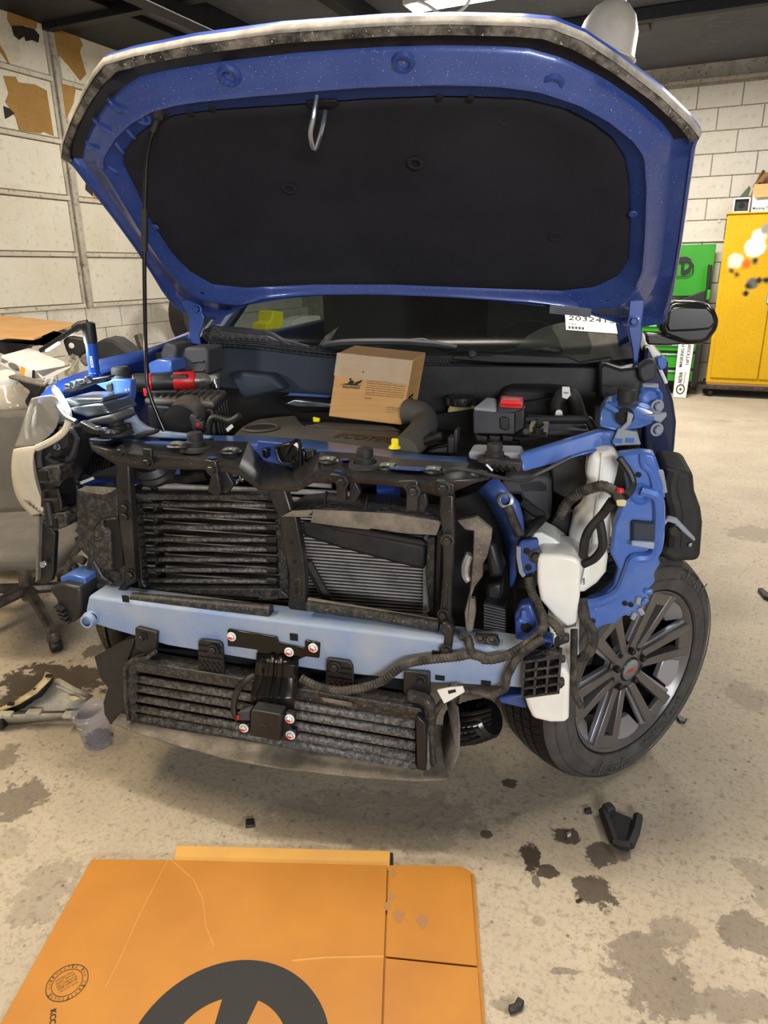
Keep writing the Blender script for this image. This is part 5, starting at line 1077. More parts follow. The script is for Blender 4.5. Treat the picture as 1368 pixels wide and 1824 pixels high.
for q in ([(370, 365), (395, 362), (390, 500), (375, 505)], [(330, 410), (375, 408), (372, 508), (332, 508)], [(210, 490), (330, 465), (330, 505), (225, 505)]): plate('bay_bracket', 'R', q, .4, .05, 'plastic_grey', car, .005)
MB().tube(catmull([PX('R', *p, .6) for p in ((1005, 275), (1000, 210), (1030, 150), (1060, 140), (1100, 160), (1125, 220), (1140, 285))], 6), .02, 10).build('loom_loop', 'rubber', car)
plate('loom_label', 'R', [(1030, 98), (1075, 100), (1082, 150), (1060, 175), (1030, 165)], .575, .004, 'white_paper', car, .001)
text('loom_label_text', '3487', 'ink', PX('R', 1038, 140, .573), PX('R', 1070, 143, .573), (0, 0, 1), car)
MB().lathe([(0, .02), (.01, .018), (.012, 0)], 10, axis_M(PX('R', 1010, 275, .55), (0, -.6, .5))).build('loom_plug', 'white_paper', car)

# ---------------------------------------------------------------- right side: upper rail, apron, washer tank
rail = MB().prism([PX('K', *q) for q in ((510, 850, .1), (700, 790, .2), (880, 735, .3), (985, 725, .34), (1085, 735, .34), (1090, 780, .34), (985, 808, .32), (840, 840, .2), (640, 900, .12), (520, 935, .09))], (0, .035, .0)).build('upper_rail', 'blue_mid', car, bev=.006)
plate('rail_patch', 'K', [(958, 790), (990, 720), (1080, 740), (1100, 800), (975, 806)], .3, .015, 'label_grey', rail, .003)
for x, y in ((988, 780), (1045, 778)): MB().box(PX('K', x, y, .298), (.02, .004, .012)).build('slot', 'blue_mid', rail)
bxr = MB().prism([PX('K', *q) for q in ((905, 640, .33), (930, 595, .36), (1000, 580, .4), (1170, 640, .4), (1165, 690, .36), (1100, 720, .34), (990, 735, .31), (895, 715, .31))], (0, .1, 0)).build('strut_tower', 'blue_mid', car, bev=.008)
MB().tube([PX('K', 925, 605, .325), PX('K', 1010, 650, .325), PX('K', 1075, 662, .33), PX('K', 1160, 672, .345)], .006, 6).build('tower_fold', 'blue_mid', bxr)
MB().lathe([(.032, 0), (.03, .006), (.024, .01), (.024, .04), (.02, .044), (0, .044)], 14, Matrix.Translation(PX('K', 1024, 605, .4))).build('rubber_bumper', 'rubber', bxr)
oval_ = MB().lathe([(0, .001), (.02, .001), (.024, -.001)], 18, axis_M(PX('K', 1020, 662, .318), (0, -1, .2))); oval_.build('hole', 'interior', bxr)
plate('tower_strap', 'K', [(1035, 640), (1065, 655), (1050, 700), (1010, 740), (985, 735), (1030, 690)], .3, .012, 'label_grey', bxr, .003)
plate('tower_lip', 'K', [(1100, 660), (1225, 645), (1225, 662), (1195, 695), (1160, 680)], .36, .02, 'label_grey', bxr, .003)
plate('rail_upright', 'K', [(1098, 520), (1120, 505), (1188, 510), (1180, 600), (1165, 640), (1090, 610)], .52, .04, 'blue_mid', car, .008)
MB().lathe([(.02, 0), (.026, .006), (.032, 0)], 18, axis_M(PX('K', 1147, 572, .515), (0, -1, .1))).build('stamped_ring', 'blue_mid', car)
plate('upright_cap', 'K', [(1105, 520), (1108, 505), (1188, 508), (1184, 525)], .5, .03, 'label_grey', car, .003)
for x, y in ((1178, 612), (1176, 725)): bolt(PX('K', x, y, .5), (.4, -1, 0), .012, 'label_grey')
# wheelhouse apron
apr = MB().prism(PP('D', [(868, 95), (1010, 80), (1078, 90), (1088, 160), (1125, 262), (1128, 400), (1118, 640), (1092, 660), (1108, 700), (1070, 760), (1080, 800), (1035, 850), (1040, 905), (1000, 930), (1010, 985), (960, 1000), (910, 985), (860, 1030), (800, 1040), (745, 1068), (690, 1055), (678, 960), (700, 915), (780, 890), (850, 820), (875, 730), (832, 640), (850, 480), (925, 300), (905, 160)], y=.17), (0, .05, 0)).build('wheelhouse', 'blue_mid', car, bev=.008, seg=3)
MB().tube(catmull([PX('D', *p, .165) for p in ((1000, 290), (1090, 330), (1100, 480), (1085, 620), (1040, 660), (960, 670), (930, 740), (880, 850), (790, 900), (700, 920))], 5), .014, 8).build('apron_bead', 'blue_mid', apr)
MB().tube(catmull([PX('D', *p, .165) for p in ((1010, 90), (1015, 150), (1060, 200), (1085, 320))], 5), .008, 8).build('apron_bead', 'blue_mid', apr)
plate('apron_pocket', 'D', [(945, 460), (1030, 468), (1115, 475), (1100, 560), (1078, 615), (945, 590)], .155, .02, 'plastic_slate', apr, .008)
plate('apron_pad', 'D', [(948, 570), (1078, 580), (1072, 620), (945, 600)], .145, .012, 'blue_pale', apr, .004)
for x, y in ((987, 205), (912, 918), (945, 925), (735, 1015)): MB().lathe([(0, .001), (.007, 0)], 10, axis_M(PX('D', x, y, .166), (0, -1, 0))).build('hole', 'interior', apr)
MB().lathe([(.012, .0), (.02, .006), (.028, 0)], 16, axis_M(PX('D', 1000, 312, .168), (0, -1, 0))).build('stamped_ring', 'blue_mid', apr)
for q in ((1000, 960), (1020, 905), (985, 900), (960, 985), (1040, 850)):
    MB().box(PX('D', *q, .168), (.022, .012, .014), Matrix.Rotation(q[0], 3, 'Y')).build('torn_edge', 'label_grey' if q[0] < 1010 else 'blue_mid', apr, bev=.004)
plate('apron_side', 'D', [(1078, 95), (1090, 130), (1125, 240), (1135, 330), (1105, 330), (1088, 170)], .2, .3, 'blue_mid', car, .006)
for k in range(8): MB().box(PX('D', 1102 + 2.5 * k, 190 + 14 * k, .19), (.02, .03, .008)).build('spot_flange', 'label_grey', apr, bev=.003)
plate('torn_strap', 'D', [(1118, 470), (1150, 440), (1200, 452), (1245, 500), (1305, 565), (1295, 575), (1230, 520), (1190, 478), (1150, 465), (1125, 500)], .22, .02, 'label_grey', car, .003)
plate('strap_pocket', 'D', [(1150, 500), (1190, 480), (1235, 520), (1190, 560), (1150, 545)], .24, .03, 'bracket_steel', car, .006)
lnr = MB().prism(PP('D', [(1108, 172), (1160, 165), (1290, 182), (1300, 300), (1335, 400), (1345, 480), (1330, 688), (1240, 690), (1180, 700), (1095, 655), (1130, 560), (1125, 440), (1132, 300)], y=.42), (0, .22, 0)).build('fender_liner', 'rubber', car, bev=.02, seg=3)
MB().tube(catmull([PX('D', *p, .415) for p in ((1180, 180), (1160, 280), (1190, 420), (1180, 600))], 5), .02, 8).build('liner_fold', 'rubber', lnr)
plate('liner_clip', 'D', [(1262, 585), (1285, 582), (1282, 605), (1262, 605)], .41, .01, 'chrome_soft', lnr, .002)
# washer tank
tank = MB().prism(PP('D', [(706, 90), (868, 78), (880, 140), (868, 210), (835, 330), (830, 600), (815, 640), (640, 620), (590, 585), (630, 440), (690, 385), (705, 250), (692, 200)], y=.21), (0, .1, 0)).build('washer_tank', 'white_tank', car, bev=.022, seg=4)
MB().prism(PP('D', [(600, 610), (700, 605), (822, 630), (808, 750), (760, 810), (690, 860), (640, 870), (620, 700)], y=.17), (0, .12, 0)).build('tank_body', 'white_tank', tank, bev=.025, seg=4)
MB().prism(PP('D', [(398, 530), (450, 525), (520, 560), (620, 640), (560, 640), (440, 650), (405, 760), (390, 740)], y=.16), (0, .1, 0)).build('tank_shoulder', 'white_tank', tank, bev=.012, seg=3)
MB().prism(PP('D', [(425, 670), (440, 645), (560, 650), (640, 665), (668, 700), (662, 880), (642, 1035), (590, 1052), (520, 990), (440, 900), (425, 800)], y=.08), (0, .15, 0)).build('tank_front', 'white_tank', tank, bev=.022, seg=4)
MB().prism(PP('D', [(480, 1010), (560, 1060), (640, 1045), (652, 900), (660, 905), (655, 1200), (600, 1230), (520, 1160)], y=.12), (0, .08, 0)).build('tank_neck', 'white_tank', tank, bev=.012, seg=3)
MB().prism(PP('D', [(345, 1420), (440, 1380), (560, 1262), (600, 1300), (605, 1330), (600, 1560), (585, 1582), (500, 1582), (400, 1560), (372, 1500)], y=.02), (0, .14, 0)).build('tank_foot', 'white_tank', tank, bev=.018, seg=4)
plate('tank_label', 'D', [(690, 715), (722, 705), (705, 810), (668, 820)], .155, .003, 'white_paper', tank, 0)
for k in range(4):
    q = [(678 + 2 * k, 780 + 9 * k), (690, 778 + 9 * k), (688, 784 + 9 * k), (676, 786 + 9 * k)]; plate('label_code', 'D', q, .1535, .001, 'ink', tank, 0)
plate('tank_cap', 'D', [(598, 650), (640, 640), (700, 655), (720, 680), (640, 675)], .14, .02, 'plastic', tank, .004)
MB().tube([PX('D', *p, .205) for p in ((790, 85), (775, 250), (750, 420), (735, 600))], .004, 6).build('tank_seam', 'white_tank', tank)
# black inner parts between radiator and tank
plate('side_flap', 'C', [(1085, 545), (1200, 525), (1290, 600), (1285, 660), (1260, 760), (1235, 800), (1235, 870), (1190, 930), (1165, 1000), (1190, 1000), (1195, 1080), (1175, 1205), (1140, 1195), (1130, 1080), (1160, 960), (1180, 760), (1185, 605), (1135, 600)], .06, .02, 'plastic_tan', car, .003)
plate('side_gloom_sheet', 'D', [(-60, 350), (110, 300), (250, 420), (300, 700), (300, 1100), (-60, 1080)], .3, .02, 'interior', car, 0)  # black sheet added for the shade beside the radiator
MB().tube(catmull([PX('C', *p, .09) for p in ((1165, 740), (1140, 800), (1140, 860), (1160, 890))], 4), .012, 8).build('bent_tube', 'alu_core', car)
plate('hose_block', 'D', [(140, 585), (190, 580), (235, 740), (235, 775), (160, 780), (150, 700)], .14, .08, 'plastic', car, .02)
plate('hose_block', 'D', [(145, 815), (230, 805), (225, 905), (135, 900)], .14, .06, 'plastic', car, .01)
fb2 = plate('finned_block', 'D', [(125, 905), (250, 945), (250, 1085), (130, 1065)], .1, .06, 'plastic', car, .006)
for k in range(9): MB().tube([PX('D', 130, 925 + k * 16, .095), PX('D', 248, 955 + k * 15, .095)], .003, 5).build('fin', 'plastic_grey', fb2)
# curved blue post and its bracket
rows = []
for a, b in (((100, 292), (195, 215)), ((150, 345), (262, 290)), ((200, 430), (325, 360)), ((240, 520), (345, 430)), ((262, 620), (355, 520)), ((270, 740), (320, 590)), ((280, 850), (310, 760))):
    rows.append([PX('D', *a, .2), PX('D', *((a[0] + b[0]) / 2 - 6, (a[1] + b[1]) / 2), .155), PX('D', *b, .15)])
MB().grid(rows).build('blue_post', 'blue_inner', car, solid=.01, smooth=50)
plate('post_bracket', 'D', [(318, 590), (345, 570), (420, 560), (432, 575), (432, 738), (350, 768), (320, 700)], .1, .02, 'blue_inner', car, .006)
for x, y in ((368, 628), (376, 718)): MB().lathe([(0, .001), (.009, 0)], 10, axis_M(PX('D', x, y, .098), (0, -1, 0))).build('hole', 'interior', car)
bolt(PX('D', 420, 655, .098), r=.012, m='bracket_steel')
MB().tube([PX('D', *p, .096) for p in ((322, 600), (322, 660), (335, 740), (352, 765))], .006, 6).build('torn_sealer', 'label_grey', car)
MB().lathe([(.013, -.003), (.02, .0), (.013, .003)], 16, axis_M(PX('D', 250, 345, .13), (0, -1, .3))).build('ring_terminal', 'nut_steel', car)
cable('ground_lead', 'D', [(262, 375, .13), (285, 430, .13), (310, 490, .13), (330, 545, .12)], .13, .012, 'wire_loom')
# dark box behind tank and wiring
plate('battery_case', 'D', [(300, 240), (480, 210), (505, 250), (500, 440), (440, 530), (345, 500), (355, 380)], .3, .1, 'plastic_grey', car, .01)
plate('case_wall', 'D', [(500, 130), (700, 80), (690, 300), (660, 380), (505, 300)], .34, .06, 'plastic', car, .006)
plate('gloom_sheet', 'D', [(330, 420), (640, 350), (640, 640), (330, 640)], .42, .02, 'interior', car, 0)  # black sheet that supplies the gloom behind tank and wiring
MB().tube(catmull([PX('D', *p, .3) for p in ((520, 430), (580, 470), (610, 540), (590, 590))], 5), .04, 12).build('corrugated_hose', 'rubber', car)
cable('harness', 'D', [(355, 560, .14), (400, 500, .16), (450, 440, .2), (400, 400, .2), (340, 350, .2)], .15, .013, 'cable')
cable('harness', 'D', [(550, 440, .2), (585, 370, .18), (650, 310, .15), (740, 275, .12), (800, 268, .1), (860, 300, .1)], .15, .014, 'wire_loom', rings=True)
cn = plate('connector', 'D', [(838, 305), (880, 290), (922, 350), (918, 378), (870, 385), (845, 340)], .085, .03, 'plastic', car, .004)
plate('connector_face', 'D', [(862, 348), (900, 342), (922, 352), (915, 382), (868, 380)], .08, .01, 'tank_yellow', cn, .003)
MB().lathe([(0, .01), (.008, .008), (.009, 0)], 10, Matrix.Translation(PX('D', 885, 300, .085))).build('connector_lock', 'red_plastic', cn)
cable('cable_run', 'D', [(840, 350, .1), (790, 420, .12), (720, 500, .12), (690, 570, .12), (680, 660, .12)], .12, .012, 'cable')
cable('cable_run', 'D', [(770, 460, .12), (785, 540, .12), (785, 610, .12), (740, 670, .12), (680, 700, .13)], .12, .011, 'cable')
cable('cable_run', 'D', [(880, 110, .15), (940, 200, .15), (955, 270, .14), (915, 325, .1)], .14, .009, 'cable')
cable('cable_run', 'D', [(670, 890, .1), (690, 1000, .08), (730, 1080, .06), (720, 1170, .05), (650, 1250, .05)], .1, .014, 'wire_loom')
cable('cable_run', 'D', [(630, 1060, .06), (628, 1250, .04), (628, 1400, .04), (670, 1490, .04)], .05, .009, 'wire_loom')
cable('main_harness', 'X', [('F', 370, 350, -.06), ('F', 450, 390, -.06), ('F', 560, 410, -.055), ('F', 650, 400, -.05), ('F', 760, 368, -.045), ('F', 870, 290, -.04), ('F', 960, 265, -.035), ('F', 1140, 245, -.03), ('F', 1200, 235, -.03), ('F', 1280, 258, -.03), ('D', 120, 1225, -.03), ('D', 190, 1225, -.03), ('D', 290, 1190, -.02), ('D', 420, 1100, .0), ('D', 465, 1020, .03), ('D', 430, 930, .06), ('D', 395, 850, .08), ('D', 375, 770, .09)], 0, .0125, 'wire_loom', rings=True)
cable('branch_harness', 'F', [(1165, 410, -.03), (1240, 420, -.03), (1320, 440, -.03), ('D', 180, 1420, -.03), ('D', 245, 1385, -.03), ('D', 265, 1310, -.03), ('D', 320, 1215, -.03), ('D', 400, 1150, -.03), ('D', 460, 1115, -.02)], 0, .011, 'wire_loom', rings=True)
cable('branch_harness', 'D', [(0, 1100, .0), (40, 1110, -.01), (55, 1160, -.03), (60, 1210, -.03)], 0, .012, 'wire_loom', rings=True)
cable('branch_harness', 'D', [(470, 1000, .04), (520, 1030, .03), (555, 1080, .01), (570, 1115, .0)], 0, .012, 'wire_loom', rings=True)
cable('branch_harness', 'F', [(1085, 445, -.03), (1030, 510, -.03), (1010, 600, -.03), (1015, 700, -.03), (1020, 775, -.03)], 0, .009, 'wire_loom', rings=True)
plate('tape_flag', 'F', [(1035, 410), (1090, 398), (1160, 392), (1170, 418), (1100, 460), (1070, 475)], -.045, .006, 'white_paper', car, .001)
plate('tape_print', 'F', [(1088, 412), (1125, 405), (1128, 418), (1092, 428)], -.0465, .001, 'ink', car, 0)
cable('thin_line', 'K', [(140, 935, .0), (230, 920, .0), (500, 975, .05), (600, 940, .08), (760, 860, .1)], .05, .005, 'cable')
# honeycomb impact block at the right beam end
hb = plate('impact_block', 'D', [(350, 1232), (548, 1205), (552, 1400), (346, 1426)], .0, .012, 'plastic_dusty', car, .002)
for i in range(4):
    x = 350 + 198 * i / 3; a, b = PX('D', x, 1232 - 27 * i / 3, -.03), PX('D', x, 1426 - 26 * i / 3, -.03); MB().box((a + b) / 2 + V((0, .015, 0)), (.006, .05, (a - b).length)).build('web', 'plastic_dusty', hb)
for j in range(5):
    y = 1232 + 194 * j / 4; a, b = PX('D', 350, y, -.03), PX('D', 548, y - 27, -.03); MB().box((a + b) / 2 + V((0, .015, 0)), ((a - b).length, .05, .006), (b - a).to_track_quat('X', 'Z').to_matrix()).build('web', 'plastic_dusty', hb)
plate('block_ear', 'D', [(548, 1345), (572, 1348), (578, 1370), (560, 1390), (550, 1390)], -.02, .02, 'plastic_dusty', hb, .004)
plate('block_ear', 'D', [(548, 1215), (580, 1222), (582, 1250), (552, 1250)], -.02, .02, 'plastic_dusty', hb, .004)
for k in range(8): MB().tube([PX('D', 455 + 12 * k, 1180 + 3 * (k % 3), -.02), PX('D', 470 + 12 * k, 1215 - 2 * k, -.02)], .004, 5).build('broken_clip', 'plastic_dusty', hb)
plate('plug', 'D', [(515, 1145), (540, 1118), (600, 1105), (605, 1135), (560, 1150), (530, 1170)], -.01, .03, 'plastic', car, .004)
MB().box(PX('D', 535, 1135, -.012), (.014, .006, .018)).build('plug_socket', 'interior', car)
# bellows under the right beam end
path = [PX('F', 1120, 590, .16).lerp(PX('F', 1300, 540, .12), i / 16) for i in range(17)]
MB().tube(path, [(.062 if i % 2 else .054) * (1 - .2 * abs(i / 16 - .5)) for i in range(17)], 18).build('ribbed_duct', 'plastic_gloss', car)
for k in range(6): MB().tube(catmull([PX('F', 1130, 530 + 26 * k, .09), PX('F', 1215, 520 + 26 * k, .075), PX('F', 1295, 500 + 22 * k, .1)], 4), .006, 6).build('duct_rib', 'plastic_gloss', car)
plate('lower_rail', 'D', [(210, 1440), (340, 1420), (370, 1500), (350, 1500), (215, 1470)], .1, .1, 'blue_inner', car, .006)
plate('lower_crossmember', 'D', [(180, 1500), (370, 1500), (360, 1620), (190, 1600)], .35, .1, 'plastic_tan', car, .006)
# black sheet standing in for the gloom behind the radiator pack
MB().box((-.15, .5, .6), (1.0, .02, .6)).build('engine_gloom', 'interior', car)
# ---------------------------------------------------------------- loose things on and around the car
def carton(name, hexc, hex2):
    return mat(name, hexc, .75, 0, dust=hex2, ds=5, lo=.4, hi=.75, stretch=(1, 1, 14), bump=.05, bs=40)
carton('carton_tan', '#c79a62', '#b98a52'); carton('carton_light', '#d9ab62', '#cc9d54'); carton('carton_brown', '#9a6f46', '#86603c')
mat('carton_amber', '#b0741c', .62, 0, dust='#a06516', ds=4, lo=.35, hi=.75, speck='#8a5a1c', ss=70, st=.76, bump=.06, bs=60, dr=.5)
mat('carton_flap', '#cb9a4c', .65, 0, dust='#bd8d49', ds=4)
mat('tool_red', '#b3141c', .4, 0, dust='#7d1418', ds=30, lo=.5, hi=.75); mat('tool_grey', '#7d7a74', .4, .6, dust='#4d4a45', ds=30)
mat('led_white', '#f4fbff', .3, emis=22.0); mat('light_blue_body', '#2257c9', .28, .5, coat=.5)
mat('seat_grey', '#5b5752', .95, 0, dust='#6b665f', ds=6, lo=.4, hi=.75, speck='#45423e', ss=300, st=.6, bump=.2, bs=500)
mat('chair_steel', '#4c4641', .5, .5, dust='#7a6f62', ds=14, lo=.4, hi=.7)
mat('green_paint', '#239408', .3, 0, dust='#1f8a08', ds=3, coat=.4); mat('tool_black', '#141414', .5)
mat('oil_black', '#26211d', .55, 0, dust='#4a423a', ds=20); mat('liner_plastic', '#8e8a7e', .75, 0, dust='#b7b09d', ds=10, lo=.38, hi=.7, speck='#5e5a50', ss=120, st=.66, bump=.3, bs=90)
mat('liner_rail', '#c9b78c', .75, 0, dust='#8c7c5a', ds=18, lo=.45, hi=.7)
mat('white_card', '#dcdad6', .6, 0, dust='#c9c5bd', ds=4); mat('orange_print', '#e8a01c', .6)
mat('yellow_case', '#f0e21a', .4); mat('cup_ink', '#8f8ca6', .6); mat('cup_yellow', '#d8d548', .5)
# yellow cabinet paint: worn, with sprayed blotches
def yellow_mat():
    t = surface_mat('cabinet_yellow', '#cba00a', '#c19608', '#a67d0e', 2.2, 60, .5, .1)
    M, N, L, b, cur, tc, noise, rmp, mix = t
    cur = mix(rmp(noise(34, 5, .7), .66, .7), cur, '#4a3612')
    sprays = [((1345, 440), .10, '#ece7dd'), ((1352, 420), .07, '#ece7dd'), ((1310, 465), .075, '#e6d3bb'), ((1340, 505), .06, '#5f5d58'), ((1330, 470), .045, '#e0641c'), ((1345, 465), .03, '#2a2a2b'), ((1303, 482), .022, '#26231d'), ((1313, 490), .024, '#26231d'), ((1365, 408), .05, '#8d8a86'),
              ((1332, 510), .028, '#1f1f20'), ((1328, 522), .025, '#1f1f20'), ((1352, 500), .03, '#1f1f20'), ((1365, 500), .03, '#1f1f20')]
    nz = noise(14, 3)
    for (px, py), r, c in sprays:
        p = PR(px, py, v=9.35)
        vm = N.new('ShaderNodeVectorMath'); vm.operation = 'DISTANCE'; L.new(tc.outputs['Object'], vm.inputs[0]); vm.inputs[1].default_value = (p.x - CAB.x, p.y - CAB.y, p.z - CAB.z)
        ma = N.new('ShaderNodeMath'); ma.operation = 'MULTIPLY_ADD'; L.new(nz, ma.inputs[0]); ma.inputs[1].default_value = .06; L.new(vm.outputs['Value'], ma.inputs[2])
        cur = mix(rmp(ma.outputs[0], r + .05, r + .015), cur, c)
    L.new(cur, b.inputs['Base Color'])
def car_thing(name, base, label, cat, group=None): return empty(name, CARM @ Matrix.Translation(base), label, cat, group)
def room_thing(name, base, label, cat, group=None): return empty(name, ROOMM @ Matrix.Translation(base), label, cat, group)
def world_thing(name, base, label, cat, group=None): return empty(name, Matrix.Translation(base), label, cat, group)
# --- printed carton on the engine cover
BY = .6
c4 = [PX('J', 615, 662, BY), PX('J', 972, 705, BY), PX('J', 1027, 390, BY + .035), PX('J', 660, 352, BY + .035)]
bb = (c4[0] + c4[1]) / 2 + V((0, .07, 0)); bxo = car_thing('cardboard_box', bb, 'small taped cardboard box with black print standing on the engine cover', 'box')
bk = V((.012, .15, .01)); nrm = (c4[1] - c4[0]).cross(c4[3] - c4[0]).normalized()
if nrm.y > 0: nrm = -nrm
MB().prism(c4, bk).build('carton', 'carton_tan', bxo, bev=.004, off=bb)
def bp_(a, b, h=.0015): return c4[0].lerp(c4[1], a).lerp(c4[3].lerp(c4[2], a), b) + nrm * h
upv = (c4[3] - c4[0]).normalized()
MB().prism([bp_(-.005, .66), bp_(1.005, .62), bp_(1.005, 1.005), bp_(-.005, 1.005)], nrm * .0006).build('packing_tape', 'clear_tape', bxo, off=bb)
MB().grid([[bp_(.0, .64 + .012 * math.sin(k * 2.1), .002 + .004 * abs(math.sin(k * 1.7))) .lerp(bp_(1, .62, .002), k / 12) for k in range(13)], [bp_(k / 12, .82, .003 + .005 * abs(math.sin(k * 2.3))) for k in range(13)], [bp_(k / 12, 1.0, .002) for k in range(13)]]).build('tape_wrinkle', 'clear_tape', bxo, off=bb)
MB().prism([bp_(.372, .735), bp_(.392, .735), bp_(.398, .765), bp_(.376, .77)], nrm * .002).build('tear', 'ink', bxo, off=bb)
text('maker_name', 'AkzoNobel', 'ink', bp_(.135, .47), bp_(.37, .485), upv, bxo, off=bb, bold=.02)
# reaching figure emblem
emb = [[(.12, .535), (.2, .55), (.3, .56), (.385, .62), (.38, .595), (.33, .55), (.36, .545), (.3, .53), (.2, .53)], [(.2, .55), (.225, .6), (.25, .615), (.29, .575), (.26, .55)], [(.205, .615), (.225, .605), (.245, .625), (.225, .645)], [(.29, .575), (.35, .61), (.395, .635), (.37, .6), (.31, .555)]]
for q in emb: MB().prism([bp_(*p) for p in q], nrm * .0004).build('emblem', 'ink', bxo, off=bb, smooth=0)
MB().prism([bp_(.11, .528), bp_(.385, .54), bp_(.385, .533), bp_(.11, .522)], nrm * .0004).build('emblem', 'ink', bxo, off=bb, smooth=0)
for k, tx in enumerate(('Akzo Nobel Car Refinishes B.V. Rijksstraatweg 31, 2171 AJ Sassenheim', 'The Netherlands. Distributed by Akzo Nobel Coatings Inc. Norcross', 'For professional use only. Keep away from heat and open flames. Do not', 'breathe vapor or spray mist. Store upright in a cool dry place with', 'adequate ventilation and keep container tightly closed when not used', 'Danger: flammable liquid and vapor. See the safety data sheet for more', 'information before use. Transport according to local rules UN 1263 PG')):
    b_ = .61 - k * .035; text('fine_print', tx, 'ink', bp_(.45, b_), bp_(.965, b_ + .012), upv, bxo, off=bb, hs=1.3)
text('fine_print', 'UN1263', 'ink', bp_(.455, .345), bp_(.545, .35), upv, bxo, off=bb, bold=.01)
for k, tx in enumerate(('AKZO NOBEL COATINGS INC', 'Norcross GA 30071 USA', 'www.akzonobel.com')): text('fine_print', tx, 'ink', bp_(.77, .245 - .035 * k), bp_(.98 - .05 * k, .25 - .035 * k), upv, bxo, off=bb, hs=1.3)
for k in range(4):
    a = c4[1].lerp(c4[2], .2 + .06 * k); MB().prism([a + bk * .15 + V((.0015, 0, 0)), a + bk * .5 + V((.0015, 0, 0)), a + bk * .5 + V((.0015, 0, .008)), a + bk * .15 + V((.0015, 0, .008))], (.0005, 0, 0)).build('side_print', 'ink', bxo, off=bb)
# --- cordless ratchet on the air box
ra, rb_ = PX('N', 425, 180, .44), PX('N', 1085, 150, .56); rbase = (ra + rb_) / 2 - V((0, 0, .03))
rt = car_thing('cordless_ratchet', rbase, 'red and black cordless ratchet lying on the air filter box', 'power tool')
ax = (rb_ - ra); LEN = ax.length; RM = axis_M(ra, ax)
def rlathe(nm, prof, m, n=20): return MB().lathe(prof, n, RM).build(nm, m, rt, off=rbase)
u_ = LEN
rlathe('battery_end', [(0, -.004), (.027, -.003), (.029, .0), (.029, .002)], 'chrome_soft')
MB().prism([RM @ V((x, y, -.0045)) for x, y in ((-.02, -.006), (.02, -.006), (.02, .008), (-.02, .008))], RM.to_3x3() @ V((0, 0, -.0006))).build('battery_label', 'red_light', rt, off=rbase)
rlathe('battery', [(.029, 0), (.03, .01), (.029, u_ * .15), (.024, u_ * .155)], 'tool_black')
rlathe('collar', [(.027, u_ * .155), (.0285, u_ * .16), (.0285, u_ * .2), (.026, u_ * .205)], 'tool_red')
rlathe('grip', [(.026, u_ * .2), (.0275, u_ * .22), (.0275, u_ * .46), (.026, u_ * .48)], 'tool_black')
rlathe('red_housing', [(.026, u_ * .44), (.0295, u_ * .46), (.0295, u_ * .68), (.027, u_ * .7)], 'tool_red')
MB().box(ra + ax * .56 + V((0, -.022, .014)), (.055, .016, .02), ax.to_track_quat('X', 'Z').to_matrix()).build('grip_inlay', 'tool_black', rt, off=rbase, bev=.004)
MB().box(ra + ax * .34 + V((0, -.02, -.03)), (.1, .018, .012), ax.to_track_quat('X', 'Z').to_matrix()).build('trigger', 'tool_black', rt, off=rbase, bev=.004)
MB().box(ra + ax * .14 + V((0, -.012, -.028)), (.012, .03, .028), ax.to_track_quat('X', 'Z').to_matrix()).build('belt_clip', 'tool_red', rt, off=rbase, bev=.003)
rlathe('nose', [(.025, u_ * .69), (.024, u_ * .74), (.021, u_ * .82), (.014, u_ * .88), (.0, u_ * .885)], 'tool_grey')
q = axis_M(ra + ax * .93, (0, -.25, -1)); hm = MB(); hm.prism([ra + ax * .8 + V((0, -.012, .014)), ra + ax * .97 + V((0, -.012, .018)), ra + ax * 1.0 + V((0, -.012, .004)), ra + ax * .97 + V((0, -.012, -.008)), ra + ax * .82 + V((0, -.012, -.012))], (0, .024, 0)); hm.build('ratchet_head', 'tool_grey', rt, off=rbase, bev=.005)
MB().lathe([(.011, -.004), (.011, .012), (.007, .013), (.006, .026), (0, .026)], 12, axis_M(ra + ax * .965 + V((0, -.012, -.004)), (.25, -.35, -1))).build('anvil', 'chrome', rt, off=rbase)
# --- folding inspection light standing on the lamp bracket
i0, i1 = PX('Q', 772, 598, .2), PX('Q', 738, 325, .2); ib = i0.copy()
il = car_thing('inspection_light', ib, 'blue and black folding inspection light, lit, standing on the fender', 'work light')
d_ = (i1 - i0); IM = axis_M(i0, d_); dl = d_.length
MB().lathe([(0, 0), (.015, 0), (.0165, .003), (.0165, dl * .12), (.0155, dl * .13), (.0155, dl * .9), (.0165, dl)], 20, IM).build('handle', 'light_blue_body', il, off=ib)
hx = d_.normalized()
MB().lathe([(.0175, dl), (.0185, dl + .01), (.018, dl * 1.58), (.012, dl * 1.62), (0, dl * 1.62)], 20, IM).build('joint_head', 'tool_black', il, off=ib)
e0, e1, e2 = PX('Q', 715, 180, .2), PX('Q', 640, 185, .19), PX('Q', 600, 212, .185); tip = PX('Q', 330, 388, .16)
MB().tube([e0, e1, e2], [.016, .013, .011], 10).build('elbow', 'tool_black', il, off=ib)
dd = tip - e2; R = dd.to_track_quat('X', 'Z').to_matrix()
MB().box(e2.lerp(tip, .5), (dd.length, .02, .012), R).build('arm', 'tool_black', il, off=ib, bev=.003)
MB().box(e2.lerp(tip, .69) + R @ V((0, -.0005, -.0075)), (dd.length * .36, .014, .006), R).build('led_strip', 'led_white', il, off=ib)
text('light_lettering', 'ICON', 'white_paper', PX('Q', 765, 520, .18) + V((0, -.0, 0)), PX('Q', 752, 432, .18), V((-1, 0, 0)), il, off=ib, bold=.02, ext=.002)
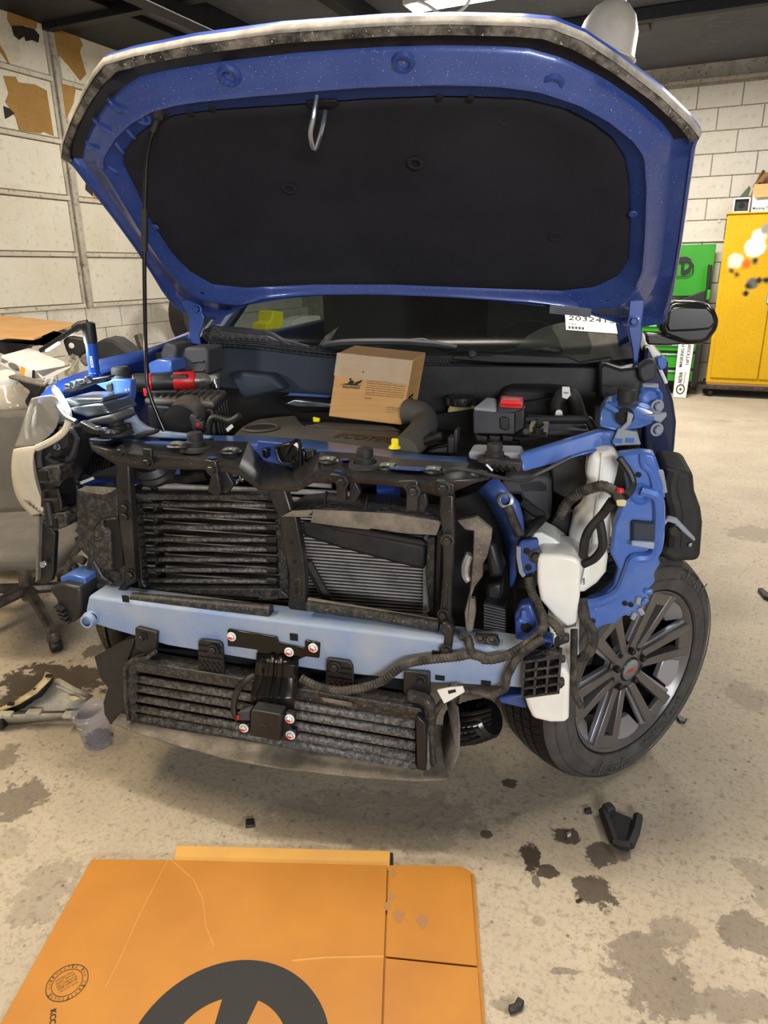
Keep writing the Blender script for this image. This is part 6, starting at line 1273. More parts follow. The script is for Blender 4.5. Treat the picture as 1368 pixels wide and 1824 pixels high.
spl_ = bpy.data.lights.new('inspection_beam', 'AREA'); spl_.energy = 2.2; spl_.size = .09; spl_.shape = 'RECTANGLE'; spl_.size_y = .012; spl_.color = (.9, .96, 1)
so = bpy.data.objects.new('inspection_beam', spl_); col.objects.link(so); so.parent = il
pz = e2.lerp(tip, .69) + R @ V((0, 0, -.013)) - ib; dn = R @ V((0, -.15, -1)); so.matrix_local = Matrix.Translation(pz) @ dn.to_track_quat('-Z', 'Y').to_matrix().to_4x4()

# --- flattened carton on the floor
Z1 = .012
cb = PW(450, 1700); fc = world_thing('flattened_carton', cb, 'large flattened amber cardboard carton with a black ring emblem on the floor', 'cardboard')
TL, TR = PW(165, 1540), PW(836, 1556); dL = (PW(22, 1800) - TL).normalized(); dR = (PW(856, 1810) - PW(838, 1570)).normalized()
BLc, BRc = TL + dL * .75, PW(838, 1570) + dR * .7
def zp(p, z): return V((p.x, p.y, z))
def sheet(pts, z, t, m, nm, bev=.001): return MB().prism([zp(p, z) for p in pts], (0, 0, t)).build(nm, m, fc, bev=bev, off=cb, smooth=0)
MID0, MID1 = PW(312, 1541), PW(690, 1550)
fold_t, fold_b = PW(690, 1551), PW(684, 1720); fd = (fold_b - fold_t).normalized(); FB = fold_t + fd * .75
crA, crB = PW(684, 1716), PW(850, 1733)
sheet([TL, MID0, fold_t, FB, BLc], Z1, .006, 'carton_amber', 'main_panel')
sheet([fold_t + V((.004, 0, 0)), PW(820, 1553), PW(838, 1562), crB + V((0, .003, 0)), crA + V((.004, .003, 0))], Z1 + .001, .006, 'carton_amber', 'side_panel')
sheet([crA + V((.004, -.002, 0)), crB + V((0, -.002, 0)), BRc, FB + V((.004, 0, 0))], Z1 + .001, .006, 'carton_amber', 'side_panel')
sheet([PW(316, 1511), PW(695, 1521), PW(694, 1556), PW(308, 1546)], .004, .006, 'carton_flap', 'top_flap')
sheet([TL + V((.02, -.01, 0)), PW(845, 1560), PW(862, 1810) + dR * .2, BLc + V((.02, 0, 0))], .002, .006, 'carton_amber', 'under_layer')
sheet([PW(690, 1521), PW(700, 1521), PW(700, 1548), PW(690, 1548)], .0015, .003, 'tool_black', 'flap_tape')
MB().tube([zp(PW(*q), Z1 + .0062) for q in ((300, 1542), (275, 1590), (250, 1640), (215, 1720), (190, 1770))], .0012, 5).build('crease', 'carton_flap', fc, off=cb)
MB().tube([zp(PW(*q), Z1 + .006) for q in ((305, 1540), (345, 1575), (362, 1610), (368, 1660), (382, 1695))], .001, 5).build('crease', 'carton_flap', fc, off=cb)
MB().tube([zp(PW(*q), Z1 + .006) for q in ((520, 1722), (580, 1716), (684, 1714))], .002, 5).build('crease', 'carton_flap', fc, off=cb)
# ring emblem: circle through three measured points
a_, b_, c_ = [zp(PW(*q), 0) for q in ((256, 1824), (418, 1722), (582, 1824))]
def circ(a, b, c):
    ax_, ay, bx_, by, cx, cy = a.x, a.y, b.x, b.y, c.x, c.y; d = 2 * (ax_ * (by - cy) + bx_ * (cy - ay) + cx * (ay - by))
    ux = ((ax_ ** 2 + ay ** 2) * (by - cy) + (bx_ ** 2 + by ** 2) * (cy - ay) + (cx ** 2 + cy ** 2) * (ay - by)) / d
    uy = ((ax_ ** 2 + ay ** 2) * (cx - bx_) + (bx_ ** 2 + by ** 2) * (ax_ - cx) + (cx ** 2 + cy ** 2) * (bx_ - ax_)) / d
    return V((ux, uy, 0)), (V((ax_, ay, 0)) - V((ux, uy, 0))).length
cc0, RR = circ(a_, b_, c_); rin = RR - (PW(418, 1722) - PW(420, 1786)).length
zt = Z1 + .0066
mb = MB(); n_ = 72
for i in range(n_):
    t0, t1 = 2 * math.pi * i / n_, 2 * math.pi * (i + 1) / n_
    mb.add([cc0 + V((r * math.cos(t), r * math.sin(t), zt)) for r, t in ((RR, t0), (RR, t1), (rin, t1), (rin, t0))], [(0, 1, 2, 3)])
mb.build('ring_print', 'ink', fc, off=cb, smooth=0)
l0, l1 = PW(399, 1784), PW(463, 1788); dn_ = (PW(388, 1824) - PW(399, 1786)).normalized()
MB().prism([zp(l0, zt), zp(l1, zt), zp(l1 + (PW(447, 1824) - PW(463, 1790)).normalized() * rin * 1.9, zt), zp(l0 + dn_ * rin * 1.9, zt)], (0, 0, .0003)).build('bar_print', 'ink', fc, off=cb, smooth=0)
# certificate stamp
sc0 = zp(PW(122, 1761), zt); up2 = V((-.62, .78, 0)); rx2 = V((.78, .62, 0)); sr = (PW(122, 1761) - PW(122, 1732)).length * 1.05
mb = MB()
for r0_, r1_ in ((1.0, .96), (.74, .71)):
    for i in range(48):
        t0, t1 = 2 * math.pi * i / 48, 2 * math.pi * (i + 1) / 48
        mb.add([sc0 + V((r * sr * math.cos(t), r * sr * math.sin(t), 0)) for r, t in ((r0_, t0), (r0_, t1), (r1_, t1), (r1_, t0))], [(0, 1, 2, 3)])
mb.build('stamp_ring', 'ink', fc, off=cb, smooth=0)
for k, tx in enumerate(('DOUBLE WALL', 'BURST TEST 275', 'MIN COMB WT 92', 'SIZE LIMIT 95', 'GROSS WT 120 LBS')):
    yy = (.38 - .18 * k) * sr; wd = .5 * sr * (1 - abs(.38 - .18 * k) * .4); text('stamp_text', tx, 'ink', sc0 + up2 * yy - rx2 * wd, sc0 + up2 * yy + rx2 * wd, up2, fc, off=cb)
for i, ch in enumerate('CORRUGATED BOX CERTIFICATE '):
    if ch != ' ':
        t0 = math.radians(200 - i * 13.3); rr_ = V((math.cos(t0), math.sin(t0), 0)); tg = V((math.sin(t0), -math.cos(t0), 0)); c0 = sc0 + rr_ * sr * .79; hw_ = sr * (.012 if ch == 'I' else .05); text('stamp_text', ch, 'ink', c0 - tg * hw_, c0 + tg * hw_, rr_, fc, off=cb)
text('side_code', 'KCC', 'ink', zp(PW(92, 1811), zt), zp(PW(92, 1811) + (PW(90, 1850) - PW(92, 1811)).normalized() * .034, zt), rx2, fc, off=cb, bold=.02)
for px_, py_, r in ((710, 1642, .012), (752, 1652, .013), (697, 1608, .008), (690, 1625, .008), (700, 1566, .008)):
    c0 = zp(PW(px_, py_), zt + .001); mb = MB(); mb.add([c0 + V((r * (1 + .3 * math.sin(3 * t) + .2 * math.sin(5 * t + px_)) * math.cos(t), r * 1.4 * (1 + .2 * math.cos(4 * t)) * math.sin(t), 0)) for t in [i * .3927 for i in range(16)]], [tuple(range(16))]); mb.build('oil_drop', 'carton_brown', fc, off=cb, smooth=0)

# --- plastic tub of clips
cu0 = PW(176, 1323); cu0 = zp(cu0, 0); tub = world_thing('plastic_tub', cu0, 'clear plastic tub of black fasteners on the floor by the bumper flap', 'tub')
lean = Matrix.Rotation(math.radians(-4), 4, 'Y')
MB().lathe([(0, .002), (.043, .002), (.045, .006), (.055, .112), (.06, .114), (.061, .132), (.058, .134)], 36, lean).build('tub_wall', 'cup_plastic', tub, solid=.0012)
MB().lathe([(.0585, .112), (.0615, .114), (.0615, .12), (.0585, .122)], 36, lean).build('rim', 'cup_plastic', tub)
for k, (w_, m, z) in enumerate(((.03, 'cup_yellow', .088), (.022, 'cup_ink', .074), (.028, 'cup_ink', .062), (.018, 'cup_ink', .05))):
    rr_ = .045 + .01 * z / .11 + .0012; mb = MB()
    for q in range(6):
        t0, t1 = math.radians(222) + w_ * q / 6 / rr_, math.radians(222) + w_ * (q + .8) / 6 / rr_
        mb.add([lean @ V((rr_ * math.cos(t), rr_ * math.sin(t), z + h)) for t, h in ((t0, 0), (t1, 0), (t1, .005), (t0, .005))], [(0, 1, 2, 3)])
    mb.build('tub_print', m, tub, smooth=0)
mb = MB()
for k in range(70):
    a = random.random() * 6.28; r = .038 * math.sqrt(random.random()); z = .008 + random.random() * .045 * (1 - r / .06)
    c0 = V((r * math.cos(a), r * math.sin(a), z)); ax_ = V((random.uniform(-1, 1), random.uniform(-1, 1), random.uniform(-.4, 1))); Mx = axis_M(c0, ax_)
    mb.lathe([(0, -.002), (.0075, -.0015), (.0075, .0), (.003, .001), (.0035, .012), (.001, .017)], 7, Mx)
cl = mb.build('clips', 'tool_black', tub, smooth=0); cl['kind'] = 'stuff'

# --- liner piece lying on the floor at left
lb = zp(PW(95, 1262), 0); ln = world_thing('fender_liner_piece', lb, 'dusty grey wheel liner piece lying on the floor beside the plastic tub', 'car part')
def HW(x, y, z): a = px_of('H', x, y); return PW(a[0], a[1], z)
MB().grid([[HW(-60, 905, .01), HW(130, 900, .03), HW(300, 800, .07), HW(480, 620, .12), HW(520, 575, .13), HW(560, 570, .13)], [HW(-60, 935, .01), HW(250, 920, .03), HW(450, 850, .06), HW(620, 720, .09), HW(680, 680, .1), HW(700, 650, .11)], [HW(-50, 960, .01), HW(350, 930, .02), HW(560, 915, .03), HW(720, 880, .05), HW(790, 800, .06), HW(880, 735, .06)]]).build('shell', 'liner_plastic', ln, off=lb, solid=.004, smooth=60)
MB().grid([[HW(*q) for q in ((-60, 860, .02), (0, 848, .03), (150, 780, .08), (300, 680, .12), (400, 580, .15), (430, 508, .16))], [HW(*q) for q in ((-60, 900, .02), (10, 880, .03), (180, 815, .08), (350, 710, .12), (460, 600, .15), (505, 535, .16))]]).build('curved_rail', 'liner_rail', ln, off=lb, solid=.004, smooth=60)
MB().grid([[HW(*q) for q in ((-60, 905, .02), (10, 882, .03), (180, 817, .08), (350, 712, .12), (460, 602, .15), (500, 540, .155))], [HW(*q) for q in ((-60, 912, .005), (80, 895, .01), (250, 860, .04), (400, 745, .08), (480, 640, .11), (498, 590, .13))]]).build('rail_wall', 'tool_black', ln, off=lb, solid=.003, smooth=60)
MB().grid([[HW(-60, 925, .06), HW(300, 905, .06), HW(690, 895, .06)], [HW(-60, 1015, .0), HW(300, 985, .005), HW(640, 935, .03)]]).build('front_skirt', 'liner_plastic', ln, off=lb, solid=.004)
for x, y, z in ((105, 808, .075), (350, 665, .125), (460, 545, .165)): MB().box(HW(x, y, z), (.022, .014, .006)).build('slot', 'tool_black', ln, off=lb)
MB().prism([HW(*q) for q in ((620, 750, .1), (700, 740, .1), (755, 765, .09), (690, 785, .09))], (0, 0, .003)).build('pad', 'liner_rail', ln, off=lb)
for x, y in ((320, 890), (665, 910), (50, 910)): MB().box(HW(x, y, .062), (.05, .03, .014)).build('clip_boss', 'liner_plastic', ln, off=lb, bev=.003)
MB().tube([HW(*q) for q in ((530, 640, .12), (640, 690, .1), (800, 765, .07))], .006, 6).build('bead', 'liner_plastic', ln, off=lb)
MB().box(HW(5, 960, .03), (.04, .05, .05)).build('end_bracket', 'tool_black', ln, off=lb, bev=.006)

# --- office chair at left
h0 = PW(86, 1062, .12); hb0 = zp(h0, 0)
ch = world_thing('shop_chair', hb0, 'grey cloth swivel chair on castors beyond the left headlight', 'chair')
def cw(px_, py_, z): return PW(px_, py_, z)
cast = [zp(PW(100, 1158), 0), zp(PW(-30, 1106), 0), zp(PW(-40, 1010), 0), zp(PW(30, 985), 0), zp(PW(120, 1010), 0)]
cen = V((hb0.x - .1, hb0.y + .02, 0))
for i, c0 in enumerate(cast):
    ang = math.atan2(cast[0].y - cen.y, cast[0].x - cen.x) + i * 2 * math.pi / 5; L0 = (cast[0] - cen).length
    e_ = cen + V((math.cos(ang), math.sin(ang), 0)) * L0
    lg = MB().tube([zp(cen, .15), zp(cen.lerp(e_, .5), .13), zp(e_, .085)], [.028, .024, .02], 8).build('leg', 'chair_steel', ch, off=hb0)
    tg = V((-math.sin(ang), math.cos(ang), 0))
    MB().lathe([(0, -.022), (.026, -.022), (.028, -.018), (.028, .018), (.026, .022), (0, .022)], 18, axis_M(zp(e_, .029) + V((math.cos(ang), math.sin(ang), 0)) * .01, tg)).build('castor', 'tool_black', lg, off=hb0)
    MB().lathe([(0, .09), (.02, .088), (.03, .06), (.026, .04), (0, .04)], 14, Matrix.Translation(zp(e_, 0))).build('castor_hood', 'chair_steel', lg, off=hb0)
MB().tube([zp(cen, .1), zp(cen, .4)], .03, 12).build('gas_post', 'chair_steel', ch, off=hb0)
def soft(pts, dvec, m, nm, bev): return MB().prism(pts, dvec).build(nm, m, ch, off=hb0, bev=bev, seg=4)
sz = .42
soft([PW(-70, 975, sz), PW(-30, 940, sz), PW(60, 935, sz), PW(142, 952, sz), PW(148, 985, sz), PW(120, 1012, sz), PW(90, 1020, sz), PW(-60, 1022, sz)], (0, 0, .075), 'seat_grey', 'seat', .03)
def CY(px_, py_, Y): d = ray(px_, py_); return CAM + d * (Y / d.y)
YB = cen.y + .3
soft([CY(-90, 925, YB), CY(-95, 780, YB), CY(-60, 735, YB), CY(60, 730, YB), CY(108, 770, YB), CY(128, 850, YB), CY(122, 905, YB), CY(90, 932, YB), CY(30, 940, YB), CY(-40, 940, YB)], (0, .07, 0), 'seat_grey', 'backrest', .03)
MB().box(V((cen.x, YB + .05, .5)), (.07, .02, .3)).build('back_bar', 'chair_steel', ch, off=hb0)
MB().box(V((cen.x, YB - .1, .405)), (.2, .5, .03)).build('seat_plate', 'chair_steel', ch, off=hb0)
# ---------------------------------------------------------------- junk heap by the left wall
YP = 3.45
bench_c = V((-2.55, 4.05, 0))
wbn = world_thing('workbench', bench_c, 'dark low workbench under the heap of car parts at left', 'bench')
MB().box(bench_c + V((0, 0, .76)), (1.7, .9, .06)).build('bench_top', 'oil_black', wbn, off=bench_c, bev=.005)
for sx in (-1, 1):
    for sy in (-1, 1): MB().box(bench_c + V((sx * .78, sy * .38, .365)), (.08, .08, .73)).build('leg', 'oil_black', wbn, off=bench_c, bev=.004)
MB().box(bench_c + V((0, 0, .25)), (1.5, .75, .03)).build('shelf', 'oil_black', wbn, off=bench_c)
BZ = .79
def QY(x, y, Y): a = px_of('Q', x, y); return CY(a[0], a[1], Y)
def qprism(nm, pts, Y, dvec, m, parent, off, bev=.003): return MB().prism([QY(p[0], p[1], p[2] if len(p) > 2 else Y) for p in pts], dvec).build(nm, m, parent, off=off, bev=bev)
# white carton with printed label, lying tilted
f4 = [QY(12, 422, 3.35), QY(275, 548, 3.35), QY(262, 628, 3.35), QY(-6, 498, 3.35)]
wb0 = zp((f4[2] + f4[3]) / 2, f4[3].z - .02); wbx = world_thing('white_box', wb0, 'white parts carton with orange label lying tilted on the heap', 'box')
b4 = [QY(235, 362, 3.75), QY(590, 500, 3.65), QY(560, 520, 3.66), QY(215, 450, 3.75)]
MB().add(f4 + b4, [(0, 1, 2, 3), (0, 4, 5, 1), (1, 5, 6, 2), (4, 7, 6, 5), (3, 2, 6, 7), (0, 3, 7, 4)]).build('carton', 'white_card', wbx, off=wb0, bev=.004)
def f_(a, b, h=.003): return f4[3].lerp(f4[2], a).lerp(f4[0].lerp(f4[1], a), b) + V((0, -h, 0))
MB().prism([f_(.62, .1), f_(.74, .08), f_(.74, .85), f_(.62, .87)], (0, -.0005, 0)).build('orange_label', 'orange_print', wbx, off=wb0)
MB().prism([f_(.42 + .17 * math.cos(t), .5 + .3 * math.sin(t)) for t in [i * math.pi / 8 for i in range(16)]], (0, -.0004, 0)).build('label_graphic', 'ink_faint', wbx, off=wb0)
for a0, a1, b0 in ((.03, .23, .62), (.03, .16, .42), (.48, .6, .3)): MB().prism([f_(a0, b0), f_(a1, b0), f_(a1, b0 + .09), f_(a0, b0 + .09)], (0, -.0006, 0)).build('label_graphic', 'ink', wbx, off=wb0)
qprism('open_flap', [(262, 545), (275, 545), (280, 640), (258, 650)], 3.34, (0, .01, 0), 'tool_black', wbx, wb0, 0)
qprism('flap', [(278, 548), (350, 600), (470, 540), (590, 505), (560, 530), (360, 640)], 3.38, (0, .006, 0), 'white_card', wbx, wb0, .001)
# bags and jug
jb = QY(20, 960, 3.75); jb = V((jb.x, jb.y, BZ)); jug = world_thing('bagged_jug', jb, 'white capped jug wrapped in a clear bag beside the white carton', 'jug')
lid = QY(35, 625, 3.75)
MB().lathe([(0, .03), (.062, .03), (.066, .022), (.066, -.01), (.06, -.014)], 24, Matrix.Translation(lid) @ Matrix.Rotation(.35, 4, 'X')).build('cap', 'white_paper', jug, off=jb)
MB().lathe([(.06, 0), (.065, -.03), (.09, -.07), (.1, -.1), (.1, lid.z * -1 + BZ), (0, lid.z * -1 + BZ)], 24, Matrix.Translation(lid)).build('jug_body', 'white_card', jug, off=jb)
rows = []
for i in range(9):
    k = i / 8; row = []
    for j in range(25):
        a = 2 * math.pi * j / 24; r = (.07 + .07 * min(1, k * 1.6)) * (1 + .14 * math.sin(3 * a + 4 * k) + .08 * math.sin(7 * a + 9 * k)); row.append(lid + V((r * math.cos(a), r * math.sin(a), -.02 - k * (lid.z - BZ - .03))))
    rows.append(row)
MB().grid(rows).build('bag', 'plastic_bag', jug, off=jb, smooth=180)
# big cardboard sheet over the heap
s0 = QY(100, 300, 4.1); csb = zp(s0, BZ); cs = tag(MB().prism([QY(-30, 112, 4.3), QY(270, 140, 4.3), QY(640, 182, 4.3), QY(275, 302, 3.7), QY(100, 290, 3.7), QY(-30, 288, 3.7)], (0, .004, .012)).build('cardboard_sheet', 'carton_tan', None, bev=.002), 'sagging tan cardboard sheet laid over the heap at left', 'cardboard')
# cover panels and trim in the heap
heap = [('bumper_trim', 'black folded plastic trim under the cardboard sheet', [(-20, 300), (120, 300), (350, 330), (480, 250), (440, 240), (260, 320), (110, 420), (60, 430), (-20, 400)], 3.8, .12, 'plastic'),
        ('splash_shield', 'black splash shield with one round hole behind the inspection light', [(505, 300), (560, 265), (700, 290), (695, 400), (650, 440), (605, 475), (560, 440), (530, 380)], 3.9, .05, 'plastic'),
        ('black_wheel_liner', 'black domed wheel liner behind the blue light handle', [(780, 320), (840, 290), (910, 300), (980, 350), (1055, 415), (1000, 470), (830, 500), (790, 480)], 3.8, .2, 'rubber'),
        ('grey_cover', 'grey rounded plastic cover beside the light handle', [(640, 470), (660, 425), (700, 405), (730, 430), (730, 500), (690, 520)], 3.6, .12, 'plastic_tan'),
        ('trim_strip', 'dark plastic strip under the white carton', [(60, 590), (380, 655), (370, 685), (200, 650), (70, 615)], 3.2, .06, 'plastic_tan'),
        ('dark_panel', 'black cover panel hanging below the heap', [(90, 600), (360, 670), (300, 780), (230, 860), (190, 800), (240, 720)], 3.3, .05, 'plastic')]
for nm, lb_, pts, Y, t_, m in heap:
    ob = MB().prism([QY(p[0], p[1], Y) for p in pts], (0, t_, 0)).build(nm, m, None, bev=.012, seg=3); tag(ob, lb_, 'car part')
    if nm == 'splash_shield':
        MB().lathe([(0, .002), (.014, .001), (.015, 0)], 14, axis_M(QY(580, 345, Y - .002), (0, -1, 0))).build('hole', 'white_card', ob)
tg_ = MB().tube(catmull([QY(*q, 4.0) for q in ((550, 262), (600, 285), (660, 288), (700, 280))], 4), .02, 8).build('white_hoop', 'white_card', None); tag(tg_, 'white plastic hoop on top of the splash shield', 'car part')
rows = []
for i in range(7):
    rows.append([QY(530 + 22 * j + 8 * math.sin(i * 2 + j), 420 + 28 * i + 8 * math.sin(j * 1.7 + i), 3.55 + .05 * math.sin(i * 1.3 + j * 2)) for j in range(6)])
tag(MB().grid(rows).build('plastic_wrap', 'plastic_bag', None, solid=.002, smooth=180), 'crumpled clear plastic wrap beside the splash shield', 'plastic wrap')
rows = [[QY(355 + 16 * j + 4 * math.sin(i * 3), 604 + 12 * i + 4 * math.sin(j * 2.2), 3.2 + .03 * math.sin(i + j * 2)) for j in range(7)] for i in range(6)]
tag(MB().grid(rows).build('paper_wrap', 'white_card', None, solid=.002, smooth=180), 'crumpled pale paper wrap under the end of the white carton', 'paper')
# pieces leaning by the wall behind the fender
tag(MB().tube([CY(247, 597, 5.4), CY(262, 640, 5.35), CY(300, 790, 5.3)], .035, 12).build('steel_pipe', 'chair_steel', None), 'steel pipe leaning behind the left fender', 'pipe')
tc0 = PR(345, 610, u=-5.35); tb = V((tc0.x + .1, tc0.y, 0))
ty = room_thing('spare_tire', V((tb.x, tb.y, 0)), 'black tire standing against the left wall behind the fender', 'tire')
MB().lathe([(.22, -.1), (.3, -.115), (.37, -.1), (.385, -.06), (.385, .06), (.37, .1), (.3, .115), (.22, .1), (.2, 0), (.22, -.1)], 40, Matrix.Translation((0, 0, 1.02)) @ Matrix.Rotation(math.radians(84), 4, 'Y')).build('casing', 'rubber', ty)
MB().box((0, 0, .315), (.5, .5, .63)).build('crate', 'oil_black', ty, bev=.01)
# yellow case and bag seen through the cab
for nm, lb_, q, u_, dm, m in (('yellow_case', 'yellow plastic case seen through the cab window', [(473, 588), (475, 575), (484, 572), (487, 553), (505, 555), (506, 578), (500, 586)], -4.6, .2, 'yellow_case'), ('white_bundle', 'white plastic bundle behind the cab window', [(518, 590), (525, 570), (545, 563), (570, 562), (580, 590)], -4.8, .2, 'white_card')):
    ob = MB().prism([PR(a, b, u=u_) for a, b in q], (-dm, 0, 0)).build(nm, m, None, bev=.015, seg=3); ob.matrix_world = ROOMM; tag(ob, lb_, 'case' if 'case' in nm else 'bundle')
rk = V((-5.15, 8.75, 0)); rack = room_thing('storage_table', rk, 'dark table by the left wall behind the car', 'table')
ztop = PR(500, 590, u=-4.8).z - .1
for sx in (-1, 1):
    for sy in (-1, 1): MB().box((sx * .35, sy * 1.0, ztop / 2 - .02), (.06, .06, ztop - .06)).build('leg', 'oil_black', rack)
MB().box((0, 0, ztop - .03), (.8, 2.2, .05)).build('table_top', 'oil_black', rack, bev=.004)

# ---------------------------------------------------------------- right background
# green tool chest with open hutch
TC = V((-.62, 9.62, 0)); tcx = room_thing('tool_chest', TC, 'bright green tool chest with raised lid beside the yellow cabinet', 'tool chest')
def rbx(nm, c, d, m, par, base, bev=.006): return MB().box(V(c) - V(base), d).build(nm, m, par, bev=bev)
W_ = 1.06
rbx('chest_body', (-.62, 9.66, .62), (W_, .5, .94), 'tool_black', tcx, TC)
for k, (za, zb) in enumerate(((.16, .3), (.32, .50), (.52, .61), (.63, .72), (.74, .83), (.85, .95), (.97, 1.06))):
    o = rbx('drawer', (-.64, 9.4, (za + zb) / 2), (W_ - .09, .03, zb - za - .012), 'green_paint', tcx, TC, .004)
    MB().box(V((-.64, 9.375, zb - .02)) - TC, (W_ - .12, .02, .014)).build('handle', 'chrome_soft', o, bev=.003)
rbx('hutch_side', (-.11, 9.66, 1.3), (.03, .5, .4), 'tool_black', tcx, TC); rbx('hutch_side', (-1.13, 9.66, 1.3), (.03, .5, .4), 'tool_black', tcx, TC)
hl_ = MB().prism([V((-1.14, 9.86, 1.14)) - TC, V((-.08, 9.86, 1.14)) - TC, V((-.08, 9.9, 1.735)) - TC, V((-1.14, 9.9, 1.735)) - TC], (0, .03, 0)).build('raised_lid', 'green_paint', tcx, bev=.006)
text('lid_logo', 'LTD', 'tool_black', PR(1183, 490, v=9.85) - TC, PR(1232, 487, v=9.85) - TC, (0, 0, 1), tcx, bold=.04, ext=.004, hs=1.5)
q = [PR(a, b, v=9.845) - TC for a, b in ((1175, 494), (1225, 492), (1234, 486), (1235, 471), (1228, 465), (1172, 468))]
MB().tube(q + [q[0]], .006, 5).build('logo_border', 'tool_black', tcx)
a, b = PR(1263, 472, v=9.8) - TC, PR(1259, 520, v=9.6) - TC; MB().tube([a, b], .012, 8).build('gas_strut', 'tool_black', tcx)
MB().prism([PR(*q_, v=9.45) - TC for q_ in ((1205, 537), (1240, 524), (1262, 516), (1266, 512), (1260, 532), (1258, 540))], (0, .3, 0)).build('open_tray', 'tool_black', tcx, bev=.004)
rbx('green_bottle', (-.09, 9.42, 1.17), (.04, .04, .12), 'green_paint', tcx, TC, .015)
for sx in (-1.05, -.2):
    for sy in (9.48, 9.84): MB().lathe([(0, -.025), (.06, -.025), (.065, 0), (.06, .025), (0, .025)], 18, axis_M(V((sx, sy, .066)) - TC, (1, 0, 0))).build('castor', 'tool_black', tcx)
for sx in (-1.05, -.2): MB().box(V((sx, 9.66, .135)) - TC, (.08, .46, .03)).build('castor_plate', 'tool_black', tcx)
# yellow cabinet on a dolly
CAB = V((.5, 9.35, 0)); yellow_mat()
cab = room_thing('yellow_cabinet', CAB, 'worn yellow steel cabinet with spray paint marks on a dolly', 'cabinet')
x0, x1 = -.0, 1.08
rbx('body', ((x0 + x1) / 2, 9.66, 1.1), (x1 - x0, .58, 1.86), 'cabinet_yellow', cab, CAB, .008)
for dx0, dx1 in ((.045, .545), (.555, 1.05)):
    cd_ = rbx('door', ((dx0 + dx1) / 2, 9.362, 1.1), (dx1 - dx0, .02, 1.74), 'cabinet_yellow', cab, CAB, .006)
rbx('top_cap', ((x0 + x1) / 2, 9.655, 2.035), (x1 - x0 + .02, .61, .015), 'cabinet_yellow', cab, CAB, .004)
rbx('rust_foot', ((x0 + x1) / 2, 9.4, .155), (x1 - x0 - .02, .06, .03), 'carton_brown', cab, CAB)
rbx('dolly', ((x0 + x1) / 2, 9.66, .115), (x1 - x0 + .06, .6, .045), 'oil_black', cab, CAB)
rbx('door_handle', (.53, 9.345, 1.15), (.03, .03, .14), 'chrome_soft', cd_, CAB)
for sx in (x0 + .06, x1 - .06):
    for sy in (9.42, 9.9): MB().lathe([(0, -.02), (.042, -.02), (.046, 0), (.042, .02), (0, .02)], 16, axis_M(V((sx, sy, .047)) - CAB, (1, .3, 0))).build('castor', 'tool_black', cab)
# cartons on the cabinet
ZT = 2.043
def topbox(nm, px0, px1, pyt, pyb, v, dpt, m, lb_, cat='box'):
    a = PR(px0, pyb, v=v); b = PR(px1, pyb, v=v); t_ = PR(px0, pyt, v=v); hgt = t_.z - a.z
    base = V(((a.x + b.x) / 2, v + dpt / 2, ZT)); r_ = room_thing(nm, base, lb_, cat)
    return r_, base, b.x - a.x, hgt
r_, bs_, wd, hg = topbox('small_white_box', 1304, 1334, 353, 380, 9.42, .2, 'white_card', 'small white box with black open end on the yellow cabinet')
mb = MB(); tk = .016
mb.box((0, 0, tk / 2), (wd, .2, tk)); mb.box((0, 0, hg - tk / 2), (wd, .2, tk)); mb.box((-wd / 2 + tk / 2, 0, hg / 2), (tk, .2, hg)); mb.box((wd / 2 - tk / 2, 0, hg / 2), (tk, .2, hg)); mb.build('carton', 'white_card', r_, bev=.002)
MB().box((0, .02, hg / 2), (wd - 2 * tk, .15, hg - 2 * tk)).build('contents', 'tool_black', r_); MB().lathe([(0, .004), (.03, .003), (.032, 0)], 16, axis_M(V((0, -.056, hg / 2)), (0, -1, 0))).build('core', 'interior', r_)
r_, bs_, wd, hg = topbox('masking_tape_box', 1337, 1400, 328, 378, 9.45, .35, 'white_card', 'white masking tape carton with open flaps on the yellow cabinet')
MB().box((0, 0, hg / 2), (wd, .35, hg)).build('carton', 'white_card', r_, bev=.003)
MB().prism([V((-wd / 2, -.178, hg)), V((wd / 2, -.178, hg)), V((wd / 2, -.21, hg - .13)), V((-wd / 2 + .03, -.215, hg - .14)), V((-wd / 2, -.2, hg - .1))], (0, .004, 0)).build('front_flap', 'carton_tan', r_)
MB().prism([V((-wd / 2, -.17, hg)), V((-wd / 2 - .01, .17, hg)), V((-wd / 2 + .1, .17, hg + .16)), V((-wd / 2 + .06, -.1, hg + .15))], (.004, 0, 0)).build('side_flap', 'carton_brown', r_)
text('box_print', 'Masking Tape', 'ink', V((-wd / 2 + .015, -.176, .02)), V((-wd / 2 + .22, -.176, .02)), (0, 0, 1), r_, bold=.01)
text('box_print', 'EBS', 'ink', V((-wd / 2 + .2, -.176, .115)), V((-wd / 2 + .29, -.176, .115)), (0, 0, 1), r_, bold=.01)
r_, bs_, wd, hg = topbox('brown_carton', 1336, 1400, 305, 378, 9.82, .12, 'carton_brown', 'brown open carton standing behind the masking tape carton')
MB().prism([V((-wd / 2 - .06, 0, 0)), V((wd / 2, 0, 0)), V((wd / 2, 0, hg)), V((-wd / 2 + .04, 0, hg)), V((-wd / 2 - .02, 0, hg * .45))], (0, .1, 0)).build('carton', 'carton_brown', r_, bev=.003)
MB().box((-wd / 2 + .06, -.02, hg * .72), (.05, .03, .05), Matrix.Rotation(.5, 3, 'Y')).build('loose_part', 'tool_black', r_, bev=.01)
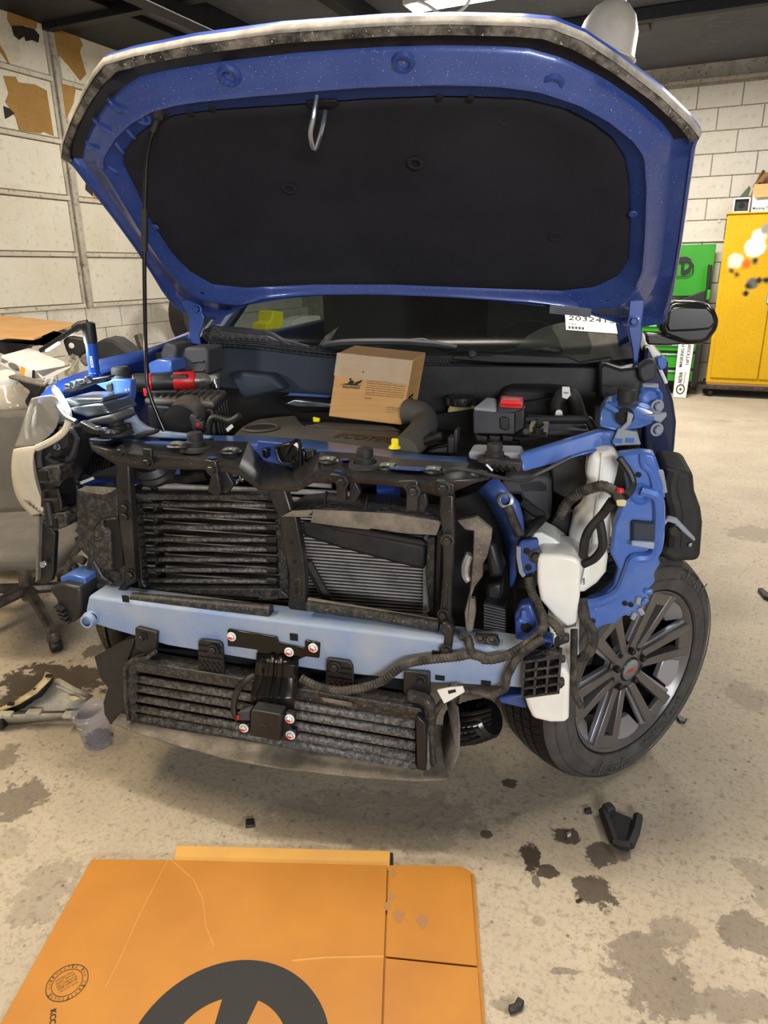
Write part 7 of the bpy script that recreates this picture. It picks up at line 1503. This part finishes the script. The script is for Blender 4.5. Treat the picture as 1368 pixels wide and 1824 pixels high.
a, b = PR(1318, 350, v=9.7), PR(1334, 336, v=9.7); tag(MB().prism([V((a.x, 9.7, ZT)), V((a.x + .05, 9.7, ZT)), b + V((.02, 0, 0)), b + V((0, 0, .03)), a], (0, .02, 0)).build('green_strip', mat('dark_green', '#44533c', .7), None, bev=.002), 'dark green strip leaning on the brown carton', 'strip').matrix_world = ROOMM
# masking film carton leaning on the chest
mf = [PR(px_of('L', *q)[0], px_of('L', *q)[1], v=9.16 + (.12 if q[1] < 1300 else 0)) for q in ((582, 1682), (690, 1680), (768, 1150), (642, 1150))]
mf[0].z = mf[1].z = .004
mfb = (mf[0] + mf[1]) / 2; mfo = room_thing('masking_film_box', mfb, 'tall white masking film carton leaning against the green tool chest', 'box')
MB().prism([p - mfb for p in mf], (0, .09, .01)).build('carton', 'white_card', mfo, bev=.003)
def m_(a, b): return mf[0].lerp(mf[1], a).lerp(mf[3].lerp(mf[2], a), b) - mfb + V((0, -.003, 0))
rt_ = (m_(.5, 0) - m_(.5, 1)).normalized(); lf = (m_(0, .5) - m_(1, .5)).normalized()
text('film_print', 'MASKING FILM', 'ink', m_(.42, .57), m_(.42, 1.1), lf, mfo, bold=.01, hs=1.0)
text('film_print', '16FTX350FT', 'ink', m_(.84, .62), m_(.84, 1.04), lf, mfo, bold=.01, hs=1.0)
text('film_print', 'NOVA', 'ink', m_(.55, .27), m_(.55, .47), lf, mfo, bold=.02, shear=.3, hs=1.4)
text('film_print', 'Professional Coatings', 'ink', m_(.76, .25), m_(.76, .48), lf, mfo, hs=1.3)
c0 = m_(.5, .16); uu = (m_(1, .16) - m_(0, .16)) * .28; vv = (m_(.5, .28) - m_(.5, .16)) * .7
MB().tube([c0 + uu * math.cos(t) + vv * math.sin(t) for t in [i * 2 * math.pi / 24 for i in range(25)]], .006, 5).build('film_logo', 'ink', mfo)
for d2 in (uu * .45, vv * .4): MB().tube([c0 - d2, c0, c0 + d2], [.001, .01, .001], 5).build('film_logo', 'ink', mfo)

# ---------------------------------------------------------------- bits on the floor
def bit(nm, lb_, pts, h, m='plastic', bev=.003):
    base = zp(PW(*pts[0]), 0); o = MB().prism([zp(PW(*p), .0005) for p in pts], (0, 0, h)).build(nm, m, None, bev=bev, off=base); o.location = base; return tag(o, lb_, 'debris')
bit('plastic_scrap', 'small square black plastic scrap on the floor in front of the splitter', [(438, 1462), (453, 1460), (454, 1474), (437, 1476)], .008)
bit('plastic_shard', 'small jagged black shard at the bottom near the carton', [(905, 1797), (915, 1795), (922, 1782), (934, 1790), (930, 1802), (908, 1810)], .014)
bit('clip_piece', 'black clip piece on the floor behind the front wheel', [(1203, 1279), (1212, 1278), (1216, 1284), (1224, 1283), (1220, 1290), (1210, 1289)], .01)
bit('curled_scrap', 'tiny curled black scrap between two dark stains', [(1024, 1607), (1031, 1604), (1037, 1603), (1036, 1606), (1029, 1610)], .008)
bit('metal_nut', 'small bright metal nut in a dark stain', [(1008, 1488), (1016, 1486), (1018, 1493), (1010, 1495)], .012, 'nut_steel')
bit('pebble', 'small black pebble left of the broken plastic corner', [(1040, 1444), (1052, 1441), (1054, 1449), (1042, 1451)], .01, 'rubber')
bit('clip_fragment', 'grey plastic clip at the right edge of the photo', [(1349, 1054), (1356, 1053), (1368, 1062), (1385, 1068), (1385, 1078), (1360, 1068)], .02)
fb0 = zp(PW(1105, 1490), 0); fg = world_thing('bracket_fragment', fb0, 'broken black plastic corner lying beside the oil stains', 'debris')
def g_(x, y, z): return PW(x, y, z)
MB().prism([g_(1078, 1458, .006), g_(1095, 1448, .006), g_(1125, 1460, .006), g_(1128, 1500, .006), g_(1115, 1512, .006), g_(1090, 1505, .006)], (0, 0, .006)).build('floor_plate', 'tool_black', fg, off=fb0)
for q in ([(1073, 1452), (1083, 1480), (1092, 1506)], [(1136, 1462), (1130, 1490), (1120, 1514)], [(1092, 1506), (1104, 1512), (1120, 1514)]):
    MB().tube([zp(PW(*p), .016) for p in q], .014, 6).build('wall', 'rubber', fg, off=fb0)
MB().box(zp(PW(1083, 1452), .02), (.03, .03, .03), Matrix.Rotation(.4, 3, 'Z')).build('lug', 'rubber', fg, off=fb0, bev=.006)
